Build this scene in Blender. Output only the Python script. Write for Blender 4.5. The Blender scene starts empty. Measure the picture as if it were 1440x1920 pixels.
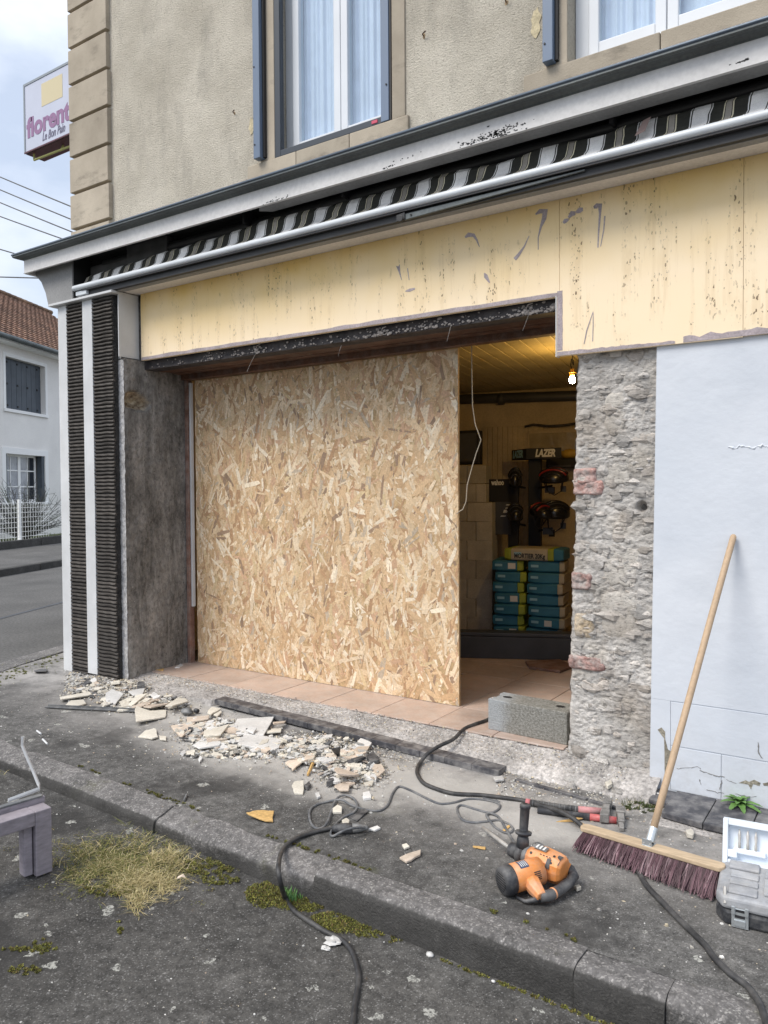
import bpy, math, random
from mathutils import Vector as Vec, noise as mnoise, Matrix
R = random.Random(7)
scene = bpy.context.scene
C = bpy.data.collections.new("scene"); scene.collection.children.link(C)

# ------------------------------------------------------------------ camera
FOC, YAW, PITCH, ROLL, EYE = 1440.0, math.radians(33.8), math.radians(-1.47), math.radians(0.35), 1.5
fw = Vec((-math.sin(YAW)*math.cos(PITCH), math.cos(YAW)*math.cos(PITCH), math.sin(PITCH)))
r0 = fw.cross(Vec((0, 0, 1))).normalized(); u0 = r0.cross(fw)
cr = r0*math.cos(ROLL) - u0*math.sin(ROLL); cu = r0*math.sin(ROLL) + u0*math.cos(ROLL)
cam = bpy.data.cameras.new("camera"); cam.sensor_fit = 'VERTICAL'; cam.sensor_height = 36; cam.lens = 27
cam.clip_start = .05; cam.clip_end = 2000
co = bpy.data.objects.new("camera", cam); C.objects.link(co)
m = Matrix((cr, cu, -fw)).transposed().to_4x4(); m.translation = Vec((0, 0, EYE)); co.matrix_world = m
scene.camera = co

# ------------------------------------------------------------------ light
SUN_EL, SUN_AZ = math.radians(52), math.radians(206)     # azimuth clockwise from +Y
w = bpy.data.worlds.new("World"); scene.world = w; w.use_nodes = True
nt = w.node_tree; nt.nodes.clear()
out = nt.nodes.new('ShaderNodeOutputWorld'); bg = nt.nodes.new('ShaderNodeBackground')
sky = nt.nodes.new('ShaderNodeTexSky'); sky.sky_type = 'NISHITA'; sky.sun_disc = False
sky.sun_elevation = SUN_EL; sky.sun_rotation = SUN_AZ; sky.air_density = 1.0; sky.dust_density = 1.5
tc = nt.nodes.new('ShaderNodeTexCoord'); mp = nt.nodes.new('ShaderNodeMapping'); mp.inputs['Scale'].default_value = (1, 1, 2.2)
ns = nt.nodes.new('ShaderNodeTexNoise'); ns.inputs['Scale'].default_value = 2.3; ns.inputs['Detail'].default_value = 7; ns.inputs['Roughness'].default_value = .55
rp = nt.nodes.new('ShaderNodeValToRGB'); rp.color_ramp.elements[0].position = .36; rp.color_ramp.elements[1].position = .62
rp.color_ramp.elements[0].color = (.42, .42, .42, 1); rp.color_ramp.elements[1].color = (1, 1, 1, 1)
mx = nt.nodes.new('ShaderNodeMix'); mx.data_type = 'RGBA'; mx.inputs[7].default_value = (5.6, 6.7, 8.5, 1)
L = nt.links.new
L(tc.outputs['Generated'], mp.inputs[0]); L(mp.outputs[0], ns.inputs['Vector']); L(ns.outputs[0], rp.inputs[0]); L(rp.outputs[0], mx.inputs[0])
sxyz = nt.nodes.new('ShaderNodeSeparateXYZ'); L(tc.outputs['Generated'], sxyz.inputs[0])
mrg = nt.nodes.new('ShaderNodeMapRange'); mrg.inputs['From Min'].default_value = 0; mrg.inputs['From Max'].default_value = 1; mrg.inputs['To Min'].default_value = .82; mrg.inputs['To Max'].default_value = 1.5
L(sxyz.outputs[2], mrg.inputs[0])
mul = nt.nodes.new('ShaderNodeMix'); mul.data_type = 'RGBA'; mul.blend_type = 'MULTIPLY'; mul.inputs[0].default_value = 1; mul.inputs[6].default_value = (6.1, 6.5, 7.2, 1)
L(mrg.outputs[0], mul.inputs[7]); L(mul.outputs[2], mx.inputs[7])
L(sky.outputs[0], mx.inputs[6]); L(mx.outputs[2], bg.inputs[0]); bg.inputs[1].default_value = .12; L(bg.outputs[0], out.inputs[0])
sl = bpy.data.lights.new("sun", 'SUN'); sl.energy = 2.0; sl.angle = math.radians(28); sl.color = (1, .94, .85)
so = bpy.data.objects.new("sun", sl); C.objects.link(so)
sd = Vec((math.sin(SUN_AZ)*math.cos(SUN_EL), math.cos(SUN_AZ)*math.cos(SUN_EL), math.sin(SUN_EL)))
so.rotation_euler = sd.to_track_quat('Z', 'Y').to_euler(); so.location = (0, -10, 12)
vs = scene.view_settings; vs.view_transform = 'Standard'; vs.look = 'None'; vs.gamma = 1; vs.use_curve_mapping = False; vs.exposure = 0.5

# ------------------------------------------------------------------ measured sight lines -> real points
def ray(px, py): return fw + cr*((px-720)/FOC) - cu*((py-960)/FOC)
def pz(px, py, z):
    d = ray(px, py); t = (z-EYE)/d.z; return Vec((d.x*t, d.y*t, z))
def py_(px, py, y):
    d = ray(px, py); t = y/d.y; return Vec((d.x*t, y, EYE+d.z*t))
def px_(px, py, x):
    d = ray(px, py); t = x/d.x; return Vec((x, d.y*t, EYE+d.z*t))
def lerp_tab(x, tab):
    if x <= tab[0][0]: return tab[0][1]
    for (a, b), (c, d) in zip(tab, tab[1:]):
        if x <= c: return b + (d-b)*(x-a)/(c-a)
    return tab[-1][1]
PAVE = [(-7, -.02), (-5, -.03), (-3, -.09), (-1.8, -.115), (-1, -.125), (2, -.135)]
ROAD = [(-9, -.12), (-4.7, -.12), (-3.2, -.17), (-2.4, -.21), (-1.5, -.25), (0, -.26)]
def zp(x): return lerp_tab(x, PAVE)
def zr(x): return lerp_tab(x, ROAD)
KERB = 2.48
def pa(px, py, h=0.0):          # point h above the pavement (or road) seen along a sight line
    z = -.1
    for _ in range(6):
        p = pz(px, py, z+h); z = zp(p.x) if p.y > KERB else zr(p.x)
    return pz(px, py, z+h)
def pr(px, py, h=0.0):          # same, road only
    z = -.2
    for _ in range(6):
        p = pz(px, py, z+h); z = zr(p.x)
    return pz(px, py, z+h)

# ------------------------------------------------------------------ mesh builder
OFF = {}
def new_obj(name, data, parent=None, loc=(0, 0, 0)):
    o = bpy.data.objects.new(name, data); C.objects.link(o); o.location = loc
    if parent: o.parent = parent
    return o
def tag(o, label=None, cat=None, group=None, kind=None):
    if label: o['label'] = label
    if cat: o['category'] = cat
    if group: o['group'] = group
    if kind: o['kind'] = kind
    return o
def thing(name, loc, label, cat, group=None):
    o = new_obj(name, None, None, loc); o.empty_display_size = .05; OFF[o] = Vec(loc)
    return tag(o, label, cat, group)
def structure(name, loc=(0, 0, 0)):
    o = new_obj(name, None, None, loc); OFF[o] = Vec(loc); o['kind'] = 'structure'; return o
def copy_tree(o, parent=None):
    c = o.copy(); C.objects.link(c)
    if parent: c.parent = parent
    for ch in list(o.children): copy_tree(ch, c)
    return c
class MB:
    def __init__(s): s.v = []; s.f = []; s.m = []; s.c = []
    def poly(s, pts, m=0, c=None):
        b = len(s.v); s.v += [tuple(p) for p in pts]; s.f.append(tuple(range(b, b+len(pts)))); s.m.append(m); s.c.append(c); return s
    def raw(s, vs, fs, m=0, c=None):
        b = len(s.v); s.v += [tuple(p) for p in vs]
        for f in fs: s.f.append(tuple(i+b for i in f)); s.m.append(m); s.c.append(c)
        return s
    def par(s, o, a, b, c_, m=0, c=None):
        o, a, b, c_ = Vec(o), Vec(a), Vec(b), Vec(c_)
        vs = [o, o+a, o+a+b, o+b, o+c_, o+a+c_, o+a+b+c_, o+b+c_]
        fs = [(0, 3, 2, 1), (4, 5, 6, 7), (0, 1, 5, 4), (1, 2, 6, 5), (2, 3, 7, 6), (3, 0, 4, 7)]
        if a.cross(b).dot(c_) < 0: fs = [tuple(reversed(f)) for f in fs]
        return s.raw(vs, fs, m, c)
    def box(s, x0, x1, y0, y1, z0, z1, m=0, c=None):
        return s.par((x0, y0, z0), (x1-x0, 0, 0), (0, y1-y0, 0), (0, 0, z1-z0), m, c)
    def prism(s, pts, vec, m=0, c=None):
        pts = [Vec(p) for p in pts]; vec = Vec(vec); n = len(pts)
        nrm = Vec((0, 0, 0))
        for i in range(n): nrm += (pts[i]-pts[0]).cross(pts[(i+1) % n]-pts[0])
        if nrm.dot(vec) < 0: pts.reverse()
        vs = pts+[p+vec for p in pts]
        fs = [tuple(reversed(range(n))), tuple(range(n, 2*n))]+[(i, (i+1) % n, (i+1) % n+n, i+n) for i in range(n)]
        return s.raw(vs, fs, m, c)
    def tube(s, pts, r, n=8, m=0, c=None, caps=True, sx=1.0, sq=0):
        pts = [Vec(p) for p in pts]; k = len(pts); rs = r if isinstance(r, (list, tuple)) else [r]*k
        vs = []; t0 = (pts[1]-pts[0]).normalized(); up = Vec((0, 0, 1)) if abs(t0.z) < .9 else Vec((1, 0, 0))
        a = t0.cross(up).normalized()
        for i, p in enumerate(pts):
            t = ((pts[min(i+1, k-1)]-pts[max(i-1, 0)])).normalized()
            a = (a-t*a.dot(t)).normalized(); b = t.cross(a)
            for j in range(n):
                an = 2*math.pi*j/n; k_ = 1 if not sq else (abs(math.cos(an))**sq+abs(math.sin(an))**sq)**(-1/sq); vs.append(p+(a*math.cos(an)*sx+b*math.sin(an))*rs[i]*k_)
        fs = [(i*n+j, i*n+(j+1) % n, (i+1)*n+(j+1) % n, (i+1)*n+j) for i in range(k-1) for j in range(n)]
        if caps: fs += [tuple(reversed(range(n))), tuple(range((k-1)*n, k*n))]
        return s.raw(vs, fs, m, c)
    def grid(s, fn, nu, nv, m=0, c=None, cfn=None):
        b = len(s.v); s.v += [tuple(fn(i/nu, j/nv)) for j in range(nv+1) for i in range(nu+1)]
        for j in range(nv):
            for i in range(nu):
                s.f.append((b+j*(nu+1)+i, b+j*(nu+1)+i+1, b+(j+1)*(nu+1)+i+1, b+(j+1)*(nu+1)+i)); s.m.append(m)
                s.c.append(cfn((i+.5)/nu, (j+.5)/nv) if cfn else c)
        return s
    def blob(s, o, rad, nu=10, nv=7, amp=.15, seed=0, m=0, c=None, zmin=-2):
        o = Vec(o); rx, ry, rz = rad; vs = []; fs = []
        for j in range(nv+1):
            th = math.pi*j/nv
            for i in range(nu):
                ph = 2*math.pi*i/nu; d = Vec((math.sin(th)*math.cos(ph), math.sin(th)*math.sin(ph), math.cos(th)))
                k = 1+amp*mnoise.noise(d*1.7+Vec((seed*3.1, seed, 0))); vs.append(o+Vec((d.x*rx, d.y*ry, max(d.z, zmin)*rz))*k)
        for j in range(nv):
            for i in range(nu): fs.append((j*nu+i, (j+1)*nu+i, (j+1)*nu+(i+1) % nu, j*nu+(i+1) % nu))
        return s.raw(vs, fs, m, c)
    def build(s, name, mats, parent=None, smooth=False, bevel=0, origin=None, kind=None, seg=2, solid=0):
        off = Vec((0, 0, 0)); p = parent
        while p is not None:
            if p in OFF: off = OFF[p]; break
            p = p.parent
        loc = (0, 0, 0)
        if origin is not None: off = Vec(origin); loc = origin
        me = bpy.data.meshes.new(name)
        me.from_pydata([(v[0]-off.x, v[1]-off.y, v[2]-off.z) for v in s.v], [], s.f)
        for mt in (mats if isinstance(mats, (list, tuple)) else [mats]): me.materials.append(mt)
        me.polygons.foreach_set('material_index', s.m)
        if smooth: me.polygons.foreach_set('use_smooth', [True]*len(s.f))
        if any(c is not None for c in s.c):
            ca = me.color_attributes.new('Col', 'FLOAT_COLOR', 'CORNER'); buf = []
            for f, c in zip(s.f, s.c): buf += [(*(c or (1, 1, 1)), 1.0)]*len(f)
            ca.data.foreach_set('color', [x for q in buf for x in q])
        me.update()
        o = new_obj(name, me, parent, loc)
        if origin is not None: OFF[o] = Vec(origin)
        if bevel:
            b = o.modifiers.new('bevel', 'BEVEL'); b.width = bevel; b.segments = seg; b.limit_method = 'ANGLE'; b.angle_limit = math.radians(40)
            b.harden_normals = False
        if kind: o['kind'] = kind
        return o

# ------------------------------------------------------------------ materials
class NT:
    def __init__(s, name, rough=.8):
        s.mat = bpy.data.materials.new(name); s.mat.use_nodes = True; s.t = s.mat.node_tree
        s.b = s.t.nodes['Principled BSDF']; s.b.inputs['Roughness'].default_value = rough
        s.tc = s.t.nodes.new('ShaderNodeTexCoord'); s.obj = s.tc.outputs['Object']
    def put(s, sock, val):
        if hasattr(val, 'is_linked'): s.t.links.new(val, sock)
        elif isinstance(val, (tuple, list)) and len(val) == 3 and sock.type == 'RGBA': sock.default_value = (*val, 1)
        else: sock.default_value = val
    def n(s, typ, ins=None, **props):
        nd = s.t.nodes.new('ShaderNode'+typ)
        for k, v in props.items(): setattr(nd, k, v)
        for k, v in (ins or {}).items(): s.put(nd.inputs[k], v)
        return nd
    def map(s, scale=(1, 1, 1), loc=(0, 0, 0), rot=(0, 0, 0), vec=None):
        return s.n('Mapping', {'Vector': vec or s.obj, 'Scale': scale, 'Location': loc, 'Rotation': rot}).outputs[0]
    def noise(s, scale, detail=4, rough=.55, vec=None, dist=0):
        return s.n('TexNoise', {'Vector': vec or s.obj, 'Scale': scale, 'Detail': detail, 'Roughness': rough, 'Distortion': dist}).outputs[0]
    def vor(s, scale, vec=None, out='Distance', feature='F1', rnd=1):
        return s.n('TexVoronoi', {'Vector': vec or s.obj, 'Scale': scale, 'Randomness': rnd}, feature=feature).outputs[out]
    def ramp(s, fac, stops, interp='LINEAR'):
        nd = s.n('ValToRGB', {'Fac': fac}); cr_ = nd.color_ramp; cr_.interpolation = interp
        while len(cr_.elements) < len(stops): cr_.elements.new(.5)
        for e, (p, c) in zip(cr_.elements, stops):
            e.position = p; e.color = (c, c, c, 1) if isinstance(c, (int, float)) else (*c, 1)
        return nd.outputs[0]
    def mix(s, fac, a, b, blend='MIX'):
        nd = s.n('Mix', data_type='RGBA', blend_type=blend); s.put(nd.inputs[0], fac); s.put(nd.inputs[6], a); s.put(nd.inputs[7], b); return nd.outputs[2]
    def math(s, op, a, b=0.0):
        nd = s.n('Math', operation=op); s.put(nd.inputs[0], a); s.put(nd.inputs[1], b); return nd.outputs[0]
    def bump(s, h, strength=.4, dist=.01, prev=None):
        nd = s.n('Bump', {'Height': h, 'Strength': strength, 'Distance': dist})
        if prev: s.put(nd.inputs['Normal'], prev)
        return nd.outputs[0]
    def sep(s, vec=None): return s.n('SeparateXYZ', {0: vec or s.obj}).outputs
    def fin(s, col=None, normal=None, rough=None, metal=0, spec=None):
        if col is not None: s.put(s.b.inputs['Base Color'], col)
        if normal is not None: s.put(s.b.inputs['Normal'], normal)
        if rough is not None: s.put(s.b.inputs['Roughness'], rough)
        s.b.inputs['Metallic'].default_value = metal
        if spec is not None: s.b.inputs['Specular IOR Level'].default_value = spec
        return s.mat
def pbr(name, col, rough=.7, var=(6, .25), fine=(120, .15), bump=(150, .2, .003), metal=0, attr=False, rnd=0.0, dust=0.0, spec=None):
    t = NT(name, rough)
    base = t.n('Attribute', attribute_name='Col').outputs[0] if attr else None
    if base is not None: base = t.mix(1.0, base, col, 'MULTIPLY')
    else: base = t.mix(0.0, col, col)
    if rnd:
        rv = t.n('ObjectInfo').outputs['Random']
        base = t.mix(1.0, base, t.ramp(rv, [(0, 1-rnd), (.5, 1), (1, 1+rnd*.5)]), 'MULTIPLY')
    if var: base = t.mix(1.0, base, t.ramp(t.noise(var[0], 5), [(.3, 1-var[1]), (.7, 1+var[1]*.5)]), 'MULTIPLY')
    if fine: base = t.mix(1.0, base, t.ramp(t.noise(fine[0], 2), [(.3, 1-fine[1]), (.7, 1+fine[1])]), 'MULTIPLY')
    if dust: base = t.mix(t.math('MULTIPLY', t.ramp(t.noise(14, 6, .65), [(.42, 0), (.68, 1)]), dust), base, (.5, .48, .45))
    nrm = t.bump(t.noise(bump[0], 3), bump[1], bump[2]) if bump else None
    return t.fin(base, nrm, rough, metal, spec)
def flat_col(name, col, rough=.6, metal=0): return pbr(name, col, rough, None, None, None, metal)
def emat(name, col, strength):
    t = NT(name); t.b.inputs['Emission Color'].default_value = (*col, 1); t.b.inputs['Emission Strength'].default_value = strength
    return t.fin(col)
M = {}
# --- asphalt (two wears)
def asphalt(name, lo, hi, dusty, lich):
    t = NT(name, .92)
    cell = t.vor(210, out='Color'); g = t.n('RGBToBW', {0: cell}).outputs[0]
    big = t.noise(1.4, 6, .6); mid = t.noise(9, 5, .6)
    col = t.mix(t.ramp(big, [(.3, 0), (.72, 1)]), lo, hi)
    col = t.mix(1.0, col, t.ramp(mid, [(.3, .72), (.7, 1.25)]), 'MULTIPLY')
    col = t.mix(t.ramp(g, [(.74, 0), (.95, .42)]), col, (.33, .325, .32))
    col = t.mix(1.0, col, t.ramp(t.noise(28, 4, .65), [(.3, .62), (.5, 1), (.72, 1.5)]), 'MULTIPLY')
    col = t.mix(1.0, col, t.ramp(g, [(.0, .5), (.4, 1), (1, 1.15)]), 'MULTIPLY')
    # oily dark patches
    st = t.noise(1.7, 4, .6, vec=t.map((1, 1, 1), (3.3, 1.7, 0)))
    col = t.mix(t.ramp(st, [(.56, 0), (.64, .72)]), col, (.028, .027, .026))
    # lichen rosettes
    wv = t.n('VectorMath', {0: t.obj, 1: t.n('VectorMath', {0: t.n('TexNoise', {'Vector': t.obj, 'Scale': 26., 'Detail': 3.}).outputs[1], 'Scale': .075}, operation='SCALE').outputs[0]}, operation='ADD').outputs[0]
    nv = t.n('TexVoronoi', {'Vector': wv, 'Scale': 8.5, 'Randomness': 1.0}); rs = t.n('RGBToBW', {0: nv.outputs['Color']}).outputs[0]
    rad = t.ramp(rs, [(.44, 0), (.75, .22)])
    ring = t.math('LESS_THAN', nv.outputs['Distance'], rad)
    col = t.mix(t.math('MULTIPLY', ring, t.ramp(t.noise(75, 5, .75), [(.42, 0), (.54, lich)])), col, (.46, .46, .42))
    if dusty:
        y = t.sep()[1]; dg = t.n('MapRange', {'Value': y, 'From Min': 2.9, 'From Max': 3.75}).outputs[0]
        dn = t.math('MULTIPLY', dg, t.ramp(t.noise(3.2, 8, .7), [(.30, 0), (.62, .9)]))
        col = t.mix(dn, col, (.42, .40, .38))
        hm_ = None
        for (hx, hy, rx_, ry_) in ((-4.35, 3.75, .75, .36), (-3.45, 3.42, .75, .34), (-2.6, 3.45, .55, .36), (-2.15, 3.6, .6, .25), (-1.45, 3.45, .3, .16)):
            dv = t.n('VectorMath', {0: t.map((1/rx_, 1/ry_, 0), (-hx/rx_, -hy/ry_, 0))}, operation='LENGTH').outputs['Value']
            e_ = t.n('MapRange', {'Value': t.math('ADD', dv, t.math('MULTIPLY', t.math('SUBTRACT', t.noise(7, 6, .7), .5), 1.4)), 'From Min': .55, 'From Max': 1.25, 'To Min': .75, 'To Max': 0.0}).outputs[0]
            hm_ = e_ if hm_ is None else t.math('MAXIMUM', hm_, e_)
        col = t.mix(hm_, col, (.47, .45, .42))
    # mossy bits
    ms = t.noise(2.6, 8, .7, vec=t.map((1, 1, 1), (9, 4, 0)))
    col = t.mix(t.ramp(ms, [(.66, 0), (.76, .6)]), col, (.06, .065, .02))
    n1 = t.bump(g, .55, .006); n2 = t.bump(mid, .35, .03, n1)
    return t.fin(col, n2, .9, 0, .35)
M['road'] = asphalt('worn road asphalt', (.048, .046, .043), (.098, .094, .088), False, .75)
M['pave'] = asphalt('worn pavement asphalt', (.065, .063, .060), (.14, .136, .13), True, .8)
M['street'] = pbr('smooth street asphalt', (.095, .092, .088), .9, (1.2, .3), (35, .35), (160, .4, .004))
# --- kerb granite-concrete
t = NT('weathered kerb concrete', .9)
c = t.mix(t.ramp(t.noise(2.5, 6, .6), [(.3, 0), (.7, 1)]), (.10, .097, .095), (.21, .20, .195))
z = t.n('NewGeometry').outputs['Normal']; up = t.sep(z)[2]
g = t.n('RGBToBW', {0: t.vor(150, out='Color')}).outputs[0]
c = t.mix(t.ramp(g, [(.62, 0), (.9, .6)]), c, (.44, .42, .40))
c = t.mix(1.0, c, t.ramp(t.noise(30, 4, .7), [(.3, .6), (.5, 1), (.7, 1.45)]), 'MULTIPLY')
c = t.mix(t.ramp(t.noise(4, 6, .7, vec=t.map(loc=(2, 7, 0))), [(.6, 0), (.72, .5)]), c, (.09, .09, .035))
c = t.mix(t.ramp(t.noise(14, 5, .7), [(.66, 0), (.7, .7)]), c, (.5, .49, .45))
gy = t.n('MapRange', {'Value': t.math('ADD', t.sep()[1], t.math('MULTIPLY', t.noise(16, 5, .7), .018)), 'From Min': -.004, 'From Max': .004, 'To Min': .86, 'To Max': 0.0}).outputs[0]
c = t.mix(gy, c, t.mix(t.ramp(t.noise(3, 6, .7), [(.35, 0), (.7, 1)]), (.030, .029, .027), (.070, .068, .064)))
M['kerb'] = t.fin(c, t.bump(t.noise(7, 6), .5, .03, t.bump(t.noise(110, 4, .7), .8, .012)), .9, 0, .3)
# --- rendered wall
t = NT('weathered roughcast render', .93)
x, y, zc = t.sep()
c = t.mix(t.ramp(t.noise(1.5, 7, .62), [(.32, 0), (.68, 1)]), (.47, .43, .355), (.70, .65, .555))
c = t.mix(t.ramp(t.noise(2.2, 8, .7, vec=t.map((1.6, 1, .55), (3, 0, 1))), [(.50, 0), (.72, .6)]), c, (.29, .268, .23))
c = t.mix(t.ramp(t.noise(75, 3, .6), [(.55, 0), (.66, .5)]), c, (.22, .185, .14))
c = t.mix(t.ramp(t.noise(30, 5, .75, vec=t.map((1, 1, 1.2), (2, 5, 8))), [(.58, 0), (.70, .45)]), c, (.31, .27, .21))
c = t.mix(t.ramp(t.noise(48, 4, .7, vec=t.map(loc=(1, 8, 3))), [(.6, 0), (.72, .5)]), c, (.74, .68, .57))
c = t.mix(t.ramp(t.noise(6, 6, .6, vec=t.map((1, 1, .4), (7, 2, 3))), [(.56, 0), (.75, .4)]), c, (.66, .61, .5))
M['render'] = t.fin(c, t.bump(t.noise(95, 4, .7), .8, .02, t.bump(t.noise(9, 4), .3, .03)), .93, 0, .2)
# --- quoin / sill stone
t = NT('buff sandstone', .88)
c = t.mix(t.ramp(t.noise(2.2, 6, .6), [(.3, 0), (.7, 1)]), (.33, .285, .225), (.49, .43, .345))
c = t.mix(t.ramp(t.noise(3.5, 7, .7, vec=t.map((1, 1, 2.5), (5, 1, 0))), [(.56, 0), (.72, .55)]), c, (.15, .135, .11))
c = t.mix(1.0, c, t.ramp(t.n('ObjectInfo').outputs['Random'], [(0, .88), (1, 1.1)]), 'MULTIPLY')
c = t.mix(t.ramp(t.noise(160, 2), [(.6, 0), (.75, .3)]), c, (.15, .13, .1))
M['stone'] = t.fin(c, t.bump(t.noise(120, 4), .35, .006), .88, 0, .2)
# --- yellow fascia boards with rust-brown run marks
t = NT('yellowed fascia board', .55)
x, y, zc = t.sep()
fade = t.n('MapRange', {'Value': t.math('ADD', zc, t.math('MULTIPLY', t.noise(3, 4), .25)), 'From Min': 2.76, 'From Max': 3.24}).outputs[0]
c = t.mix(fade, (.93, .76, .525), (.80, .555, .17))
c = t.mix(t.ramp(t.noise(1.2, 4), [(.4, 0), (.7, .5)]), c, (.95, .81, .61))
colm = t.ramp(t.noise(11, 5, .7, vec=t.map((1, 1, .07))), [(.50, 0), (.60, 1)])
rightm = t.n('MapRange', {'Value': x, 'From Min': -3.0, 'From Max': 1.2, 'To Min': .25, 'To Max': .9}).outputs[0]
vv = t.map((1, 1, .42)); wob = t.n('VectorMath', {0: vv, 1: t.n('VectorMath', {0: t.n('TexNoise', {'Vector': t.obj, 'Scale': 40.}).outputs[1], 'Scale': .02}, operation='SCALE').outputs[0]}, operation='ADD').outputs[0]
nv = t.n('TexVoronoi', {'Vector': wob, 'Scale': 96.}); rs = t.n('RGBToBW', {0: nv.outputs['Color']}).outputs[0]
sp = t.math('LESS_THAN', nv.outputs['Distance'], t.ramp(rs, [(.34, 0), (.95, .52)]))
sp = t.math('MULTIPLY', t.math('MULTIPLY', sp, colm), rightm)
brk = t.ramp(t.noise(3.4, 5, .7, vec=t.map((1.4, 1, .8), (6, 1, 2))), [(.40, .0), (.56, 1)])
sp = t.math('MULTIPLY', sp, brk); colm = t.math('MULTIPLY', colm, brk)
c = t.mix(t.math('MULTIPLY', colm, .22), c, (.5, .33, .13))
c = t.mix(t.math('MULTIPLY', sp, 1.0), c, (.095, .055, .025))
edge = t.ramp(t.noise(22, 6, .75, vec=t.map((1, 1, .35))), [(.62, 0), (.7, .55)])
c = t.mix(t.math('MULTIPLY', edge, fade), c, (.2, .13, .05))
M['yellow'] = t.fin(c, t.bump(t.noise(60, 3), .06, .004), .55, 0, .3)
M['glue'] = pbr('grey violet glue residue', (.40, .345, .36), .8, (9, .3), (90, .2), (90, .4, .004))
# --- concrete reveal (black bituminous coat, scraped)
t = NT('blackened concrete', .9)
x, y, zc = t.sep()
c = t.mix(t.ramp(t.noise(3.2, 8, .7, vec=t.map((1, 1.6, .45))), [(.34, 0), (.68, 1)]), (.085, .081, .075), (.36, .345, .325))
c = t.mix(t.ramp(t.noise(9, 7, .7, vec=t.map((1, 1.5, .5), (1, 4, 2))), [(.52, 0), (.68, .5)]), c, (.27, .25, .22))
c = t.mix(t.ramp(t.noise(30, 4, .7), [(.62, 0), (.7, .8)]), c, (.03, .028, .025))
c = t.mix(t.ramp(t.noise(55, 2), [(.7, 0), (.76, .8)]), c, (.5, .48, .44))
c = t.mix(1.0, c, t.ramp(t.noise(38, 7, .78, vec=t.map((1, 1, .7))), [(.34, .5), (.5, 1), (.68, 1.35)]), 'MULTIPLY')
c = t.mix(t.ramp(t.noise(6, 6, .7, vec=t.map((1, 2.2, .25), (5, 2, 7))), [(.56, 0), (.72, .55)]), c, (.46, .45, .43))
att = t.n('Attribute', attribute_name='Col').outputs[0]
c = t.mix(t.ramp(att, [(0, 0), (1, 1)]), c, t.mix(t.ramp(t.noise(16, 5), [(.35, 0), (.65, 1)]), (.16, .11, .07), (.66, .57, .42)))
M['reveal'] = t.fin(c, t.bump(t.noise(60, 6, .7), .55, .012), .9, 0, .25)
M['pillar_front'] = pbr('dusty grey concrete edge', (.40, .40, .41), .9, (6, .5), (40, .35), (50, .7, .01), dust=.5)
# --- rubble masonry pier
t = NT('rough rubble masonry', .95)
att = t.n('Attribute', attribute_name='Col').outputs[0]
c = t.mix(t.ramp(t.noise(4, 7, .65), [(.3, 0), (.7, 1)]), (.52, .49, .455), (.78, .75, .715))
c = t.mix(t.ramp(t.noise(22, 6, .7), [(.54, 0), (.74, .4)]), c, (.34, .30, .26))
c = t.mix(t.ramp(t.noise(7, 5, .7, vec=t.map(loc=(4, 1, 6))), [(.6, 0), (.75, .7)]), c, (.66, .645, .63))
c = t.mix(1.0, c, att, 'MULTIPLY')
flk = t.noise(30, 9, .78, vec=t.map((1, 1, 2.1)), )
c = t.mix(1.0, c, t.ramp(flk, [(.34, .22), (.44, .88), (.62, 1.1)]), 'MULTIPLY')
c = t.mix(t.ramp(t.noise(2.4, 4, .5, vec=t.map(loc=(3, 3, 9))), [(.55, 0), (.7, .5)]), c, (.42, .36, .30))
c = t.mix(t.ramp(t.noise(55, 5, .75), [(.62, 0), (.72, .75)]), c, (.13, .115, .10))
M['rubble'] = t.fin(c, t.bump(flk, .75, .022, t.bump(t.noise(110, 5, .75), .6, .010)), .95, 0, .15)
M['brick'] = pbr('crumbling pink brick', (.40, .235, .205), .92, (16, .55), (80, .3), (60, .8, .012), rnd=.25, dust=.75)
M['pierstone'] = pbr('brownish pier stone', (.52, .465, .41), .93, (9, .35), (70, .4), (50, .8, .014), dust=.5)
# --- white wall paint
t = NT('white masonry paint', .75)
c = t.mix(t.ramp(t.noise(1.3, 5), [(.3, 0), (.7, 1)]), (.58, .62, .68), (.66, .69, .74))
c = t.mix(t.ramp(t.noise(18, 7, .75, vec=t.map((.7, 1, 2))), [(.66, 0), (.74, .35)]), c, (.48, .48, .48))
low = t.n('MapRange', {'Value': t.math('ADD', t.sep()[2], t.math('MULTIPLY', t.noise(5, 6, .7), .5)), 'From Min': .15, 'From Max': .55, 'To Min': .4, 'To Max': 0.0}).outputs[0]
c = t.mix(t.math('MULTIPLY', low, t.ramp(t.noise(12, 7, .75), [(.4, 0), (.65, 1)])), c, (.42, .41, .39))
c = t.mix(t.ramp(t.noise(2.2, 5, .6, vec=t.map((1, 1, 1.5), (4, 4, 4))), [(.52, 0), (.7, .3)]), c, (.50, .54, .60))
M['white'] = t.fin(c, t.bump(t.noise(26, 6, .65, vec=t.map((.8, 1, 1.2))), .16, .008, t.bump(t.noise(5, 3), .2, .03)), .75, 0, .3)
M['bare'] = pbr('bare grey brown mortar', (.29, .265, .21), .95, (14, .4), (90, .3), (70, .7, .01))
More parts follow.
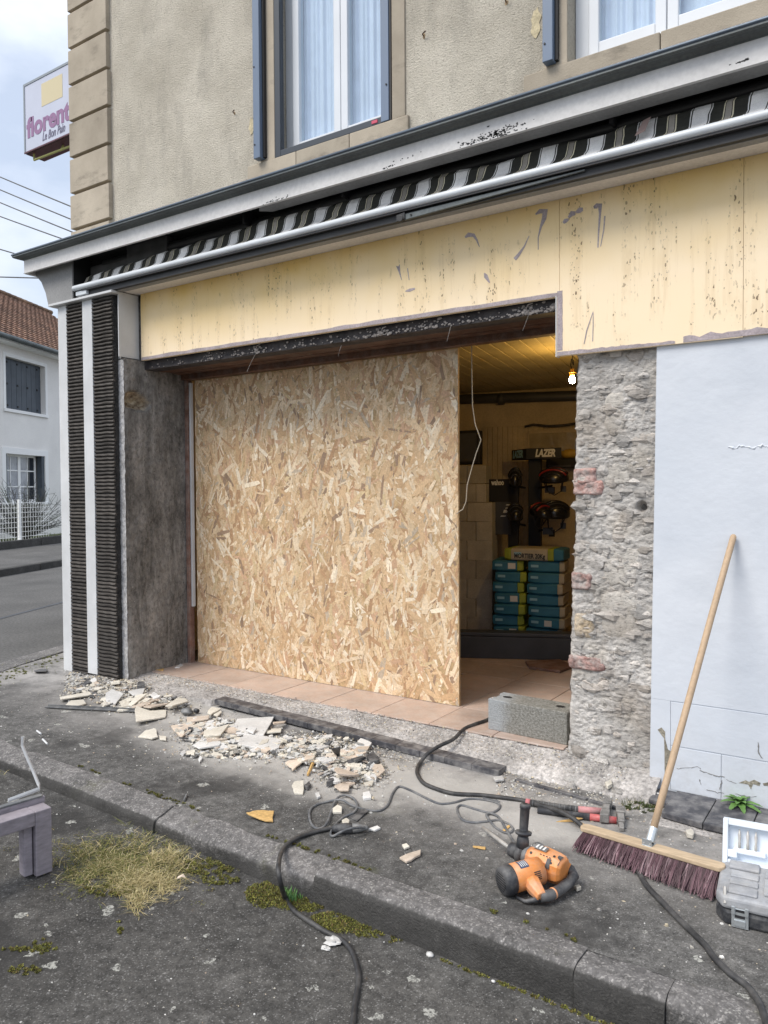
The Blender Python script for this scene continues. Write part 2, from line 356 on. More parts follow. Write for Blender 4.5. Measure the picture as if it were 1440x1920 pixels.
# --- plain paints, metals, woods
M['wmetal'] = pbr('white lacquered sheet', (.62, .63, .64), .5, (3, .15), (300, .04), None, dust=.12)
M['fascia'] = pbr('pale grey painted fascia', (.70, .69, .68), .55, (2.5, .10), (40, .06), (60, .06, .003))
M['flake'] = pbr('dark flaked paint', (.07, .07, .07), .8, None, None, None)
M['gutter'] = pbr('grey zinc', (.125, .14, .142), .45, (2.5, .3), (60, .15), (40, .08, .003), metal=.35)
M['lip'] = pbr('slate zinc lip', (.11, .14, .18), .4, (2, .3), None, None, metal=.3)
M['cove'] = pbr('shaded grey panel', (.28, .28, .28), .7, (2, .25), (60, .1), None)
M['block_d'] = pbr('shade dark packing block', (.075, .075, .075), .8, (6, .4), None, None)  # grey blocks, darkened in colour for the shadow under the cornice
M['cavity'] = pbr('shade black cavity lining', (.02, .02, .02), .95, (4, .4), None, None)  # shade inside the hollow is put into this near black colour
M['soffit'] = pbr('off white soffit panel', (.80, .76, .73), .6, (2, .1), (60, .08), None)
M['awnbar'] = pbr('white aluminium bar', (.66, .70, .74), .4, (3, .15), None, None)
M['awnblack'] = pbr('black awning metal', (.03, .03, .032), .5, (6, .3), None, None)
M['awncloth'] = pbr('striped awning cloth', (1, 1, 1), .9, (5, .35), (200, .1), (200, .1, .002), attr=True)
M['slate'] = pbr('slate blue aluminium', (.135, .185, .27), .45, (2, .1), None, None)
M['slated'] = pbr('dark slate aluminium', (.035, .045, .06), .45, (2, .1), None, None)
M['pvc'] = pbr('white pvc', (.68, .71, .75), .35, (2, .08), None, None)
M['curtain'] = pbr('sky tinted sheer curtain', (.78, .79, .90), .9, (8, .08), None, None)  # bluish tint carries the sky reflection of the window panes
M['black'] = flat_col('black rubber', (.018, .018, .02), .6)
M['red'] = pbr('red rubber grip', (.5, .05, .055), .55, (12, .25), (80, .1), None, dust=.3)
M['pinkred'] = pbr('dusty faded red grip', (.52, .17, .18), .7, (20, .3), (90, .1), None, dust=.4)
t = NT('window glass', .02)
tr = t.n('BsdfTransparent', {0: (.9, .95, .97)}); gl = t.n('BsdfGlossy', {'Roughness': .01}); fr = t.n('LayerWeight', {0: .5}); frp = t.math('ADD', t.math('MULTIPLY', t.math('POWER', fr.outputs['Facing'], 4.0), .6), .05)
ms_ = t.n('MixShader', {0: frp}); t.t.links.new(tr.outputs[0], ms_.inputs[1]); t.t.links.new(gl.outputs[0], ms_.inputs[2])
t.t.links.new(ms_.outputs[0], t.t.nodes['Material Output'].inputs[0]); M['glass'] = t.mat
M['darkglass'] = flat_col('dark room glass', (.03, .035, .045), .05)
# ribbed clay strips
t = NT('dark ribbed clay', .75)
c = t.mix(t.ramp(t.noise(7, 5, .6), [(.3, 0), (.7, 1)]), (.032, .028, .025), (.075, .066, .058))
c = t.mix(1.0, c, t.ramp(t.n('ObjectInfo').outputs['Random'], [(0, .65), (1, 1.35)]), 'MULTIPLY')
c = t.mix(t.ramp(t.noise(40, 5, .7), [(.62, 0), (.75, .45)]), c, (.22, .2, .18))
M['rib'] = t.fin(c, t.bump(t.noise(90, 4), .5, .006), .75, 0, .4)
M['ribback'] = pbr('dark mortar behind ribs', (.045, .042, .04), .95, (20, .5), (90, .4), (60, .9, .015))
# osb
M['osb'] = pbr('osb strands', (1.0, .975, .935), .68, (1.3, .1), (90, .16), (260, .12, .001), attr=True)
M['osbcore'] = pbr('osb core', (.52, .36, .19), .8, (30, .3), (140, .2), None)
M['brownwood'] = pbr('stained dark brown wood', (.115, .05, .026), .6, (5, .4), (70, .25), (60, .25, .004), dust=.12)
M['jamb'] = pbr('reddish brown jamb wood', (.2, .105, .075), .7, (8, .4), (90, .2), (60, .3, .004), dust=.25)
M['steel'] = pbr('dusty blackened steel', (.03, .025, .028), .7, (6, .5), (70, .2), (50, .3, .005), dust=.1)
M['cobweb'] = pbr('dusty mortar crumbs', (.36, .33, .31), .95, (30, .4), None, (80, .7, .01))
def wood(name, col, stretch=(3, 3, .25), amt=.35):
    t = NT(name, .65); n_ = t.noise(30, 5, .6, vec=t.map(stretch))
    c = t.mix(1.0, col, t.ramp(n_, [(.3, 1-amt), (.7, 1+amt*.4)]), 'MULTIPLY')
    c = t.mix(1.0, c, t.ramp(t.noise(3, 4), [(.3, .85), (.7, 1.1)]), 'MULTIPLY')
    return t.fin(c, t.bump(n_, .15, .002), .65)
M['handle'] = wood('pale beech', (.50, .36, .235), (3, 3, .4), .15)
M['beech'] = wood('sawn beech block', (.55, .42, .28), (.4, 3, 3), .25)
M['bench'] = wood('weathered lilac grey timber', (.30, .27, .30), (.6, .6, 2), .3)
M['scrap'] = wood('splintered pine', (.66, .42, .16), (2, 2, 2), .35)
# floor tile, doorstep, nosing
M['tile'] = pbr('pinkish beige floor tile', (.52, .39, .32), .45, (3, .25), (60, .08), (30, .05, .003), rnd=.12, dust=.35)
M['grout'] = pbr('grey grout', (.20, .18, .165), .95, (9, .4), (90, .3), (60, .5, .006))
M['bed'] = pbr('dusty mortar bed', (.43, .405, .385), .97, (4, .45), (50, .35), (45, .9, .02))
M['nose'] = pbr('dusty black nosing tile', (.065, .065, .075), .5, (7, .3), (80, .15), (60, .1, .003), rnd=.08, dust=.35)
M['shard'] = pbr('broken cream tile', (.66, .615, .525), .6, (6, .18), (70, .12), (90, .2, .004), rnd=.22, dust=.25)
M['shardgrey'] = pbr('broken grey white tile', (.68, .67, .65), .5, (6, .2), (70, .1), (90, .2, .004), rnd=.2, dust=.15)
M['sharddark'] = pbr('dark slate shard', (.055, .055, .06), .7, (9, .4), (70, .2), (90, .3, .005), rnd=.3, dust=.25)
M['shardpink'] = pbr('broken terracotta beige tile', (.62, .515, .415), .6, (6, .2), (70, .12), (90, .2, .004), rnd=.2, dust=.2)
M['chips'] = pbr('mixed rubble chips', (1, 1, 1), .85, (25, .25), (140, .2), (140, .5, .005), attr=True)
M['plants'] = pbr('grass and moss', (1, 1, 1), .8, None, None, None, attr=True)
M['cable'] = pbr('black rubber cable', (.028, .028, .03), .55, (9, .4), None, (90, .15, .002), dust=.12)
M['cableg'] = pbr('grey dusty cable', (.10, .105, .115), .6, (9, .4), None, (90, .15, .002), dust=.3)
# concrete block
t = NT('concrete block', .95)
x, y, zc = t.sep()
c = t.mix(t.ramp(t.noise(70, 3, .7), [(.36, 0), (.62, 1)]), (.17, .165, .145), (.33, .325, .30))
c = t.mix(t.n('MapRange', {'Value': t.math('ADD', x, t.math('MULTIPLY', t.noise(8, 4), .16)), 'From Min': .16, 'From Max': .24, 'To Min': .6, 'To Max': 0.0}).outputs[0], c, (.43, .46, .49))
M['block'] = t.fin(c, t.bump(t.noise(110, 3, .7), 1.0, .01), .95, 0, .2)
# drill
M['orange'] = pbr('scuffed orange plastic', (.72, .27, .075), .45, (9, .15), (90, .06), (200, .08, .002), dust=.4)
M['dblack'] = pbr('dusty black plastic', (.032, .034, .04), .55, (9, .3), (90, .1), (150, .15, .003), dust=.22)
M['dgrey'] = pbr('grey plastic', (.12, .125, .13), .55, (12, .3), None, None, dust=.3)
M['silver'] = pbr('bright zinc plate', (.62, .66, .68), .3, (12, .15), None, None, metal=.7)
M['bit'] = pbr('grey steel', (.50, .48, .45), .45, (20, .3), None, None, metal=.25)
M['caseg'] = pbr('dusty grey case plastic', (.33, .34, .36), .6, (9, .3), (80, .1), (90, .15, .003), dust=.4)
M['tray'] = pbr('milky white tray plastic', (.74, .80, .87), .3, (6, .08), None, None)
M['bristle'] = pbr('wine brown bristles', (1, 1, 1), .55, None, None, None, attr=True)
# interior
M['plaster'] = pbr('cream interior plaster', (.58, .48, .33), .9, (2, .3), (60, .1), (40, .2, .006))
M['ceilwood'] = pbr('varnished ceiling board', (.42, .35, .18), .5, (3, .25), (50, .1), None)
M['aac'] = pbr('white aerated block', (.42, .39, .33), .95, (6, .2), (120, .15), (120, .3, .004), rnd=.15)
M['sackblue'] = pbr('printed blue paper sack', (.03, .17, .27), .55, (9, .15), None, (30, .25, .01))
M['sackgreen'] = pbr('lime green paper sack', (.32, .38, .04), .6, (9, .15), None, (30, .25, .01))
M['sackbeige'] = pbr('beige paper sack', (.45, .40, .30), .7, (9, .15), None, (30, .25, .01))
M['paper'] = flat_col('white print', (.7, .7, .68), .6)
M['ink'] = flat_col('dark print', (.03, .035, .04), .6)
M['pale'] = flat_col('pale blue print', (.28, .5, .6), .6)
M['matblack'] = flat_col('matt black board', (.008, .008, .009), .6)
M['helmet'] = flat_col('gloss black helmet shell', (.012, .012, .014), .25)
M['helmred'] = flat_col('red helmet shell', (.22, .02, .02), .25)
M['charcoal'] = pbr('charcoal plastic profile', (.055, .058, .066), .5, (4, .3), None, None)
M['bulb'] = emat('glowing bulb', (1, .62, .20), 520)
M['brass'] = pbr('brass socket', (.5, .3, .08), .35, None, None, None, metal=.8)
# house & sign
M['hwall'] = pbr('off white house render', (.83, .81, .78), .9, (1.2, .06), (40, .05), (40, .15, .006))
M['hwhite'] = pbr('white surround', (.88, .88, .87), .8, None, None, None)
M['anthra'] = pbr('anthracite shutter', (.07, .085, .105), .6, (3, .2), None, None)
M['rtile'] = pbr('brown roof tile', (.25, .145, .10), .85, (1.5, .4), (12, .35), None, attr=True)
M['signface'] = pbr('pale lilac sign acrylic', (.52, .55, .66), .35, (1.5, .1), None, None)
M['signframe'] = pbr('grey sign frame', (.25, .28, .31), .4, None, None, None)
M['plum'] = pbr('plum sign underside', (.10, .025, .04), .5, (3, .2), None, None)
M['plumtext'] = flat_col('mauve lettering', (.27, .14, .27), .5)
M['greytext'] = flat_col('grey script', (.16, .15, .22), .5)
M['yellowsq'] = flat_col('faded yellow square', (.60, .52, .33), .5)
M['limey'] = flat_col('yellow green bracket paint', (.42, .42, .15), .5)
def text_mesh(body, size, name, mat, parent, loc, xdir, ydir, bold=0, shear=0, align='CENTER', depth=.0008, stretch=1.0, spacing=1.0, fit=None):
    cu_ = bpy.data.curves.new(name, 'FONT'); cu_.body = body; cu_.size = size; cu_.offset = bold; cu_.shear = shear
    cu_.align_x = align; cu_.align_y = 'CENTER'; cu_.extrude = depth; cu_.space_character = spacing; cu_.resolution_u = 4
    tmp = bpy.data.objects.new(name, cu_); C.objects.link(tmp)
    dg = bpy.context.evaluated_depsgraph_get(); me = bpy.data.meshes.new_from_object(tmp.evaluated_get(dg))
    bpy.data.objects.remove(tmp); me.name = name
    X = Vec(xdir).normalized(); Y = Vec(ydir).normalized(); Z = X.cross(Y)
    off = Vec((0, 0, 0)); p = parent
    while p is not None:
        if p in OFF: off = OFF[p]; break
        p = p.parent
    base = Vec(loc)-off
    if fit: xs_ = [v.co.x for v in me.vertices]; stretch = fit/(max(xs_)-min(xs_))
    for v in me.vertices: v.co = base+X*v.co.x*stretch+Y*v.co.y+Z*v.co.z
    me.materials.clear(); me.materials.append(mat); me.update()
    return new_obj(name, me, parent)
# ================================================================== GROUND
NZ = lambda p, s, a=1.0: mnoise.noise(Vec(p)*s)*a
def fbm(p, s, o=4):
    return mnoise.fractal(Vec(p)*s, .9, 2.0, o, noise_basis='PERLIN_ORIGINAL')
mb = MB()
xs = sorted(set([-300, -120, -60, -30, -14, -9] + [-9+.35*i for i in range(36)] + [4, 8, 20, 60, 150, 300]))
ys = [-120, -40, -12, -4] + [-2+.3*i for i in range(30)] + [8, 12, 30, 90, 300]
b = len(mb.v)
for yy in ys:
    for xx in xs: mb.v.append((xx, yy, zr(xx) - .0 + (.012*NZ((xx, yy, 0), .9) if abs(xx) < 6 and abs(yy) < 4 else 0)))
for j in range(len(ys)-1):
    for i in range(len(xs)-1):
        q = j*len(xs)+i; mb.f.append((q, q+1, q+1+len(xs), q+len(xs))); mb.m.append(0); mb.c.append(None)
mb.build('road', M['road'], None, True, kind='structure')
# pavement sheet
def pave_z(x, y): return zp(x) + .006*NZ((x, y, 3), 1.3)
edge = [(8, 2.62), (4, 2.62), (-5.3, 2.62), (-5.68, 2.72), (-6.0, 3.02), (-6.3, 3.45), (-6.47, 3.82), (-6.72, 4.6), (-7.5, 7), (-9.2, 12)]
mb = MB()
nx, ny = 90, 14
def pv(u, v):
    x = 8-u*13.3; y = 2.62+v*2.3; return (x, y, pave_z(x, y))
mb.grid(pv, nx, ny)
left = edge[2:]
for (a, b_), (c_, d) in zip(left, left[1:]):
    ia, ic = (-5.3, min(b_+2.0, 4.92) if b_ < 4.9 else b_), (-5.3, min(d+2.0, 4.92) if d < 4.9 else d)
    for k in range(4):
        f0, f1 = k/4, (k+1)/4
        P = [(a+(ia[0]-a)*f0, b_+(ia[1]-b_)*f0), (a+(ia[0]-a)*f1, b_+(ia[1]-b_)*f1), (c_+(ic[0]-c_)*f1, d+(ic[1]-d)*f1), (c_+(ic[0]-c_)*f0, d+(ic[1]-d)*f0)]
        mb.poly([(p[0], p[1], zp(p[0])) for p in P][::-1])
mb.build('pavement', M['pave'], None, True, kind='structure')
# kerb stones
kerb = structure('kerb', (-2, 2.5, 0))
joints = [8, 6.9, 5.8, 4.7, 3.6, 2.5, 1.45, .4, -.60, -.9, -2.03, -3.04, -4.15, -5.3]
for i, (x1, x0) in enumerate(zip(joints, joints[1:])):
    dz = [-.0, .004, -.003, .002][i % 4]; dy = [.0, .006, -.004][i % 3]
    low = .03 if x0 < -3.0 else 0.0; f0 = .028 if x0 < -3 else 0
    mbk = MB(); n = 14; prof = [(2.635+dy, -.004), (2.60+dy, .0), (2.53+dy, .003), (2.510+dy, .001), (2.496+dy, -.006), (2.486+dy, -.016), (2.482+dy, -.03), (2.480+dy, -.06), (2.476+dy, -.42), (2.635+dy, -.42)]
    pts = []
    for k in range(n+1):
        x = x0+.0015+(x1-x0-.003)*k/n
        for (yy, zz) in prof:
            j = Vec((x, yy, zz)); e = .008*NZ(j, 5)+.006*NZ(j, 19); hh = zp(x)+.004+dz
            if low: hh -= low*min(1, max(0, (yy < 2.56)))*.8
            pts.append((x, yy+e, hh+zz+e*.6))
    P_ = len(prof); fs = []
    for k in range(n):
        for q in range(P_): fs.append((k*P_+q, k*P_+(q+1) % P_, (k+1)*P_+(q+1) % P_, (k+1)*P_+q))
    fs += [tuple(range(P_))[::-1], tuple(range(n*P_, (n+1)*P_))]
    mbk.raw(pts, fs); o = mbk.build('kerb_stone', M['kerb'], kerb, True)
    md = o.modifiers.new('edge', 'EDGE_SPLIT'); md.split_angle = math.radians(50)
oe = [(-5.3, 2.48), (-5.74, 2.6), (-6.14, 2.93), (-6.48, 3.4), (-6.73, 3.8), (-6.98, 4.55), (-7.35, 5.7), (-7.8, 7.0), (-8.6, 9.5), (-9.5, 12)]
ie = [(-5.3, 2.63), (-5.67, 2.73), (-6.0, 3.03), (-6.31, 3.47), (-6.5, 3.85), (-6.76, 4.6), (-7.13, 5.75), (-7.58, 7.05), (-8.38, 9.55), (-9.28, 12)]
for k in range(len(oe)-1):
    mbk = MB(); a, b_, c_, d = oe[k], oe[k+1], ie[k+1], ie[k]
    mbk.prism([(a[0], a[1], -.3), (b_[0], b_[1], -.3), (c_[0], c_[1], -.3), (d[0], d[1], -.3)], (0, 0, .3+zp(a[0])+.005))
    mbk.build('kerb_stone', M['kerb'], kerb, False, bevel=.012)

# ---- far side of the side street (direction E along it, N towards us)
P0 = Vec((-24.0, 13.6, 0)); HE = Vec((-.437, .8995, 0)).normalized(); HN = Vec((HE.y, -HE.x, 0))
def hw(s, d, z): return P0+HE*s+HN*d+Vec((0, 0, z))
def ph(px, py, d=0.0):
    r_ = ray(px, py); e = Vec((0, 0, EYE)); t_ = ((P0+HN*d-e).dot(HN))/r_.dot(HN); p = e+r_*t_
    return (p-P0).dot(HE), p.z
mb = MB(); mb.poly([hw(-17, 11.5, -.114), hw(-17, 6.1, -.114), hw(70, 6.1, -.114), hw(70, 11.5, -.114)][::-1])
street = mb.build('side_street', M['street'], None, kind='structure')
mb = MB(); mb.poly([hw(-17, 9.35, -.110), hw(-17, 9.28, -.110), hw(70, 9.28, -.110), hw(70, 9.35, -.110)][::-1]); mb.build('tar_seam', M['charcoal'], street)
mb = MB(); mb.prism([hw(-30, 2.7, -.3), hw(-30, 5.95, -.3), hw(70, 5.95, -.3), hw(70, 2.7, -.3)], (0, 0, .32)); mb.build('far_pavement', M['street'], None, kind='structure')
fk = structure('far_kerb', tuple(hw(0, 6, 0)))
for s in range(-8, 14):
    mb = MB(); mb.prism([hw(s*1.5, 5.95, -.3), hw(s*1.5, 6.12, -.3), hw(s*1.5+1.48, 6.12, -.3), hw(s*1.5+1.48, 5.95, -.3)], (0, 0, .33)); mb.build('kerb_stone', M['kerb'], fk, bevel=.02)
lw = structure('garden_edging', tuple(hw(0, 2.7, 0)))
for s in range(-6, 12):
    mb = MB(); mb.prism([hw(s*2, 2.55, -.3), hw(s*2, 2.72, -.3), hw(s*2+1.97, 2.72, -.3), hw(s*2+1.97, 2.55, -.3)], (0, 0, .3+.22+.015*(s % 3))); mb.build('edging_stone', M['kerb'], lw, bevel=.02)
mb = MB(); mb.prism([hw(-30, -9, -.3), hw(-30, 2.55, -.3), hw(70, 2.55, -.3), hw(70, -9, -.3)], (0, 0, .36))
mb.build('garden_lawn', pbr('short lawn', (.10, .12, .045), .9, (2, .4), (50, .4), (60, .6, .02)), None, kind='structure')
mb = MB()
for _ in range(5000):
    s_, d_ = R.uniform(-12, 12), R.uniform(2.15, 2.54) if R.random() < .6 else R.uniform(.1, 2.5); p = hw(s_, d_, .06); h = R.uniform(.04, .13); a = R.uniform(0, 6.3); dx = Vec((math.cos(a), math.sin(a), 0))
    g = R.choice([(.16, .2, .06), (.12, .17, .05), (.25, .24, .11)])
    mb.poly([p-dx*.012, p+dx*.012, p+Vec((R.uniform(-.04, .04), R.uniform(-.04, .04), h))], 0, g)
mb.build('lawn_grass', M['plants'], None, kind='stuff')

# ---- the house across the street
s0, s1 = ph(-160, 900)[0], 9.5
house = thing('house', tuple(hw(0, 0, 0)), 'white two storey house with brown tiled roof across the side street', 'house')
zE = ph(40, 655)[1]; zR = ph(40, 566, -4.2)[1]
wins = []
def rect(pxs, d=0.0):
    s_a, z_a = ph(*pxs[0], d); s_b, z_b = ph(*pxs[1], d); return min(s_a, s_b), max(s_a, s_b), min(z_a, z_b), max(z_a, z_b)
W1_ = rect([(9, 668), (85, 771)]); W2_ = rect([(10, 850), (85, 943)])
W1_ = (W1_[0], W1_[1], ph(9, 765)[1], ph(9, 667)[1]); W2_ = (W2_[0], W2_[1], ph(10, 943)[1], ph(10, 850)[1])
cols = sorted([s0, W1_[0], W1_[1], W2_[0], W2_[1], s1]); 
mb = MB()
def hbox(m_, sa, sb, da, db, za, zb, mi=0, c=None):
    m_.prism([hw(sa, da, za), hw(sa, db, za), hw(sb, db, za), hw(sb, da, za)], (0, 0, zb-za), mi, c)
wa, wb = min(W1_[0], W2_[0]), max(W1_[1], W2_[1])
hbox(mb, s0, wa, -.35, 0, -.2, zE); hbox(mb, wb, s1, -.35, 0, -.2, zE)
for (wx, lo, hi) in ((W2_, -.2, W2_[2]), (None, W2_[3], W1_[2]), (None, W1_[3], zE)): hbox(mb, wa, wb, -.35, 0, lo, hi)
for W_ in (W1_, W2_):
    if W_[0] > wa+.01: hbox(mb, wa, W_[0], -.35, 0, W_[2], W_[3])
    if W_[1] < wb-.01: hbox(mb, W_[1], wb, -.35, 0, W_[2], W_[3])
hbox(mb, s0, s0+.35, -8.4, -.35, -.2, zE); hbox(mb, s1-.35, s1, -8.4, -.35, -.2, zE); hbox(mb, s0+.35, s1-.35, -8.4, -8.05, -.2, zE)
mb.build('wall', M['hwall'], house)
mb = MB(); hbox(mb, s0, s1, -7.9, -.5, 3.0, 3.1); mb.build('upper_floor', M['hwall'], house)
# roof: courses of tiles, each course stepping over the one below
mb = MB(); nc = 24; run0, run1 = .45, -4.2; zA = zE+.12
for i in range(nc):
    f0, f1 = i/nc, (i+1)/nc; d0 = run0+(run1-run0)*f0; d1 = run0+(run1-run0)*f1; z0 = zA+(zR-zA)*f0; z1 = zA+(zR-zA)*f1
    k = 0; s_ = s0-.3
    while s_ < s1+.3:
        wd = .30; cc = R.uniform(.75, 1.2); cc = (cc*R.uniform(1, 1.08), cc, cc*R.uniform(.9, 1))
        mb.poly([hw(s_, d0, z0+.05), hw(s_+wd*.5, d0, z0+.075), hw(s_+wd*.5, d1, z1+.02), hw(s_, d1, z1)], 0, cc)
        mb.poly([hw(s_+wd*.5, d0, z0+.075), hw(s_+wd, d0, z0+.05), hw(s_+wd, d1, z1), hw(s_+wd*.5, d1, z1+.02)], 0, cc)
        mb.poly([hw(s_, d0, z0), hw(s_+wd, d0, z0), hw(s_+wd, d0, z0+.05), hw(s_+wd*.5, d0, z0+.075), hw(s_, d0, z0+.05)], 0, (.6, .55, .5)); s_ += wd
roof = mb.build('roof', M['rtile'], house, kind='stuff')
mb = MB()
s_ = s0-.3
while s_ < s1+.3:
    cc = R.uniform(.8, 1.1); mb.tube([hw(s_, run1, zR+.04), hw(s_+.36, run1, zR+.055)], .11, 8, 0, (cc*.8, cc*.85, cc*.75)); s_ += .38
mb.build('ridge_tiles', M['rtile'], roof, kind='stuff')
mb = MB(); mb.poly([hw(s0-.3, run1, zR), hw(s1+.3, run1, zR), hw(s1+.3, -8.8, zA), hw(s0-.3, -8.8, zA)]); mb.build('back_slope', M['rtile'], house)
mb = MB(); hbox(mb, s0-.3, s1+.3, 0, .45, zE, zE+.09); mb.build('eave_board', M['hwhite'], house)
mb = MB(); mb.tube([hw(s0-.3, .55, zE+.1), hw(s1+.3, .55, zE+.1)], .085, 10); mb.build('gutter', M['gutter'], house, True)
for s_ in (s0+.02, s1-.32):
    mb = MB(); mb.prism([hw(s_, -.05, zE+.02), hw(s_, run1, zR-.06), hw(s_, -8.35, zE+.02)], HE*.3); mb.build('gable_wall', M['hwall'], house)
# upper window, shutters closed
sa, sb, za, zb = W1_; win = None
mb = MB(); hbox(mb, sa-.12, sa-.002, -.02, .025, za-.1, zb+.12); hbox(mb, sb+.002, sb+.12, -.02, .025, za-.1, zb+.12); hbox(mb, sa, sb, -.02, .025, zb+.002, zb+.12); hbox(mb, sa-.12, sb+.12, -.02, .06, za-.1, za-.002)
win = mb.build('window_surround', M['hwhite'], house)
npl = 8; wd = (sb-sa)/npl
sh = None
mbs = MB(); hbox(mbs, sa, sb, -.22, -.19, za, zb); sh = mbs.build('shutter', M['anthra'], house)
for i in range(npl):
    mb = MB(); hbox(mb, sa+i*wd+.006, sa+(i+1)*wd-.006, -.19, -.165, za+.01, zb-.01); mb.build('board', M['anthra'], sh, bevel=.006)
for zz in (.08, .5, .92):
    for i in range(npl):
        if i % 2: 
            mb = MB(); hbox(mb, sa+i*wd+.02, sa+i*wd+.08, -.165, -.14, za+(zb-za)*zz-.03, za+(zb-za)*zz+.03); mb.build('hinge', M['black'], sh)
# lower window, shutters folded back in the reveal
sa, sb, za, zb = W2_
mb = MB(); hbox(mb, sa-.2, sa-.002, -.02, .025, za-.1, zb+.2); hbox(mb, sb+.002, sb+.2, -.02, .025, za-.1, zb+.2); hbox(mb, sa, sb, -.02, .025, zb+.002, zb+.2); hbox(mb, sa-.2, sb+.2, -.02, .07, za-.08, za-.002)
mb.build('window_surround', M['hwhite'], house)
for (p, q) in ((sa, sa+.10), (sb-.16, sb)):
    mb = MB(); hbox(mb, p, q, -.2, -.01, za+.01, zb-.01); mb.build('folded_shutter', M['anthra'], house, bevel=.01)
fs_, fe_ = sa+.12, sb-.2
mb = MB(); mid = (fs_+fe_)/2
for (p, q) in ((fs_, fs_+.07), (mid-.07, mid+.07), (fe_-.07, fe_)): hbox(mb, p, q, -.3, -.22, za, zb)
hbox(mb, fs_, fe_, -.298, -.222, za, za+.1); hbox(mb, fs_, fe_, -.298, -.222, zb-.07, zb)
for zz in (1/3, 2/3): hbox(mb, fs_, fe_, -.27, -.23, za+(zb-za)*zz-.02, za+(zb-za)*zz+.02)
for c_ in ((fs_+mid)/2, (mid+fe_)/2): hbox(mb, c_-.018, c_+.018, -.268, -.232, za, zb)
wf = mb.build('window', M['hwhite'], house)
for i in range(4):
    a = fs_+(fe_-fs_)*i/4; mb = MB()
    hbox(mb, a+.03, a+(fe_-fs_)/4-.03, -.256, -.25, za+.05, zb-.05); mb.build('pane', M['darkglass'] if i == 3 else pbr('curtained pane', (.36, .38, .42), .08, (4, .3), None, None), wf)
# wire fence and bush in front of the house
fpx = [(12, 1028)]
fen = thing('wire_fence', tuple(hw(0, 2.3, 0)), 'white wire mesh garden fence in front of the white house', 'fence')
sf = ph(38, 990, 2.3)[0]; sa, sb = ph(-60, 990, 2.3)[0], ph(95, 990, 2.3)[0]
zt = ph(38, 943, 2.3)[1]
mb = MB(); mb.tube([hw(ph(37, 990, 2.3)[0], 2.3, 0), hw(ph(37, 990, 2.3)[0], 2.3, zt+.1)], .05, 8); hbox(mb, ph(30, 990, 2.3)[0], ph(46, 990, 2.3)[0], 2.2, 2.4, .05, .2); mb.build('post', M['hwhite'], fen)
mb = MB()
s_ = sa
while s_ < sb: mb.box(0, 0, 0, 0, 0, 0) if False else mb.tube([hw(s_, 2.3, .12), hw(s_, 2.3, zt)], .006, 4); s_ += .13
for k in range(9): z_ = .15+(zt-.15)*k/8; mb.tube([hw(sa, 2.3, z_), hw(sb, 2.3, z_)], .006, 4)
mb.build('wire_mesh', M['hwhite'], fen, kind='stuff')
bush = thing('garden_bush', tuple(hw(.1, 1.2, 0)), 'bare twiggy grey bush behind the wire fence', 'bush')
mb = MB(); cx = ph(45, 985, 1.3)[0]
for _ in range(260):
    a, e = R.uniform(0, 6.3), R.uniform(.2, 1.4); ln = R.uniform(.6, 1.9); d = Vec((math.cos(a)*math.cos(e), math.sin(a)*math.cos(e), math.sin(e)))
    p = hw(cx+R.uniform(-.15, .15), 1.3, .1); q = p+d*ln*.5+Vec((0, 0, .1)); r_ = p+d*ln+Vec((R.uniform(-.2, .2), R.uniform(-.2, .2), R.uniform(0, .2)))
    mb.tube([p, q, r_], [.012, .009, .004], 3, 0, (.09, .085, .08) if R.random() < .7 else (.14, .16, .09))
    for k in range(4):
        o_ = q.lerp(r_, R.random()); t_ = o_+Vec((R.uniform(-.25, .25), R.uniform(-.25, .25), R.uniform(-.05, .25))); mb.tube([o_, t_], [.006, .003], 3, 0, (.1, .1, .09))
mb.build('twigs', M['plants'], bush, kind='stuff')
for (x, y_, z_, rr, sd_) in ((-70, 95, 3, 14, 1), (-95, 70, 3, 12, 2), (-48, 110, 2, 12, 3)):
    pass
# ---- overhead wires from beyond the street to the side wall
for i, (ly, ry, rx) in enumerate([(322, 380, 134), (346, 404, 134), (370, 427, 134), (396, 445, 130), (458, 471, 42), (510, 512, 44)]):
    B = px_(rx+260 if i < 4 else 330, ly+(ry-ly)*(rx+260)/rx if i < 4 else ly+(ry-ly)*330/rx, -6.05)
    A = px_(-380, ly-(ry-ly)*380/rx, -26)
    pts = [A.lerp(B, k/16)-Vec((0, 0, .10*4*(k/16)*(1-k/16))) for k in range(17)]
    mb = MB(); mb.tube(pts, .009, 5)
    o = mb.build('overhead_wire', M['cable'], None, origin=tuple(B))
    tag(o, ['topmost thin grey wire strung below the projecting shop sign', 'second thin grey wire counting down from the shop sign', 'third thin grey wire counting down from the shop sign', 'fourth thin grey wire counting down, just above the gutter end',
            'short stretch of wire meeting the tip of the gutter', 'lowest wire, nearly level, beside the pale fascia end'][i], 'wire', 'overhead wires at the left')
# ================================================================== THE SHOP BUILDING
bld = thing('shop_building', (-6.06, 4.2, 0), 'corner shop building with rendered upper wall and torn out shopfront under repair', 'building')
YW = 4.2
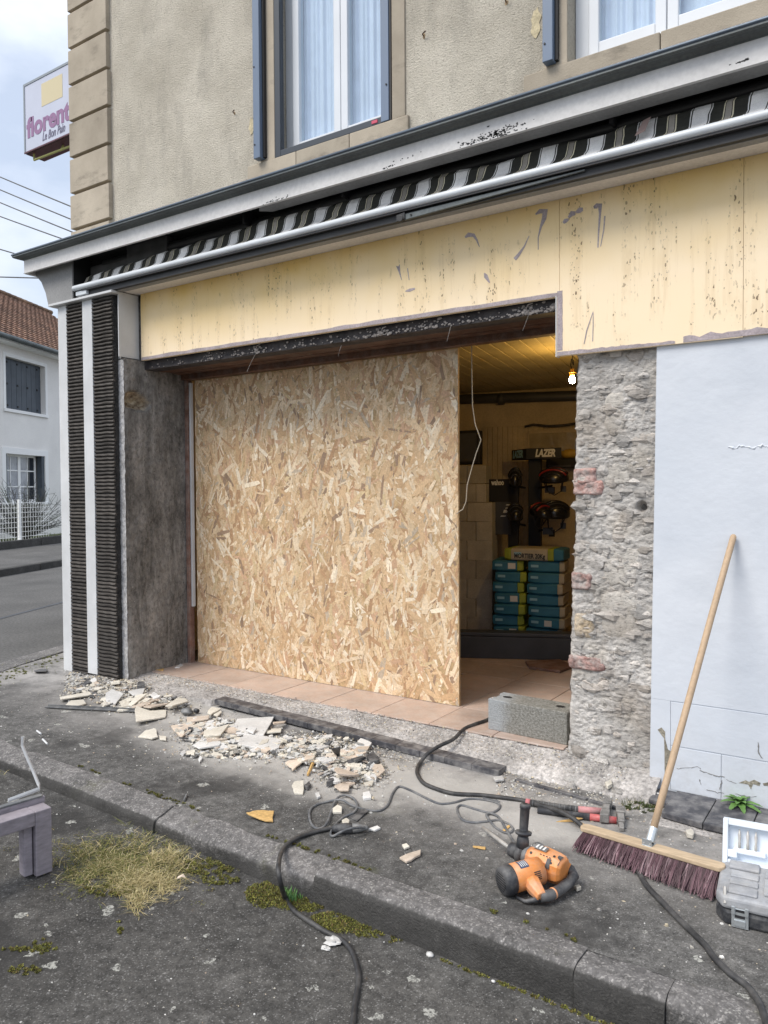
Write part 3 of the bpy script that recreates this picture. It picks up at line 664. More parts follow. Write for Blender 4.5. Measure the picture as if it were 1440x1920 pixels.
# --- upper wall with two window openings, side and rear walls
wy = YW
o1 = (py_(516, 150, wy).x, py_(736, 150, wy).x); o2 = (py_(1065, 60, wy).x, .35); zs = 3.89; zt_ = 5.75
mb = MB()
for (a, b_, c_, d) in ((-6.06, 6, 3.16, zs), (-6.06, o1[0], zs, zt_), (o1[1], o2[0], zs, zt_), (o2[1], 6, zs, zt_), (-6.06, 6, zt_, 7.2)):
    mb.box(a, b_, wy, wy+.38, c_, d)
mb.box(-6.06, -5.7, wy+.38, 13, -.3, 7.2); mb.box(-5.7, 6, 12.6, 13, -.3, 7.2); mb.box(5.6, 6, wy+.38, 12.6, -.3, 7.2)
mb.build('upper_wall', M['render'], bld)
mb = MB(); mb.box(-6.3, 6.2, 3.95, 13.2, 7.2, 7.35); mb.build('roof_slab', M['gutter'], bld)
mb = MB(); mb.box(-5.7, 5.6, wy+.38, 12.6, 3.05, 3.12); mb.build('upper_floor', M['plaster'], bld)
# quoins
zq = [py_(207, p, 4.165).z for p in (410, 340, 270, 197, 125, 52)]; pitch = (zq[-1]-zq[0])/5
z = zq[0]-pitch; k = 0
while z < 7.1:
    mb = MB(); g = .014; wdt = [.0, .006, -.004][k % 3]
    mb.prism([(-6.095, 4.158, z+g), (-5.565+wdt, 4.158, z+g), (-5.565+wdt, 4.205, z+g), (-6.055, 4.205, z+g), (-6.055, 4.62, z+g), (-6.095, 4.62, z+g)], (0, 0, pitch-2*g))
    mb.build('quoin_stone', M['stone'], bld, bevel=.004); z += pitch; k += 1
# window trims
def surround(xl, xr, rail_l, has_right):
    mb = MB(); mb.box(xl-.135, xl-.001, 4.188, 4.30, zs, zt_); mb.build('jamb_stone', M['stone'], bld, bevel=.004)
    mb = MB(); mb.box(xr+.001, xr+.10, 4.188, 4.30, zs, zt_); mb.build('jamb_stone', M['stone'], bld, bevel=.004)
    mb = MB(); mb.box(xl-.1, xr+.1, 4.186, 4.30, zt_, zt_+.22); mb.build('head_stone', M['stone'], bld, bevel=.004)
    n = 3; a, b_ = xl-.26, xr+.13
    for i in range(n):
        mb = MB(); mb.box(a+(b_-a)*i/n+.002, a+(b_-a)*(i+1)/n-.002, 4.178, 4.42, 3.70, zs-.002); mb.build('sill_stone', M['stone'], bld, bevel=.006)
    x0, x1 = rail_l
    mb = MB(); mb.box(x0, x1, 4.13, 4.187, zs+.012, zt_+.1); ra = mb.build('shutter_rail', M['slate'], bld, bevel=.003)
    mb = MB(); mb.box(x1+.001, x1+.018, 4.16, 4.187, zs+.02, zt_+.1); mb.build('rail_seal', M['black'], bld)
    for zz in (4.0, 4.55, 5.1):
        mb = MB(); mb.tube([(x0+.014, 4.131, zz), (x0+.014, 4.126, zz)], .006, 8); mb.build('screw', M['black'], ra)
surround(o1[0], o1[1], (py_(475.5, 150, 4.14).x, py_(487.5, 150, 4.14).x), True)
surround(o2[0], o2[1], (py_(1018, 60, 4.14).x, py_(1037, 60, 4.14).x), True)
def window(xl, xr, screen, mull, name):
    yf = 4.31; mb = MB()
    fl = .085; z0, z1 = zs+.0, zt_
    mb.box(xl+.002, xl+fl, yf, yf+.07, z0, z1); mb.box(xr-.05, xr-.002, yf, yf+.07, z0, z1); mb.box(xl+fl, xr-.05, yf, yf+.07, z0, z0+.05); mb.box(xl+fl, xr-.05, yf, yf+.07, z1-.05, z1)
    w_ = mb.build('window', M['pvc'], bld, bevel=.006)
    m0, m1 = mull
    segs = [(xl+fl, (m0+m1)/2), ((m0+m1)/2, xr-.05)]
    for (a, b_) in segs:
        mb = MB(); s = .06; ys_ = yf-.022
        mb.box(a+.002, a+s, ys_, ys_+.06, z0+.04, z1-.04); mb.box(b_-s, b_-.002, ys_, ys_+.06, z0+.04, z1-.04); mb.box(a+s, b_-s, ys_, ys_+.06, z0+.04, z0+.115); mb.box(a+s, b_-s, ys_, ys_+.06, z1-.115, z1-.04)
        mb.build('sash', M['pvc'], w_, bevel=.005)
        mb = MB(); mb.box(a+s-.005, b_-s+.005, ys_+.026, ys_+.032, z0+.11, z1-.11); mb.build('pane', M['glass'], w_)
        mb = MB()
        mb.grid(lambda u, v: (a+(b_-a)*u, yf+.055+.010*math.sin(u*34+.5*math.sin(v*3+a))+.005*math.sin(u*91), z0+.05+(z1-z0-.1)*v), 70, 6); mb.build('curtain', M['curtain'], w_, True)
    if screen:
        ys_ = 4.188; mb = MB(); a, b_ = xl+.002, xr-.002
        mb.box(a, a+.05, ys_, ys_+.045, zs+.002, zt_); mb.box(a+.05, b_-.075, ys_, ys_+.045, zs+.002, zs+.045)
        mb.build('screen_frame', M['slated'], w_, bevel=.003)
        mb = MB(); mb.box(b_-.075, b_-.014, ys_-.012, ys_+.045, zs+.002, zt_); g = mb.build('screen_guide', M['slate'], w_, bevel=.003)
        mb = MB(); mb.box(b_-.0135, b_, ys_-.004, ys_+.045, zs+.002, zt_); mb.build('guide_edge', M['black'], w_)
        mb = MB(); mb.tube([(b_-.03, ys_-.011, 4.12), (b_-.03, ys_-.018, 4.12)], .006, 8); mb.build('screw', M['black'], w_)
        mb = MB(); q = py_(708, 231, ys_); mb.box(q.x-.045, q.x+.0, ys_-.004, ys_, zs+.014, zs+.034); mb.build('maker_plate', flat_col('pink red plate', (.55, .06, .12), .5), w_)
    return w_
m1 = (py_(626, 100, 4.29).x, py_(651, 100, 4.29).x); window(o1[0], o1[1], True, m1, 'a')
m2 = (py_(1229, 30, 4.29).x, py_(1272, 30, 4.29).x); window(o2[0], o2[1], False, m2, 'b')
mb = MB(); mb.box(-5.6, 5.5, 5.2, 5.25, 3.2, 7.1); mb.build('inner_partition', M['plaster'], bld)
# rusty hooks and patched holes in the render
for (px, py, s) in ((795, 68, 1), (440, 213, .8), (950, 5, 1)):
    p = py_(px, py, YW); mb = MB(); mb.blob(p+Vec((0, .004, 0)), (.017*s, .006, .022*s), 9, 6, .5, px); hk = mb.build('rust_patch', pbr('rust stained hole', (.34, .25, .15), .95, (60, .5), None, None), bld)
    mb = MB(); mb.tube([p+Vec((0, -.005, .0)), p+Vec((.0, -.02, .004)), p+Vec((.014*s, -.024, .008)), p+Vec((.026*s, -.024, .012))], .004, 6); mb.build('wall_hook', pbr('rusty hook', (.10, .055, .035), .9, (60, .4), None, None), hk)
for (px, py, rx, rz) in ((747, 138, .03, .06), (1005, 45, .03, .08), (472, 235, .025, .06)):
    p = py_(px, py, YW-.001); mb = MB(); n = 16; mb.prism([p+Vec((math.cos(6.283*i/n)*rx*(1+.35*R.uniform(-1, 1)), 0, math.sin(6.283*i/n)*rz*(1+.3*R.uniform(-1, 1)))) for i in range(n)], (0, -.003, 0))
    mb.build('filler_patch', pbr('cream filler', (.58, .50, .33), .9, (20, .3), (90, .2), None), bld)

# --- cornice: gutter, fascia, cove return at the corner
XE = 6.0
lip = [(3.78, 3.562), (3.772, 3.553), (3.772, 3.543), (3.782, 3.536), (3.795, 3.541), (3.815, 3.538), (3.832, 3.528), (3.838, 3.52), (3.87, 3.52), (3.87, 3.558)]
xL = -6.37
def corner_extrude(prof, mat, name, parent, smooth=False, back=12.5, inset=0.0):
    """front run along x, mitred at the corner, then along the side wall"""
    mb = MB(); n = len(prof); vs = []
    for (yy, zz) in prof: vs.append((XE, yy, zz))
    for (yy, zz) in prof: vs.append((xL+(yy-3.772)*1.0, yy, zz))
    for (yy, zz) in prof: vs.append((xL+(yy-3.772)*1.0, back, zz))
    fs = []
    for k in range(2):
        for i in range(n): fs.append((k*n+i, k*n+(i+1) % n, (k+1)*n+(i+1) % n, (k+1)*n+i))
    fs += [tuple(range(n))[::-1], tuple(range(2*n, 3*n))]
    mb.raw(vs, fs); return mb.build(name, mat, parent, smooth)
gut = corner_extrude(lip, M['gutter'], 'gutter', bld)
corner_extrude([(3.776+.011*math.cos(a), 3.562+.011*math.sin(a)) for a in [i*math.pi/5 for i in range(10)]], M['lip'], 'gutter_lip', gut, True)
fz0, fz1 = 3.412, 3.52
corner_extrude([(3.84, fz0), (3.84, fz1), (3.862, fz1), (3.862, fz0)], M['fascia'], 'fascia', bld)
mb = MB(); mb.prism([(XE, 3.86, 3.55), (xL+.1, 3.86, 3.55), (xL+.1, 4.2, 3.60), (XE, 4.2, 3.60)], (0, 0, .006)); mb.box(xL+.1, -6.06, 4.2, 12.5, 3.575, 3.582); mb.build('flashing', M['gutter'], bld)
xs0 = pz(497, 398, fz0).x; xs1 = pz(484, 388, fz0).x
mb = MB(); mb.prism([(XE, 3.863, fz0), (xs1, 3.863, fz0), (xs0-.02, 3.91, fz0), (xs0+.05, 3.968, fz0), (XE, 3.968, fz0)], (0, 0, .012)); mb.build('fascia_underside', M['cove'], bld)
# cove on the side wall and the grey end board
cove = [py_(p[0], p[1], 3.95) for p in ((46, 514), (70, 518), (80, 530), (88, 550), (93, 573), (105, 574))]
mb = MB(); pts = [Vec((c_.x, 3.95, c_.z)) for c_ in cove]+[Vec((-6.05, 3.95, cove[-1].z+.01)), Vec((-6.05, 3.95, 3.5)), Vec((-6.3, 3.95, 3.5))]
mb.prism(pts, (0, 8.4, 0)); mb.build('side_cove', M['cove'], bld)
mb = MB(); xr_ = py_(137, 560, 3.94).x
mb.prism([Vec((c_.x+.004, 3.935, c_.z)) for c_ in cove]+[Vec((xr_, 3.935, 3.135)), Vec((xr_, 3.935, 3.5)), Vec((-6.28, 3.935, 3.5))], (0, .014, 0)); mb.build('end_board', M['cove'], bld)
mb = MB(); mb.box(-6.095, -5.235, 3.925, 4.03, 3.112, 3.132); mb.build('ledge_trim', M['wmetal'], bld, bevel=.003)
# dark cavity behind the awning
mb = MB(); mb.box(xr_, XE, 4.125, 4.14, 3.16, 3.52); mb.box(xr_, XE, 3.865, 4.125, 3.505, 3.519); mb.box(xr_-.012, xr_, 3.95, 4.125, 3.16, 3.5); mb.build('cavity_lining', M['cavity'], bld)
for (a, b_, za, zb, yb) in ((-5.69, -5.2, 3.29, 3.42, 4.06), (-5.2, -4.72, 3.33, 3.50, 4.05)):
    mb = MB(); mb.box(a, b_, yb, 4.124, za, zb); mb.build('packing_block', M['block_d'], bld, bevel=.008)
mb = MB(); mb.box(-5.25, XE, 4.045, 4.2, 3.142, 3.156); mb.build('soffit', M['soffit'], bld)
mb = MB(); mb.box(-5.25, XE, 3.985, 4.044, 3.136, 3.158); mb.build('soffit_edge', M['cove'], bld, bevel=.003)
# flaking paint on the fascia
mb = MB()
for (cx, cy, n, sx, sy) in ((935, 250, 170, 38, 9), (520, 374, 26, 26, 3), (727, 313, 14, 14, 2), (880, 268, 30, 20, 4), (1390, 115, 12, 14, 2), (170, 492, 8, 12, 3), (760, 296, 8, 30, 3), (325, 447, 8, 20, 3)):
    for _ in range(n):
        px, py = R.gauss(cx, sx*.55), 0; py = cy-(px-cx)*.325+R.gauss(0, sy*.6); p = py_(px, py, 3.8392)
        if not fz0+.002 < p.z < fz1-.004: continue
        q = R.randint(4, 6); s = R.uniform(.0025, .008); a0 = R.random()*6
        mb.prism([p+Vec((math.cos(a0+6.283*i/q)*s*R.uniform(.5, 1.5), 0, math.sin(a0+6.283*i/q)*s*R.uniform(.4, .9))) for i in range(q)], (0, .0015, 0))
mb.build('paint_flakes', M['flake'], bld, kind='stuff')

# --- left pillar
XR = -5.22
mb = MB(); mb.box(-6.05, -5.262, 4.03, 4.9, 2.601, 3.10); mb.box(-6.05, -5.40, 4.034, 4.9, -.4, 2.60); mb.build('pillar_core', M['pillar_front'], bld)
# rough front edge strip (dusty) and reveal with knocked-out hole
def hole(u, v):  # centre of the knocked out pocket on the reveal
    return 0
PK = px_(257, 754, XR)
def revx(y, z):
    d = .006*fbm((0, y, z), 7)+.0035*fbm((0, y, z), 25)
    dy, dz = (y-PK.y)/.125, (z-PK.z)/.085
    r_ = math.sqrt(dy*dy+dz*dz)+.35*mnoise.noise(Vec((1, y*14, z*14)))
    dep = max(0, 1-r_)
    return XR-.006+d-min(.09, dep*.2)*(1+.5*mnoise.noise(Vec((3, y*40, z*40)))), dep
mb = MB()
def rv(u, v):
    y = 4.03+u*.70; z = -.12+v*2.72; x, _ = revx(y, z)
    if u < .02: x -= .004+.006*abs(mnoise.noise(Vec((9, z*12, 0))))
    return (x, y, z)
def rvc(u, v):
    d = revx(4.03+u*.70, -.12+v*2.72)[1]; k = min(1, d*3.5); return (k, k, k)
mb.grid(rv, 60, 220, 0, None, rvc); mb.build('reveal', M['reveal'], bld, True)
mb = MB()
xa = py_(219, 900, 4.03).x
def pfn(u, v):
    z = -.1+v*2.69; x = xa+(XR-.004-xa)*u; return (x+(.003*fbm((0, 5, z), 9) if u > .98 else 0), 4.024-.004*fbm((x, 0, z), 14)-.003*fbm((x, 2, z), 40), z)
mb.grid(pfn, 14, 200)
mb.raw([(xa, 4.026, 2.6), (-5.256, 4.026, 2.6), (-5.256, 4.026, 3.1), (xa, 4.026, 3.1)], [(0, 1, 2, 3)]); mb.build('pillar_edge', M['pillar_front'], bld, True)
# cladding: white strips and ribbed clay strips
yc = 3.97
zt2 = 3.112
X_ = [py_(p, 600, yc).x for p in (108.5, 124.5, 155, 173, 210)]
for (a, b_, yy) in ((X_[0], X_[1], yc), (X_[2], X_[3], yc-.004)):
    zb = -.03 if a < -5.9 else -.01
    mb = MB(); mb.box(a, b_, yy, 4.03, zb, zt2-.002); mb.build('white_strip', M['wmetal'], bld, bevel=.002)
mb = MB(); mb.box(X_[0], X_[0]+.05, 4.03, 4.3, -.1, 3.11); mb.build('side_return', M['wmetal'], bld)
variants = []
for v in range(6):
    mb = MB(); n = 6; hgt = .0235; L_ = X_[2]-X_[1] if v < 3 else X_[4]-X_[3]
    prof = [(0, 0), (-.012, .002), (-.019, hgt*.35), (-.018, hgt*.7), (-.009, hgt), (0, hgt)]
    vs = []
    for k in range(n+1):
        x = L_*k/n+(R.uniform(-.004, .004) if k in (0, n) else 0); dz = R.uniform(-.0018, .0018)
        for (yy, zz) in prof: vs.append((x, yy+R.uniform(-.002, .002), zz+dz))
    P_ = len(prof); fs = [(k*P_+q, k*P_+(q+1) % P_, (k+1)*P_+(q+1) % P_, (k+1)*P_+q) for k in range(n) for q in range(P_)]+[tuple(range(P_))[::-1], tuple(range(n*P_, (n+1)*P_))]
    fs = [f[::-1] for f in fs]; mb.raw(vs, fs); o = mb.build('ribbed_strip', M['rib'], None); variants.append(o)
used = set(); NB = 104
for band, (a, b_) in enumerate(((X_[1], X_[2]), (X_[3], X_[4]))):
    mb = MB(); mb.box(a+.001, b_-.001, 3.985, 4.03, -.05, zt2-.003); mb.build('mortar_backing', M['ribback'], bld)
    for i in range(NB):
        v = R.randrange(3)+3*band; o = variants[v]
        if v in used: o = o.copy(); C.objects.link(o)
        used.add(v); o.parent = bld; z = -.035+i*(zt2+.03)/NB
        o.location = Vec((a+R.uniform(-.003, .003), 3.986+R.uniform(-.002, .003), z))-OFF[bld]; o.rotation_euler = (0, R.uniform(-.006, .006), R.uniform(-.01, .01))
for v, o in enumerate(variants):
    if v not in used: bpy.data.objects.remove(o)
# broken mortar edge beside the strips
mb = MB(); xb = X_[4]
def jag(u, v):
    z = -.05+v*3.16; k = fbm((7, 0, z), 22, 3)
    x = xb+.004+u*(xa-xb+.012)+.012*k*(u if u < 1 else .6); y = 3.985+u*.045+.012*fbm((u*2, 3, z), 18)
    return (x, y, z)
mb.grid(jag, 5, 420); mb.build('broken_mortar_edge', M['ribback'], bld, True)
# grey return sheet beside the yellow boards
mb = MB(); mb.box(-5.252, -5.243, 3.998, 4.195, 2.612, 3.134); mb.build('return_sheet', M['wmetal'], bld)
# --- lintel wall, steel beam, timber soffit
zP = py_(600, 626, 4.2).z; zN = py_(1043, 668, 4.18).z; xN = py_(1044, 600, 4.18).x
mb = MB(); mb.box(-5.25, XE, 4.215, 4.75, zP+.08, 3.14); mb.box(-1.07, XE, 4.215, 4.75, 2.30, zP+.08); mb.build('lintel_wall', M['reveal'], bld)
mb = MB(); mb.box(-5.25, -1.53, 4.235, 4.25, 2.535, zP+.079); mb.box(-5.25, -1.53, 4.2352, 4.36, 2.53, 2.545); st = mb.build('steel_beam', M['steel'], bld)
for i in range(3):
    mb = MB(); a = 4.362+i*.088; mb.box(-5.24, -1.53, a, a+.085, 2.536+.004*(i % 2), 2.57); mb.build('soffit_plank', M['brownwood'], bld, bevel=.003)
mb = MB(); mb.box(-5.24, -1.53, 4.628, 4.705, 2.492, 2.57); mb.build('door_head', M['brownwood'], bld, bevel=.004)
mb = MB(); mb.box(-5.25, -1.0, 4.7, 4.78, 2.52, 2.9); mb.build('head_backing', M['brownwood'], bld)
crumbs = MB()
for _ in range(420):
    px = R.uniform(285, 1045) if R.random() < .5 else R.choice([395, 480, 712, 800, 985, 1000, 1035])+R.gauss(0, 12)
    if not 280 < px < 1046: continue
    x = py_(px, 600, 4.235).x; s = R.uniform(.002, .008)*(1.4 if R.random() < .1 else 1); crumbs.blob((x, 4.232-R.random()*.006, 2.537+R.uniform(-.004, .008)+(R.random()**3)*.05), (s*1.5, s*.8, s), 5, 4, .5, R.random()*99)
crumbs.build('mortar_crumbs', M['cobweb'], bld, kind='stuff')
for (px, py) in ((480, 657), (714, 625), (985, 583), (1038, 576)):
    p = py_(px, py, 4.225); mb = MB()
    for k in range(4): mb.blob(p+Vec((R.uniform(-.02, .02), R.uniform(-.004, .004), R.uniform(-.012, .012))), (.014, .01, .012), 7, 5, .6, k+px)
    mb.tube([p, p+Vec((.02, -.01, .03)), p+Vec((.05, -.012, .036))], .004, 5); mb.build('mortar_lump', M['cobweb'], bld, True)
for (x0_, y0_, x1_, y1_) in ((480, 662, 463, 697), (845, 612, 838, 640), (640, 648, 634, 668), (992, 588, 980, 620)):
    p, q = py_(x0_, y0_, 4.23), py_(x1_, y1_, 4.23); mb = MB(); mb.tube([p, p.lerp(q, .5)+Vec((.006, -.01, 0)), q], .0018, 4); mb.build('wire_end', M['cobweb'], bld)
# --- yellow fascia boards
xj = [py_(264, 600, 4.18).x, py_(457.5, 600, 4.18).x, py_(1049, 450, 4.18).x, py_(1395, 320, 4.18).x, 2.2, 4.1, 6.0]
for i, (a, b_) in enumerate(zip(xj, xj[1:])):
    zb = zP if i < 2 else zN
    mb = MB()
    if i == 1: mb.box(a+.0006, b_-.0006, 4.18, 4.212, zP, 3.141); 
    elif i == 2:
        mb.prism([(xN, 4.18, zN), (b_-.0015, 4.18, zN-.004), (b_-.0015, 4.18, 3.141), (a+.0015, 4.18, 3.141), (a+.0015, 4.18, zP+.002), (xN, 4.18, zP+.002)], (0, .032, 0))
    else: mb.box(a+.0006, b_-.0006, 4.18, 4.212, zb, 3.141)
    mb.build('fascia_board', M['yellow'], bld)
# glue margin left by the removed edging
def margin(pts_a, pts_b, nm='glue_margin'):
    mb = MB(); n = len(pts_a)
    mb.prism([Vec((x, 4.1785, z)) for x, z in pts_a]+[Vec((x, 4.1785, z)) for x, z in reversed(pts_b)], (0, .0013, 0)); mb.build(nm, M['glue'], bld)
n = 60
margin([(xj[0]+.004+(xN-xj[0])*i/n, zP+.002) for i in range(n+1)], [(xj[0]+.004+(xN-xj[0])*i/n, zP+.026+.008*NZ((i*.37, 2, 5), 1.1)) for i in range(n+1)])
margin([(xN+.003, zN+.03+(zP-zN)*i/20) for i in range(21)], [(xN+.034+.004*NZ((i*.5, 1, 1), 1), zN+.03+(zP-zN)*i/20) for i in range(21)])
margin([(xN+.003+.64*i/n, zN+.002-.002*i/n) for i in range(n+1)], [(xN+.003+.64*i/n, zN+.024+.005*NZ((i*.3, 4, 2), 1.2)-.01*i/n) for i in range(n+1)])
margin([(-.93+1.6*i/n, zN+.0) for i in range(n+1)], [(-.93+1.6*i/n, zN+.03+.02*NZ((i*.5, 7, 2), 1.0)) for i in range(n+1)])
mb = MB(); mb.box(xN-.006, xN-.0005, 4.176, 4.225, zN-.004, zP+.004); mb.build('edge_bead', M['wmetal'], bld)
# grey glue smears
def smear(pxs, wid):
    ps = [py_(a, b_, 4.1782) for a, b_ in pxs]; L_ = []; R_ = []
    for i, p in enumerate(ps):
        t_ = (ps[min(i+1, len(ps)-1)]-ps[max(i-1, 0)]).normalized(); nn = Vec((-t_.z, 0, t_.x)); w_ = wid[i]*.5*R.uniform(.85, 1.15)
        L_.append(p+nn*w_); R_.append(p-nn*w_)
    mb = MB(); mb.prism(L_+R_[::-1], (0, .001, 0)); mb.build('glue_smear', M['glue'], bld)
smear([(872, 445), (878, 440), (888, 441), (894, 450), (899, 463)], [.012, .03, .022, .012, .003])
smear([(747, 500), (746, 497), (749, 510), (753, 525)], [.005, .03, .012, .003]); smear([(764, 503), (767, 525)], [.006, .004])
smear([(908, 512), (911, 518), (918, 530)], [.006, .024, .006]); smear([(760, 546), (768, 544), (778, 541)], [.006, .02, .01])
smear([(1004, 402), (1012, 396), (1022, 396), (1020, 410), (1014, 425), (1009, 445), (1009, 468)], [.01, .025, .04, .03, .012, .006, .004])
smear([(992, 442), (983, 462), (972, 478), (965, 486)], [.004, .008, .018, .022])
smear([(1056, 418), (1060, 414), (1066, 411)], [.015, .028, .01]); smear([(1066, 408), (1072, 400), (1079, 400)], [.012, .03, .018]); smear([(1080, 398), (1087, 394), (1093, 392)], [.012, .03, .016])
smear([(1113, 389), (1119, 386), (1125, 384), (1125, 400), (1122, 440), (1121, 464)], [.012, .026, .022, .012, .007, .007]); smear([(1134, 405), (1132, 430), (1126, 462)], [.008, .006, .004])
smear([(1112, 584), (1100, 620), (1095, 645)], [.003, .006, .004]); smear([(1112, 586), (1112, 610), (1111, 640)], [.003, .005, .004])
# --- left door jamb
mb = MB(); mb.box(-5.222, -5.186, 4.655, 4.712, -.02, 2.49); mb.build('jamb', M['jamb'], bld, bevel=.004)
mb = MB(); mb.box(-5.185, -5.166, 4.675, 4.708, .5, 2.47); mb.build('jamb_strip', M['wmetal'], bld, bevel=.003)
# --- rubble pier
PX = [(655, 1084, 1232), (700, 1080, 1231), (760, 1077, 1230), (820, 1077, 1229), (880, 1075, 1228), (930, 1075, 1228), (990, 1077, 1226), (1050, 1074, 1225), (1110, 1070, 1224), (1170, 1069, 1223), (1215, 1066, 1222), (1250, 1068, 1221), (1320, 1066, 1220), (1380, 1064, 1219), (1420, 1062, 1219), (1470, 1067, 1217), (1500, 1078, 1216)]
YP = 4.235
tl = sorted([(py_(l, y, YP).z, py_(l, y, YP).x) for y, l, r_ in PX]); tr_ = sorted([(py_(r_, y-0, YP).z, py_(r_, y, YP).x) for y, l, r_ in PX])
def pierL(z): return lerp_tab(z, tl)+.010*mnoise.noise(Vec((1, 5, z*14)))+.006*mnoise.noise(Vec((1, 9, z*40)))
def pierR(z): return lerp_tab(z, tr_)+.02
PK2 = py_(1203, 950, YP)
def relief(x, z):
    n1 = mnoise.noise(Vec((x*9, 1.2, z*9))); n2 = mnoise.fractal(Vec((x*22, 4, z*30)), .8, 2, 5)
    crack = max(0, .16-abs(mnoise.noise(Vec((x*5+.3*n1, 8, z*8)))))/.16
    n3 = mnoise.fractal(Vec((x*60, 7, z*75)), .7, 2, 4)
    v_ = mnoise.voronoi(Vec((x*9+.25*n1, 2, z*11+.25*n2)))[0]; g_ = max(0, .22-(v_[1]-v_[0]))/.22; g2 = max(0, mnoise.noise(Vec((x*4, 6, z*3))))
    n4 = mnoise.fractal(Vec((x*34, 3, z*46)), .75, 2.1, 5); hz_ = max(0, mnoise.noise(Vec((x*7, 12, z*26)))-.25)
    return .006*n1+.004*n2+.006*n4-.008*g_**3*g2*2-.020*hz_*g2*2
mb = MB(); nu, nv = 90, 460
zb_, zt3 = -.2, zN+.05
def pf(u, v):
    z = zb_+(zt3-zb_)*v; a, b_ = pierL(z), pierR(z); x = a+(b_-a)*u
    y = YP-relief(x, z)+.03*max(0, 1-u/.06)**2
    hx, hz = (x-py_(1203, 950, YP).x)/.03, (z-py_(1203, 950, YP).z)/.035
    y += .06*max(0, 1-(hx*hx+hz*hz))
    return (x, y, z)
def pcol(u, v):
    z = zb_+(zt3-zb_)*v; x = -1.5+.45*u; k = .92+.35*mnoise.noise(Vec((x*6, 3, z*6)))
    br = mnoise.noise(Vec((x*4, 11, z*5))); w_ = max(0, br)
    return (k*(1+.06*w_), k, k*(1-.1*w_))
mb.grid(pf, nu, nv, 0, None, pcol)
def ps(u, v):  # left flank going into the opening
    z = zb_+(zt3-zb_)*v; a = pierL(z); return (a+.012*fbm((a, u*2, z), 9), YP-relief(a, z)+.03+u*.5, z)
mb.grid(lambda u, v: ps(1-u, v), 8, 200, 0, (1, 1, 1))
pier = mb.build('pier', M['rubble'], bld, True)
mb = MB(); mb.box(-1.46, -1.08, YP+.05, 4.75, -.3, zN+.3); mb.build('pier_core', M['reveal'], bld)
mb = MB(); RS = random.Random(3)
for k in range(420):
    z = RS.uniform(-.15, zN+.02); a_, b_ = pierL(z), pierR(z)-.03; x = a_+.03+(b_-a_-.03)*RS.random(); s = min(.055, max(.008, RS.gauss(.018, .013))); g = RS.uniform(.62, 1.12); wv = RS.uniform(0, .1)
    if abs(x-PK2.x) < .06 and abs(z-PK2.z) < .06: continue
    mb.blob((x, YP-relief(x, z)+s*RS.uniform(.05, .3), z), (s*RS.uniform(.9, 1.7), s*.55, s*RS.uniform(.5, .9)), RS.randint(5, 7), 4, .9, k*1.7, 0, (g, g*(1-wv*.5), g*(1-wv)))
mb.build('rubble_stones', M['rubble'], pier, False, kind='stuff')
def patch(px0, py0, px1, py1, name, mat, proud=.006, amp=.009, seed=0):
    if name == 'brick': px0, py0, px1, py1 = px0-3, py0-3, px1+8, py1+4
    a, b_ = py_(px0, py0, YP), py_(px1, py1, YP); x0, x1, z0, z1 = a.x, b_.x, b_.z, a.z; mb = MB(); n_, m_ = 14, 14
    def f(u, v):
        x, z = x0+(x1-x0)*u, z0+(z1-z0)*v; e = min(u, 1-u, v, 1-v); x += .03*mnoise.noise(Vec((seed, z*17, 1)))*(abs(u-.5)*2)**2; z += .03*mnoise.noise(Vec((seed, x*17, 2)))*(abs(v-.5)*2)**2
        y = YP-.004-proud*min(1, e*9)-amp*mnoise.fractal(Vec((x*30, seed, z*30)), .8, 2, 4)
        if e < .01: y = YP+.03
        return (x, y, z)
    cx_, cz_, hx_, hz_ = (x0+x1)/2, (z0+z1)/2, (x1-x0)/2, (z1-z0)/2; na, nr = 30, 9; vs = []; fs = []
    for i in range(nr+1):
        r_ = i/nr
        for j in range(na):
            an = 6.2832*j/na; ex = 9 if name == 'brick' else 4; nk = .35 if name == 'brick' else 1; se = (abs(math.cos(an))**ex+abs(math.sin(an))**ex)**(-1/ex)*(1+.22*nk*mnoise.noise(Vec((seed*3.7, math.cos(an)*1.6, math.sin(an)*1.6)))+.10*nk*mnoise.noise(Vec((seed*3.7, math.cos(an)*5, math.sin(an)*5))))
            x, z = cx_+hx_*r_*se*math.cos(an), cz_+hz_*r_*se*math.sin(an)
            y = YP-.003-proud*min(1, (1-r_)*4)-amp*mnoise.fractal(Vec((x*30, seed, z*30)), .8, 2, 4)+(.022 if i == nr else .004 if i == nr-1 else 0); vs.append((x, y, z))
    for i in range(nr):
        for j in range(na): fs.append((i*na+j, i*na+(j+1) % na, (i+1)*na+(j+1) % na, (i+1)*na+j))
    mb.raw(vs, fs, 0, (1.02, 1.0, .96)); mb.build(name, mat, pier, True)
patch(1077, 880, 1112, 905, 'brick', M['brick'], .014, .010, 1); patch(1076, 903, 1125, 925, 'brick', M['brick'], .012, .010, 2)
patch(1073, 1074, 1103, 1105, 'brick', M['brick'], .008, .012, 3); patch(1067, 1229, 1128, 1258, 'brick', M['brick'], .010, .010, 4)
patch(1078, 1150, 1108, 1195, 'brick', pbr('ochre brick', (.46, .36, .24), .93, (16, .5), (80, .3), (60, .8, .012), dust=.6), .006, .008, 5)
patch(1132, 738, 1176, 812, 'stone', M['rubble'], .002, .006, 6); patch(1130, 868, 1182, 912, 'stone', M['rubble'], .002, .006, 7)
patch(1128, 1020, 1200, 1105, 'stone', M['rubble'], .002, .006, 8); patch(1124, 1106, 1196, 1206, 'stone', M['rubble'], .002, .006, 9)
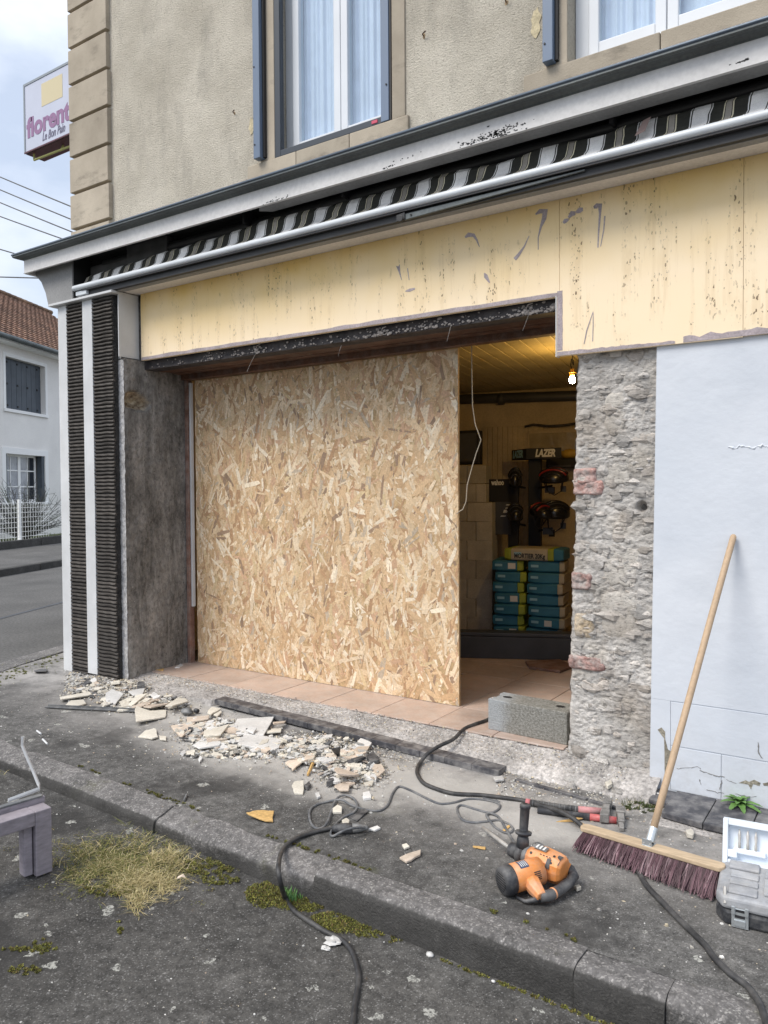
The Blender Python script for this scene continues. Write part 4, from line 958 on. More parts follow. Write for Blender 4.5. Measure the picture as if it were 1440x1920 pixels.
# rubble foot of the pier
mb = MB()
for k in range(60):
    px = R.uniform(1070, 1230); p = pa(px, 1470+(px-1070)*.12+R.uniform(-8, 12)); s = R.uniform(.01, .045)
    mb.blob((p.x, min(p.y, 4.22), p.z+s*.3), (s, s*.8, s*.6), 7, 5, .5, k, 0, (R.uniform(.7, 1.1),)*3)
mb.build('pier_foot_rubble', M['rubble'], bld, kind='stuff')
# --- white painted wall
WX = -1.068; WXb = -1.10
zc = [pz(1300, 0, 0)]
g1, g2 = py_(1330, 1325, 4.2).z, py_(1350, 1414, 4.2).z; bh = g1-g2
rows = [g2-bh-.02, g2, g1]
mb = MB(); wxg = WX+(WXb-WX)*(zN-g1)/(zN+.12); mb.prism([(wxg, 4.2, g1+.003), (6, 4.2, g1+.003), (6, 4.2, zN+.02), (WX, 4.2, zN+.02)], (0, .3, 0)); mb.build('white_wall', M['white'], bld)
mb = MB(); mb.prism([(WXb, 4.2, -.115), (WX+.075, 4.2, -.115), (WX+.075, 4.2, g1+.002), (wxg, 4.2, g1+.002)], (0, .0046, 0)); mb.build('plaster_edge', M['white'], bld)
mb = MB(); mb.box(WX-.02, 6, 4.2045, 4.5, -.3, g1+.002); mb.build('block_backing', M['white'], bld)
for r_, zb in enumerate((g2-bh, g2)):
    x = WX+.078+(.0 if r_ == 1 else -.25); first = True
    while x < 5.9:
        xa_, xb2 = max(x, WX+.078), x+.5
        mb = MB(); mb.box(xa_+(.0018 if x > WX+.078 else -.001), xb2-.0018, 4.2, 4.2046, max(zb, -.14)+.0022, zb+bh-.0022); mb.build('painted_block', M['white'], bld, bevel=.002); x += .5
mb = MB(); mb.box(WXb, 6, 4.202, 4.2046, -.3, g2-bh+.002); mb.build('wall_foot', M['white'], bld)
def chip(pxs, mat, nm, y=4.1985, th=.0014):
    mb = MB(); mb.prism([py_(a, b_, y) for a, b_ in pxs], (0, th, 0)); mb.build(nm, mat, bld)
chip([(1233, 1368), (1240, 1364), (1247, 1372), (1247, 1385), (1252, 1405), (1263, 1412), (1258, 1432), (1250, 1450), (1247, 1468), (1246, 1440), (1246, 1412), (1245, 1384), (1240, 1378)], M['bare'], 'bare_patch')
chip([(1385, 1468), (1398, 1463), (1404, 1466), (1414, 1462), (1426, 1468), (1424, 1474), (1412, 1470), (1408, 1480), (1403, 1471)], M['bare'], 'bare_patch'); chip([(1430, 1469), (1445, 1466), (1445, 1474), (1432, 1473)], M['bare'], 'bare_patch')
def crack(pxs, w_=.004):
    mb = MB(); ps_ = []
    for (a, b_), (c_, d) in zip(pxs, pxs[1:]):
        for k in range(5): ps_.append(py_(a+(c_-a)*k/5+R.uniform(-1, 1), b_+(d-b_)*k/5+R.uniform(-1.2, 1.2), 4.199))
    mb.tube(ps_, [w_*R.uniform(.3, 1)*.5 for _ in ps_], 5); mb.build('crack', pbr('crack shadow grey', (.22, .215, .21), .95, None, None, None), bld)
crack([(1268, 1441), (1290, 1440), (1308, 1438), (1316, 1444)]); crack([(1312, 1444), (1330, 1450), (1345, 1456), (1361, 1456)], .006); crack([(1312, 1460), (1314, 1474)], .007)
crack([(1350, 1480), (1352, 1470), (1354, 1462)], .006); crack([(1325, 1480), (1345, 1486), (1360, 1488)], .005); crack([(1361, 1462), (1385, 1470)], .004); crack([(1378, 1488), (1400, 1493), (1422, 1494)], .004); crack([(1421, 1392), (1423, 1412), (1430, 1424)], .008)
mb = MB()
ps_ = [py_(1366+i*4, 838+2.5*math.sin(i*.7)+R.uniform(-2, 2), 4.202) for i in range(24)]
mb.tube(ps_, [R.uniform(.0025, .009) for _ in ps_], 6); mb.build('plaster_ridge', M['white'], bld)

# --- awning
aw = thing('folded_awning', (-4, 3.95, 3.2), 'rolled up shop awning with black and white striped cloth above the yellow boards', 'awning')
xA = py_(139, 548, 3.93).x; zA_ = .5*(py_(700, 402, 3.93).z+py_(1300, 247, 3.93).z)
mb = MB(); mb.tube([(xA, 3.93, zA_), (XE, 3.93, zA_)], .0225, 16); mb.build('front_bar', M['awnbar'], aw, True).modifiers.new('e', 'EDGE_SPLIT')
mb = MB(); mb.box(xA+.15, XE, 3.955, 4.0, zA_-.075, zA_-.028); mb.box(xA+.1, XE, 3.925, 3.95, zA_-.034, zA_-.024); mb.build('folded_arm', M['awnblack'], aw)
xe = py_(756, 410, 3.93).x; xe2 = py_(1095, 318, 3.93).x
mb = MB(); mb.prism([(xe, 3.938, zA_-.082), (xe, 3.938, zA_-.045), (xe2, 3.938, zA_-.04), (xe2, 3.938, zA_-.05)], (0, .015, 0)); mb.build('arm', M['gutter'], aw, bevel=.003)
mb = MB(); mb.par((xe-.05, 3.93, zA_-.085), (.06, 0, .008), (0, .03, 0), (0, 0, .04)); mb.tube([(xe-.02, 3.925, zA_-.07), (xe-.02, 3.955, zA_-.07)], .02, 12); mb.tube([(xe+.05, 3.936, zA_-.06), (xe+.05, 3.93, zA_-.06)], .006, 8); mb.build('elbow_joint', M['awnblack'], aw, bevel=.003)
mb = MB(); mb.tube([(xA+.06, 3.95, zA_-.05), (xA+.06, 4.0, zA_-.06)], .014, 8); mb.box(xA+.02, xA+.16, 3.93, 3.97, zA_-.065, zA_-.03); mb.build('end_bracket', M['awnbar'], aw, bevel=.003)
# striped cloth: columns follow the stripe edges
per = .262; DK, WH, CR, GR = (.034, .034, .028), (.84, .83, .82), (.74, .68, .50), (.33, .305, .27)
pat = [(0, .075, WH), (.075, .081, DK), (.081, .086, WH), (.086, .142, DK), (.142, .147, CR), (.147, .151, DK), (.151, .179, GR), (.179, .183, DK), (.183, .189, CR), (.189, .251, DK), (.251, .256, WH), (.256, .262, DK)]
x_ph = py_(1404, 235, 3.95).x
prof = [(3.935, .018), (3.952, .036), (3.976, .050), (3.996, .072), (4.006, .105), (4.012, .140), (4.032, .165), (4.07, .172)]
mb = MB(); k = -24; x0w = xA+.04
def sag(x, i):
    e = min(1, max(0, (x-x0w)/.9)); f = i/7
    return (.016*NZ((x, 0, f), 4.1)*f, .030*NZ((x, 5, f), 2.3)*f+.012*NZ((x, 2, f), 9)*f-(1-e)*.06*f)
while x_ph+k*per < XE:
    for (a, b_, c_) in pat:
        xa_, xb2 = x_ph+k*per+a, x_ph+k*per+b_
        if xa_ < x0w or xb2 > XE: continue
        for i in range(len(prof)-1):
            q = []
            for (x, j) in ((xa_, i), (xb2, i), (xb2, i+1), (xa_, i+1)):
                dy, dz = sag(x, j); fj = j/7; x = x+.028*(fj-.5)+.022*NZ((x, 9, fj*.7), 2.6)*(1-fj)+.012*NZ((x, 4, fj), 7); q.append((x, prof[j][0]+dy, zA_+prof[j][1]+dz))
            mb.poly(q, 0, c_)
    k += 1
mb.build('cloth', M['awncloth'], aw)
mb = MB(); mb.tube([(xA+.2, 4.088, zA_+.205), (XE, 4.088, zA_+.205)], .033, 14); mb.build('roller', M['awnblack'], aw, True)
mb = MB()   # torn flap of cloth
p = py_(1190, 255, 3.955); mb.prism([p, p+Vec((.05, 0, .012)), p+Vec((.075, .02, .085)), p+Vec((.035, .02, .075))], (0, .002, 0)); mb.build('torn_flap', pbr('faded pink cloth back', (.30, .22, .20), .9, None, None, None), aw)
for px in (655, 1155, 470):
    q = py_(px, 0, 4.1); q = Vec((q.x, 4.1, 0)); mb = MB(); mb.box(q.x, q.x+.02, 3.99, 4.12, 3.40, 3.50); mb.build('bracket', M['awnblack'], aw)

# --- projecting sign on the side wall
ys = 4.5
a = py_(43.5, 160, ys); b_ = py_(47, 289, ys); sgn = thing('projecting_sign', (a.x, ys, a.z), 'square shop sign box lettered florent projecting from the corner of the building', 'sign')
x0, x1 = (a.x+b_.x)/2, (a.x+b_.x)/2+1.02; z1 = a.z; z0 = py_(47, 289, ys).z; dp = .22
mb = MB(); mb.box(x0, x1, ys+.004, ys+dp, z0+.004, z1-.004); mb.build('cabinet', M['signframe'], sgn, bevel=.006)
mb = MB(); mb.box(x0+.004, x1-.004, ys+.012, ys+dp-.008, z0, z0+.0038); mb.build('underside', M['plum'], sgn)
mb = MB(); fr = .022
mb.box(x0, x1, ys-.006, ys+.0035, z1-fr, z1); mb.box(x0, x0+fr, ys-.006, ys+.0035, z0+.014, z1-fr); mb.box(x1-fr, x1, ys-.006, ys+.0035, z0+.014, z1-fr); mb.build('frame', M['signframe'], sgn)
mb = MB(); mb.box(x0, x1, ys-.0062, ys+.0035, z0, z0+.0138); mb.build('lower_rail', M['plum'], sgn)
mb = MB(); mb.box(x0+fr, x1-fr, ys-.001, ys+.0033, z0+.0138, z1-fr); face = mb.build('face', M['signface'], sgn)
Wd, Hd = x1-x0, z1-z0
mb = MB(); sx = lambda p: py_(p, 230, ys).x
mb.box(sx(79), sx(118.5), ys-.0028, ys-.0012, z0+Hd*.56, z0+Hd*.88); mb.build('printed_square', M['yellowsq'], face)
text_mesh('florent', .26, 'lettering', M['plumtext'], face, ((sx(50)+sx(132.5))/2, ys-.003, z0+Hd*.33), (1, 0, 0), (0, 0, 1), bold=.010, fit=sx(132.5)-sx(50))
text_mesh('Le Bon Pain', .115, 'lettering', M['greytext'], face, ((sx(79)+sx(122))/2, ys-.003, z0+Hd*.125), (1, 0, 0), (0, 0, 1), bold=.0012, shear=.3, fit=sx(122)-sx(79))
mb = MB(); mb.tube([(x0+.08, ys+.05, z0), (x0+.08, ys+.05, z0-.06), (-6.4, ys+.08, z0-.06), (-6.08, ys+.2, z0-.05)], .011, 8); mb.tube([(x0+.5, ys+.1, z0), (x0+.5, ys+.07, z0-.06)], .01, 6); mb.tube([(-6.5, ys+.1, z1-.05), (-6.07, ys+.1, z1-.05)], .02, 8); mb.build('bracket', M['limey'], sgn)
mb = MB(); mb.tube([(-6.55, ys+.1, z0), (-6.56, ys+.1, z0-.09), (-6.46, ys+.12, z0-.2), (-6.3, ys+.15, z0-.2), (-6.07, ys+.2, z0-.1)], .006, 6); mb.build('feed_cable', M['cable'], sgn, True)
# ================================================================== DOORSTEP, FLOOR, INTERIOR
step = structure('doorstep', (-3, 4.1, 0))
Na, Nb = pz(402, 1312, -.004), pz(935, 1447, -.085)
def ny_(x): return Na.y+(Nb.y-Na.y)*(x-Na.x)/(Nb.x-Na.x)
def nz_(x): return lerp_tab(x, [(-5.3, .0), (Na.x, -.004), (Nb.x, -.085), (-1, -.105)])
def bedf(u, v):
    x = -5.24+u*4.2; y0, y1 = ny_(x)+(.085 if x > Na.x-.02 else -.01), 4.30; y = y0+(y1-y0)*v
    z = nz_(x)*(1-v)+(-.006)*v-(.016*max(0, 1-v/.3) if x > Na.x-.02 else 0)+.008*fbm((x, y, 0), 7)*(1 if .05 < v < .95 else .3)+.004*fbm((x, y, 4), 30)
    if x < Na.x: z = z*1+(-.04)*(1-v)**2*min(1, (Na.x-x)*3)
    if v < .02: z = zp(x)-.03
    return (x, y, z)
mb = MB(); mb.grid(bedf, 260, 26); mb.build('mortar_bed', M['bed'], step, True)
dN = (Nb-Na); nn = Vec((-dN.y, dN.x, 0)).normalized(); nt_ = 13
for i in range(nt_):
    a, b_ = Na+dN*(i/nt_)+dN.normalized()*.0007, Na+dN*((i+1)/nt_)-dN.normalized()*.0007; mb = MB(); tw = R.uniform(-.0008, .0008)
    mb.par(a+Vec((0, 0, -.034)), b_-a, nn*.105, (0, 0, .038+tw)); mb.build('nosing_tile', M['nose'], step, bevel=.0025)
for (qa, qb) in (((965, 1461), (1098, 1498)), ((1102, 1500), (1162, 1517))):
    a, b_ = pa(*qa, .012), pa(*qb, .012); mb = MB(); mb.par(a-Vec((0, 0, .02)), b_-a, Vec((.01, .022, 0)), (0, 0, .022)); mb.build('edge_strip', M['nose'], step, bevel=.003)
# floor tiles of the shop
flo = structure('shop_floor', (-3.4, 5, 0))
mb = MB(); mb.box(-5.6, 1, 4.29, 10.5, -.12, -.008); mb.build('screed', M['grout'], flo)
for j in range(7):
    for i in range(9):
        x0 = -5.24+i*.455; 
        if x0 > -1.5 and j == 0: continue
        y0 = 4.262+j*.455; yl = y0+.45
        if j == 0 and i == 8: continue
        mb = MB(); x1 = min(x0+.45, -1.5 if j == 0 else 9); mb.box(x0, x1, y0, yl, -.01, R.uniform(-.001, .0012)); mb.build('floor_tile', M['tile'], flo, bevel=.003)
mb = MB(); mb.box(-5.6, 1, 7.45, 10.5, -.01, -.002); mb.build('rear_floor', M['tile'], flo)
# black plinth tiles under the white wall
pl = structure('wall_plinth', (-.6, 4.1, -.1))
zt4 = -.085; yf = pz(1320, 1544, zt4).y; xq = pz(1283, 1530, zt4).x
mb = MB(); mb.box(-1.0, 3.5, yf-.05, 4.199, -.3, zt4-.035); mb.build('step_slab', M['bed'], pl, bevel=.008)
x = pz(1338, 1510, zt4).x-.2
for i in range(14):
    mb = MB(); x1 = x+.196; mb.prism([(x+.0, yf+(.03 if i == 0 else 0), zt4-.03), (x1, yf, zt4-.03), (x1, 4.196, zt4-.03), (x+.0, 4.196, zt4-.03)], (0, 0, .03+.002*(i % 2))); mb.build('plinth_tile', M['nose'], pl, bevel=.004); x += .2
a, b_ = pz(1232, 1500, zt4+.0), pz(1292, 1512, zt4); mb = MB(); mb.prism([(WX+.01, 4.02, zt4-.03), (WX+.26, 4.0, zt4-.03), (WX+.26, 4.19, zt4-.03), (WX+.02, 4.19, zt4-.03)], (0, 0, .026)); mb.build('plinth_tile', M['nose'], pl, bevel=.004)

# ---- room behind (turned about ten degrees to the street front)
AI = math.radians(10.5); Xi, Yi = Vec((math.cos(AI), math.sin(AI), 0)), Vec((-math.sin(AI), math.cos(AI), 0))
def pint(px, py, D):
    r_ = ray(px, py); e = Vec((0, 0, EYE)); return e+r_*((D-e.dot(Yi))/r_.dot(Yi))
Pb = pz(925, 1050, .845); DB = Pb.dot(Yi); DW = DB+1.25
ZC = pint(960, 733, DW).z
def ibox(m_, p, lx, ly, z0, z1, mi=0): p = Vec(p); m_.par((p.x, p.y, z0), Xi*lx, Yi*ly, (0, 0, z1-z0), mi)
mb = MB(); ibox(mb, Yi*DW-Xi*7, 12, .3, -.2, 3.0); mb.build('rear_wall', M['plaster'], bld)
mb = MB(); mb.box(-5.9, -5.6, 4.76, 11, -.2, 3.04); mb.build('room_side_wall', M['plaster'], bld)
mb = MB(); mb.box(.9, 1.2, 4.76, 11, -.2, 3.04); mb.build('room_side_wall', M['plaster'], bld)
mb = MB(); mb.box(-1.05, .9, 4.52, 4.76, -.2, 3.04); mb.build('inner_lining', M['plaster'], bld)
ce = bld
mb = MB(); mb.box(-5.9, 1.2, 4.76, 11, ZC+.02, ZC+.06); cb = mb.build('ceiling', M['brownwood'], bld)
for i in range(46):
    s_ = -5.4+i*.12; mb = MB(); p = Xi*s_+Yi*(4.9+.0); y1 = DW-.01
    tq = (4.80-s_*math.sin(AI))/math.cos(AI); q0 = Yi*tq+Xi*s_
    mb.par((q0.x, q0.y, ZC), Xi*.112, Yi*(y1-tq), (0, 0, .018)); o = mb.build('ceiling_board', M['ceilwood'], cb, bevel=.004)
mb = MB(); pp = [pint(850, 749, DW-.09), pint(1110, 741, DW-.09)]; d = pp[1]-pp[0]; mb.tube([pp[0]-d*2, pp[1]+d*2], .055, 12); mb.tube([pint(940, 748, DW-.09)-d*.02, pint(940, 748, DW-.09)+d*.02], .065, 12); mb.build('waste_pipe', M['charcoal'], bld, True)
for i in range(12):   # tongue and groove wainscot
    q = pint(905+i*9.5, 1000, DW-.02); mb = MB(); mb.par((q.x, q.y, 0), Xi*.055, Yi*.018, (0, 0, pint(900, 802, DW).z)); mb.build('wainscot_board', M['plaster'], bld, bevel=.004)
# stack of white blocks along the rear
def aac(px0, px1, py0, py1, D, dep=.2):
    a, b_ = pint(px0, py1, D), pint(px1, py0, D); lx = (b_-a).dot(Xi); mb = MB(); ibox(mb, a, lx-.006, dep, a.z+.002, b_.z-.002); return mb.build('aerated_block', M['aac'], stk, bevel=.004)
stk = thing('block_wall', tuple(pint(880, 1180, DB+.3)), 'low wall of white aerated blocks half built at the back of the shop', 'block wall')
D_ = DB+.3
rows_ = [872, 907, 942, 978, 1014, 1050, 1086, 1122, 1158, 1194, 1232]
for i in range(len(rows_)-1):
    xr2 = 912 if i < 2 else 924; cut = 893 if i % 2 else 876
    for (p, q) in ((800, 842), (842, cut), (cut, xr2)): aac(p, q, rows_[i], rows_[i+1], D_)
# black monitor-like box on the blocks
tv = thing('wall_speaker', tuple(pint(850, 870, D_+.1)), 'dark square box standing on top of the white block wall', 'speaker box')
a, b_ = pint(835, 871.5, D_+.05), pint(899, 806, D_+.05); mb = MB(); ibox(mb, a, (b_-a).dot(Xi), .12, a.z, b_.z); mb.build('body', M['matblack'], tv, bevel=.01)
mb = MB(); ibox(mb, a-Yi*.003+Xi*.03, (b_-a).dot(Xi)-.06, .004, a.z+.03, b_.z-.03); mb.build('front_grille', M['charcoal'], tv)
# clear plastic wrapped board on the wall, cable above it
pb = thing('wrapped_board', tuple(pint(990, 880, DW-.05)), 'pale board wrapped in clear plastic hanging on the rear wall', 'board')
a, b_ = pint(989, 900, DW-.06), pint(1090, 806, DW-.06); mb = MB(); ibox(mb, a, (b_-a).dot(Xi), .03, a.z, b_.z); mb.build('board', pbr('wrapped pale board', (.42, .36, .25), .2, (5, .3), None, (9, .6, .02)), pb)
for (p, q, z0, z1) in ((0, .02, a.z, b_.z), (0, (b_-a).dot(Xi), b_.z-.02, b_.z)):
    mb = MB(); ibox(mb, a-Yi*.004+Xi*p, q-p if z0 == a.z else q, .004, z0, z1); mb.build('edge_tape', M['plaster'], pb)
wc = [pint(984, 800, DW-.07), pint(1000, 796, DW-.07), pint(1030, 799, DW-.07), pint(1060, 797, DW-.07), pint(1100, 790, DW-.07)]
mb = MB(); mb.tube(wc, .013, 8); o = mb.build('wall_cable', M['cable'], None, True, origin=tuple(wc[0])); tag(o, 'dark cable run along the rear wall above the wrapped board', 'cable')
sh = thing('wall_shelf', tuple(pint(1020, 878, DW-.25)), 'dark shelf on the rear wall with a shiny amber packet above', 'shelf')
a, b_ = pint(1024, 878, DW-.2), pint(1110, 858, DW-.2); mb = MB(); ibox(mb, a, (b_-a).dot(Xi), .18, a.z, b_.z); mb.build('box_shelf', M['matblack'], sh, bevel=.005)
mb = MB(); ibox(mb, a+Xi*.02-Yi*.003, (b_-a).dot(Xi)*.5, .004, a.z+.01, a.z+.03); mb.build('label_strip', M['charcoal'], sh)
pk = pint(1068, 851, DW-.12); mb = MB(); mb.blob(pk, (.11, .05, .05), 12, 8, .3, 3); o = mb.build('amber_packet', pbr('shiny amber wrapper', (.65, .42, .08), .15, (9, .3), None, (20, .7, .02)), None, True, origin=tuple(pk)); tag(o, 'shiny amber packet lying on the dark wall shelf', 'packet')
# ---- helmet stand
D_s = DB+.62
hs = thing('helmet_display', tuple(pint(1000, 1180, D_s)), 'black shop display column with lettered header box holding helmets', 'display stand')
pc = pint(1002, 1000, D_s); hw_ = .062
mb = MB(); ibox(mb, pc-Xi*hw_, 2*hw_, .09, 0, pint(1002, 860, D_s).z); mb.build('column', M['matblack'], hs, bevel=.004)
mb = MB(); ibox(mb, pc-Xi*.25-Yi*.15, .5, .4, 0, .03); mb.build('foot', M['matblack'], hs)
a, b_ = pint(986, 861, D_s-.1), pint(1053, 839, D_s-.1); Lh = (b_-a).dot(Xi); Ld = .34
sd_ = (-Xi*.62+Yi*.78).normalized()
mb = MB(); mb.par((a.x, a.y, a.z), Xi*Lh, sd_*Ld, (0, 0, b_.z-a.z)); mb.build('header', M['matblack'], hs, bevel=.003)
text_mesh('LAZER', .10, 'lettering', M['paper'], hs, a+Xi*Lh*.54+Vec((0, 0, (b_.z-a.z)*.5))-Yi*.003, Xi, (0, 0, 1), bold=.005, shear=.25, fit=.20)
text_mesh('LAZER', .10, 'lettering', M['pale'], hs, a+sd_*Ld*.55+Vec((0, 0, (b_.z-a.z)*.5))-Vec((sd_.y, -sd_.x, 0))*.004, -sd_, (0, 0, 1), bold=.005, shear=.25, stretch=.8)
for (px, py) in ((1010, 915), (1010, 995), (985, 915), (985, 985)):
    q = pint(px, py, D_s-.02); e = pint(1035 if px > 1002 else 965, py-4, D_s-.12); mb = MB(); mb.tube([q, e], .012, 8); mb.box(e.x-.03, e.x+.03, e.y-.01, e.y, e.z-.08, e.z-.01); mb.build('peg', M['matblack'], hs)
for (px, py, w_, h_) in ((1030, 919, .09, .055), (1056, 917, .055, .06), (1027, 996, .10, .07), (1056, 986, .055, .06)):
    q = pint(px, py, D_s-.16); mb = MB(); ibox(mb, q-Xi*w_*.5, w_, .004, q.z-h_*.5, q.z+h_*.5); mb.build('price_card', M['charcoal'], hs)
# ---- second stand with lettered panel
w2 = thing('accessory_display', tuple(pint(950, 1180, D_s-.2)), 'black lettered display panel on a post beside the helmet column', 'display stand')
D2 = D_s-.2; a, b_ = pint(909, 941, D2), pint(966, 898, D2)
mb = MB(); ibox(mb, a, (b_-a).dot(Xi), .03, a.z, b_.z); mb.build('panel', M['matblack'], w2, bevel=.003)
text_mesh('wahoo', .075, 'lettering', M['paper'], w2, pint(933, 905, D2-.004), Xi, (0, 0, 1), bold=.003, fit=.13)
a, b_ = pint(922, 1002, D2), pint(958, 941, D2); mb = MB(); ibox(mb, a, (b_-a).dot(Xi), .025, a.z, b_.z); lp = mb.build('lower_panel', M['charcoal'], w2)
for k, (px, py) in enumerate(((948, 946), (947, 952), (943, 960), (938, 967))):
    q = pint(px, py, D2-.003); mb = MB(); mb.par(q-Vec((0, 0, .008)), Xi*(.05 if k != 2 else .04), Yi*.002, Vec((0, 0, .010 if k != 2 else .03))+Xi*.01); mb.build('printed_bar', M['paper'], lp)
a = pint(962, 1180, D2); mb = MB(); ibox(mb, a-Xi*.05, .10, .06, 0, pint(962, 900, D2).z); ibox(mb, a-Xi*.2-Yi*.1, .4, .3, 0, .03); mb.build('post', M['matblack'], w2, bevel=.004)
# ---- helmets
def helmet(c_, rx, ry, rz, shell, accent, label, yaw=0.0, group=None):
    h = thing('bike_helmet', (0, 0, 0), label, 'helmet', group); n = 12
    mb = MB(); mb.blob((0, 0, 0), (rx, ry, rz), 18, 12, .04, 1, 0, None, -.25); mb.build('shell', shell, h, True)
    for k in range(5):
        y = (-2+k)*ry*.36; pts = []
        for j in range(9):
            th = -1.15+2.3*j/8; pts.append((math.sin(th)*rx*1.02*math.sqrt(max(.05, 1-(y/ry)**2)), y, math.cos(th)*rz*1.03*math.sqrt(max(.05, 1-(y/ry)**2))))
        mb = MB(); mb.tube(pts, .011, 6); mb.build('rib', accent if k in (1, 3) else shell, h, True)
    for s_ in (-1, 1):
        mb = MB(); mb.tube([(s_*rx*.6, -ry*.4, -rz*.1), (s_*rx*.45, 0, -rz*1.3), (0, 0, -rz*1.7)], .006, 5); mb.tube([(s_*rx*.6, ry*.4, -rz*.1), (s_*rx*.45, 0, -rz*1.3)], .006, 5); mb.build('strap', M['black'], h)
    h.location = c_; h.rotation_euler = (.25, 0, yaw); return h
hg = 'helmets hung on the display column'
helmet(pint(1038, 897, D_s-.22), .15, .12, .10, M['helmet'], M['helmred'], 'upper right helmet with dark red sides on the display column', AI, hg)
helmet(pint(1042, 962, D_s-.22), .14, .12, .115, M['helmet'], M['matblack'], 'plain gloss black helmet at lower right of the display column', AI+.4, hg)
helmet(pint(1014, 962, D_s-.3), .10, .14, .09, M['helmet'], M['helmred'], 'helmet with red and white streaks in front of the display column', AI+.8, hg)
helmet(pint(966, 902, D_s-.2), .07, .14, .13, M['helmet'], M['matblack'], 'narrow black helmet at upper left behind the lettered panel', AI+.2, hg)
helmet(pint(966, 966, D_s-.28), .08, .14, .11, M['helmet'], M['matblack'], 'black helmet hung left of the column under the lettered panel', AI+.3, hg)
# ---- mortar sacks
def make_sack(wx, dy, hz, cols_, name_text):
    s_ = thing('mortar_sack', (0, 0, 0), 'x', 'sack'); n_, m_ = 14, 6
    def sk(x0, x1, mat, nm):
        mb = MB(); pr_ = []
        N_ = 10
        for i in range(N_+1):
            x = x0+(x1-x0)*i/N_; e = min(1, min(x, wx-x)/.06+.25) if wx else 1
            ring = []
            for (a, b_) in ((0, .12), (0, .88), (.04, 1), (.96, 1), (1, .88), (1, .12), (.96, 0), (.04, 0)):
                ring.append((x, dy*(.5+(a-.5)*(.9+.1*e))+.005*mnoise.noise(Vec((x*8, a*3, b_*3))), hz*(.5+(b_-.5)*(.80+.2*e))+.004*mnoise.noise(Vec((x*11, a*5, 3)))))
            pr_ += ring
        fs = [(i*8+q, i*8+(q+1) % 8, (i+1)*8+(q+1) % 8, (i+1)*8+q) for i in range(N_) for q in range(8)]+[tuple(range(8))[::-1], tuple(range(N_*8, N_*8+8))]
        mb.raw(pr_, [f[::-1] for f in fs]); return mb.build(nm, mat, s_, False, bevel=.006)
    x = 0
    for (frac, mat, nm) in cols_:
        b_ = sk(x, x+wx*frac-.0005, mat, nm); x += wx*frac
        if nm == 'wrapper':
            for k in range(1):
                mb = MB(); mb.box(x-wx*frac+.03, x-wx*frac+.10, -.004, -.002, hz*.45, hz*.68); mb.build('print_band', M['pale'], b_)
    return s_
sk_a = make_sack(.30, .44, .103, [(.80, M['sackblue'], 'wrapper'), (.20, M['sackgreen'], 'end_panel')], '')
def barcode(s_):
    b_ = [c for c in s_.children if c.name.startswith('wrapper')][0]
    mb = MB(); mb.box(.155, .225, -.006, -.004, .025, .08); l_ = mb.build('barcode_label', M['paper'], b_)
    return s_
sk_b = copy_tree(sk_a); barcode(sk_b)
sk_c = make_sack(.34, .44, .103, [(.86, M['sackblue'], 'wrapper'), (.14, M['sackbeige'], 'end_panel')], '')
sk_d = copy_tree(sk_c); barcode(sk_d)
ord_ = ['topmost', 'second from the top', 'third from the top', 'fourth from the top', 'fifth from the top', 'sixth from the top', 'seventh from the top', 'lowest']
usedS = set(); basis_rot = AI+math.radians(1.5)
Pl = pint(925, 1180, DB); Pr = pint(988, 1180, DB)
for col, (P_, plain, barred, barset) in enumerate(((Pl, sk_a, sk_b, (0, 3, 6)), (Pr, sk_c, sk_d, (5,)))):
    for i in range(8):
        src = barred if i in barset else plain
        o = src if src not in usedS else copy_tree(src); usedS.add(src)
        o.location = (P_.x+R.uniform(-.012, .012), P_.y+R.uniform(-.01, .01), .845-.105*(i+1)+.001); o.rotation_euler = (R.uniform(-.02, .02), R.uniform(-.02, .02), basis_rot+R.uniform(-.09, .09))
        tag(o, '%s blue mortar sack in the %s column of the pile' % (ord_[i], ['left', 'right'][col]), 'sack', 'blue sacks of mortar piled in the shop')
tp = make_sack(.56, .36, .115, [(.12, M['sackgreen'], 'end_panel'), (.62, M['sackbeige'], 'wrapper'), (.10, M['sackgreen'], 'band'), (.16, M['sackblue'], 'blue_end')], '')
q = pint(945, 1050, DB-.0); tp.location = (q.x, q.y, .848); tp.rotation_euler = (0, 0, basis_rot-.03); tag(tp, 'beige and green mortar sack lying across the top of the pile', 'sack')
wr = [c for c in tp.children if c.name.startswith('wrapper')][0]
text_mesh('MORTIER 20Kg', .062, 'lettering', M['ink'], wr, (.245, -.005, .042), (1, 0, 0), (0, 0, 1), bold=.002, stretch=.72)
# ---- dark profile lying across the floor
a, b_ = pz(846, 1233, 0), pz(1100, 1240, 0); bm_ = thing('dark_profile', tuple(a), 'long charcoal grey profile lying across the shop floor before the sacks', 'profile')
d = (b_-a); nn2 = Vec((-d.y, d.x, 0)).normalized(); hB = .235
mb = MB(); mb.par(a+Vec((0, 0, 0)), d, nn2*.12, (0, 0, hB*.84)); mb.build('body', M['charcoal'], bm_, bevel=.006)
mb = MB(); mb.par(a+Vec((0, 0, hB*.845)), d, nn2*.16, (0, 0, hB*.155)); mb.build('top_flange', M['charcoal'], bm_, bevel=.01)
for k, (P4, th, lab) in enumerate(((((985, 1243), (1050, 1240), (1075, 1252), (1050, 1262), (992, 1254)), .02, 'flat brown board offcut lying on the tiles behind the concrete block'),)):
    mb = MB(); mb.prism([pz(a_, b2, .004) for a_, b2 in P4], (0, 0, th)); o = mb.build('board_offcut', M['jamb'], None, bevel=.003, origin=tuple(pz(*P4[0], 0))); tag(o, lab, 'offcut')
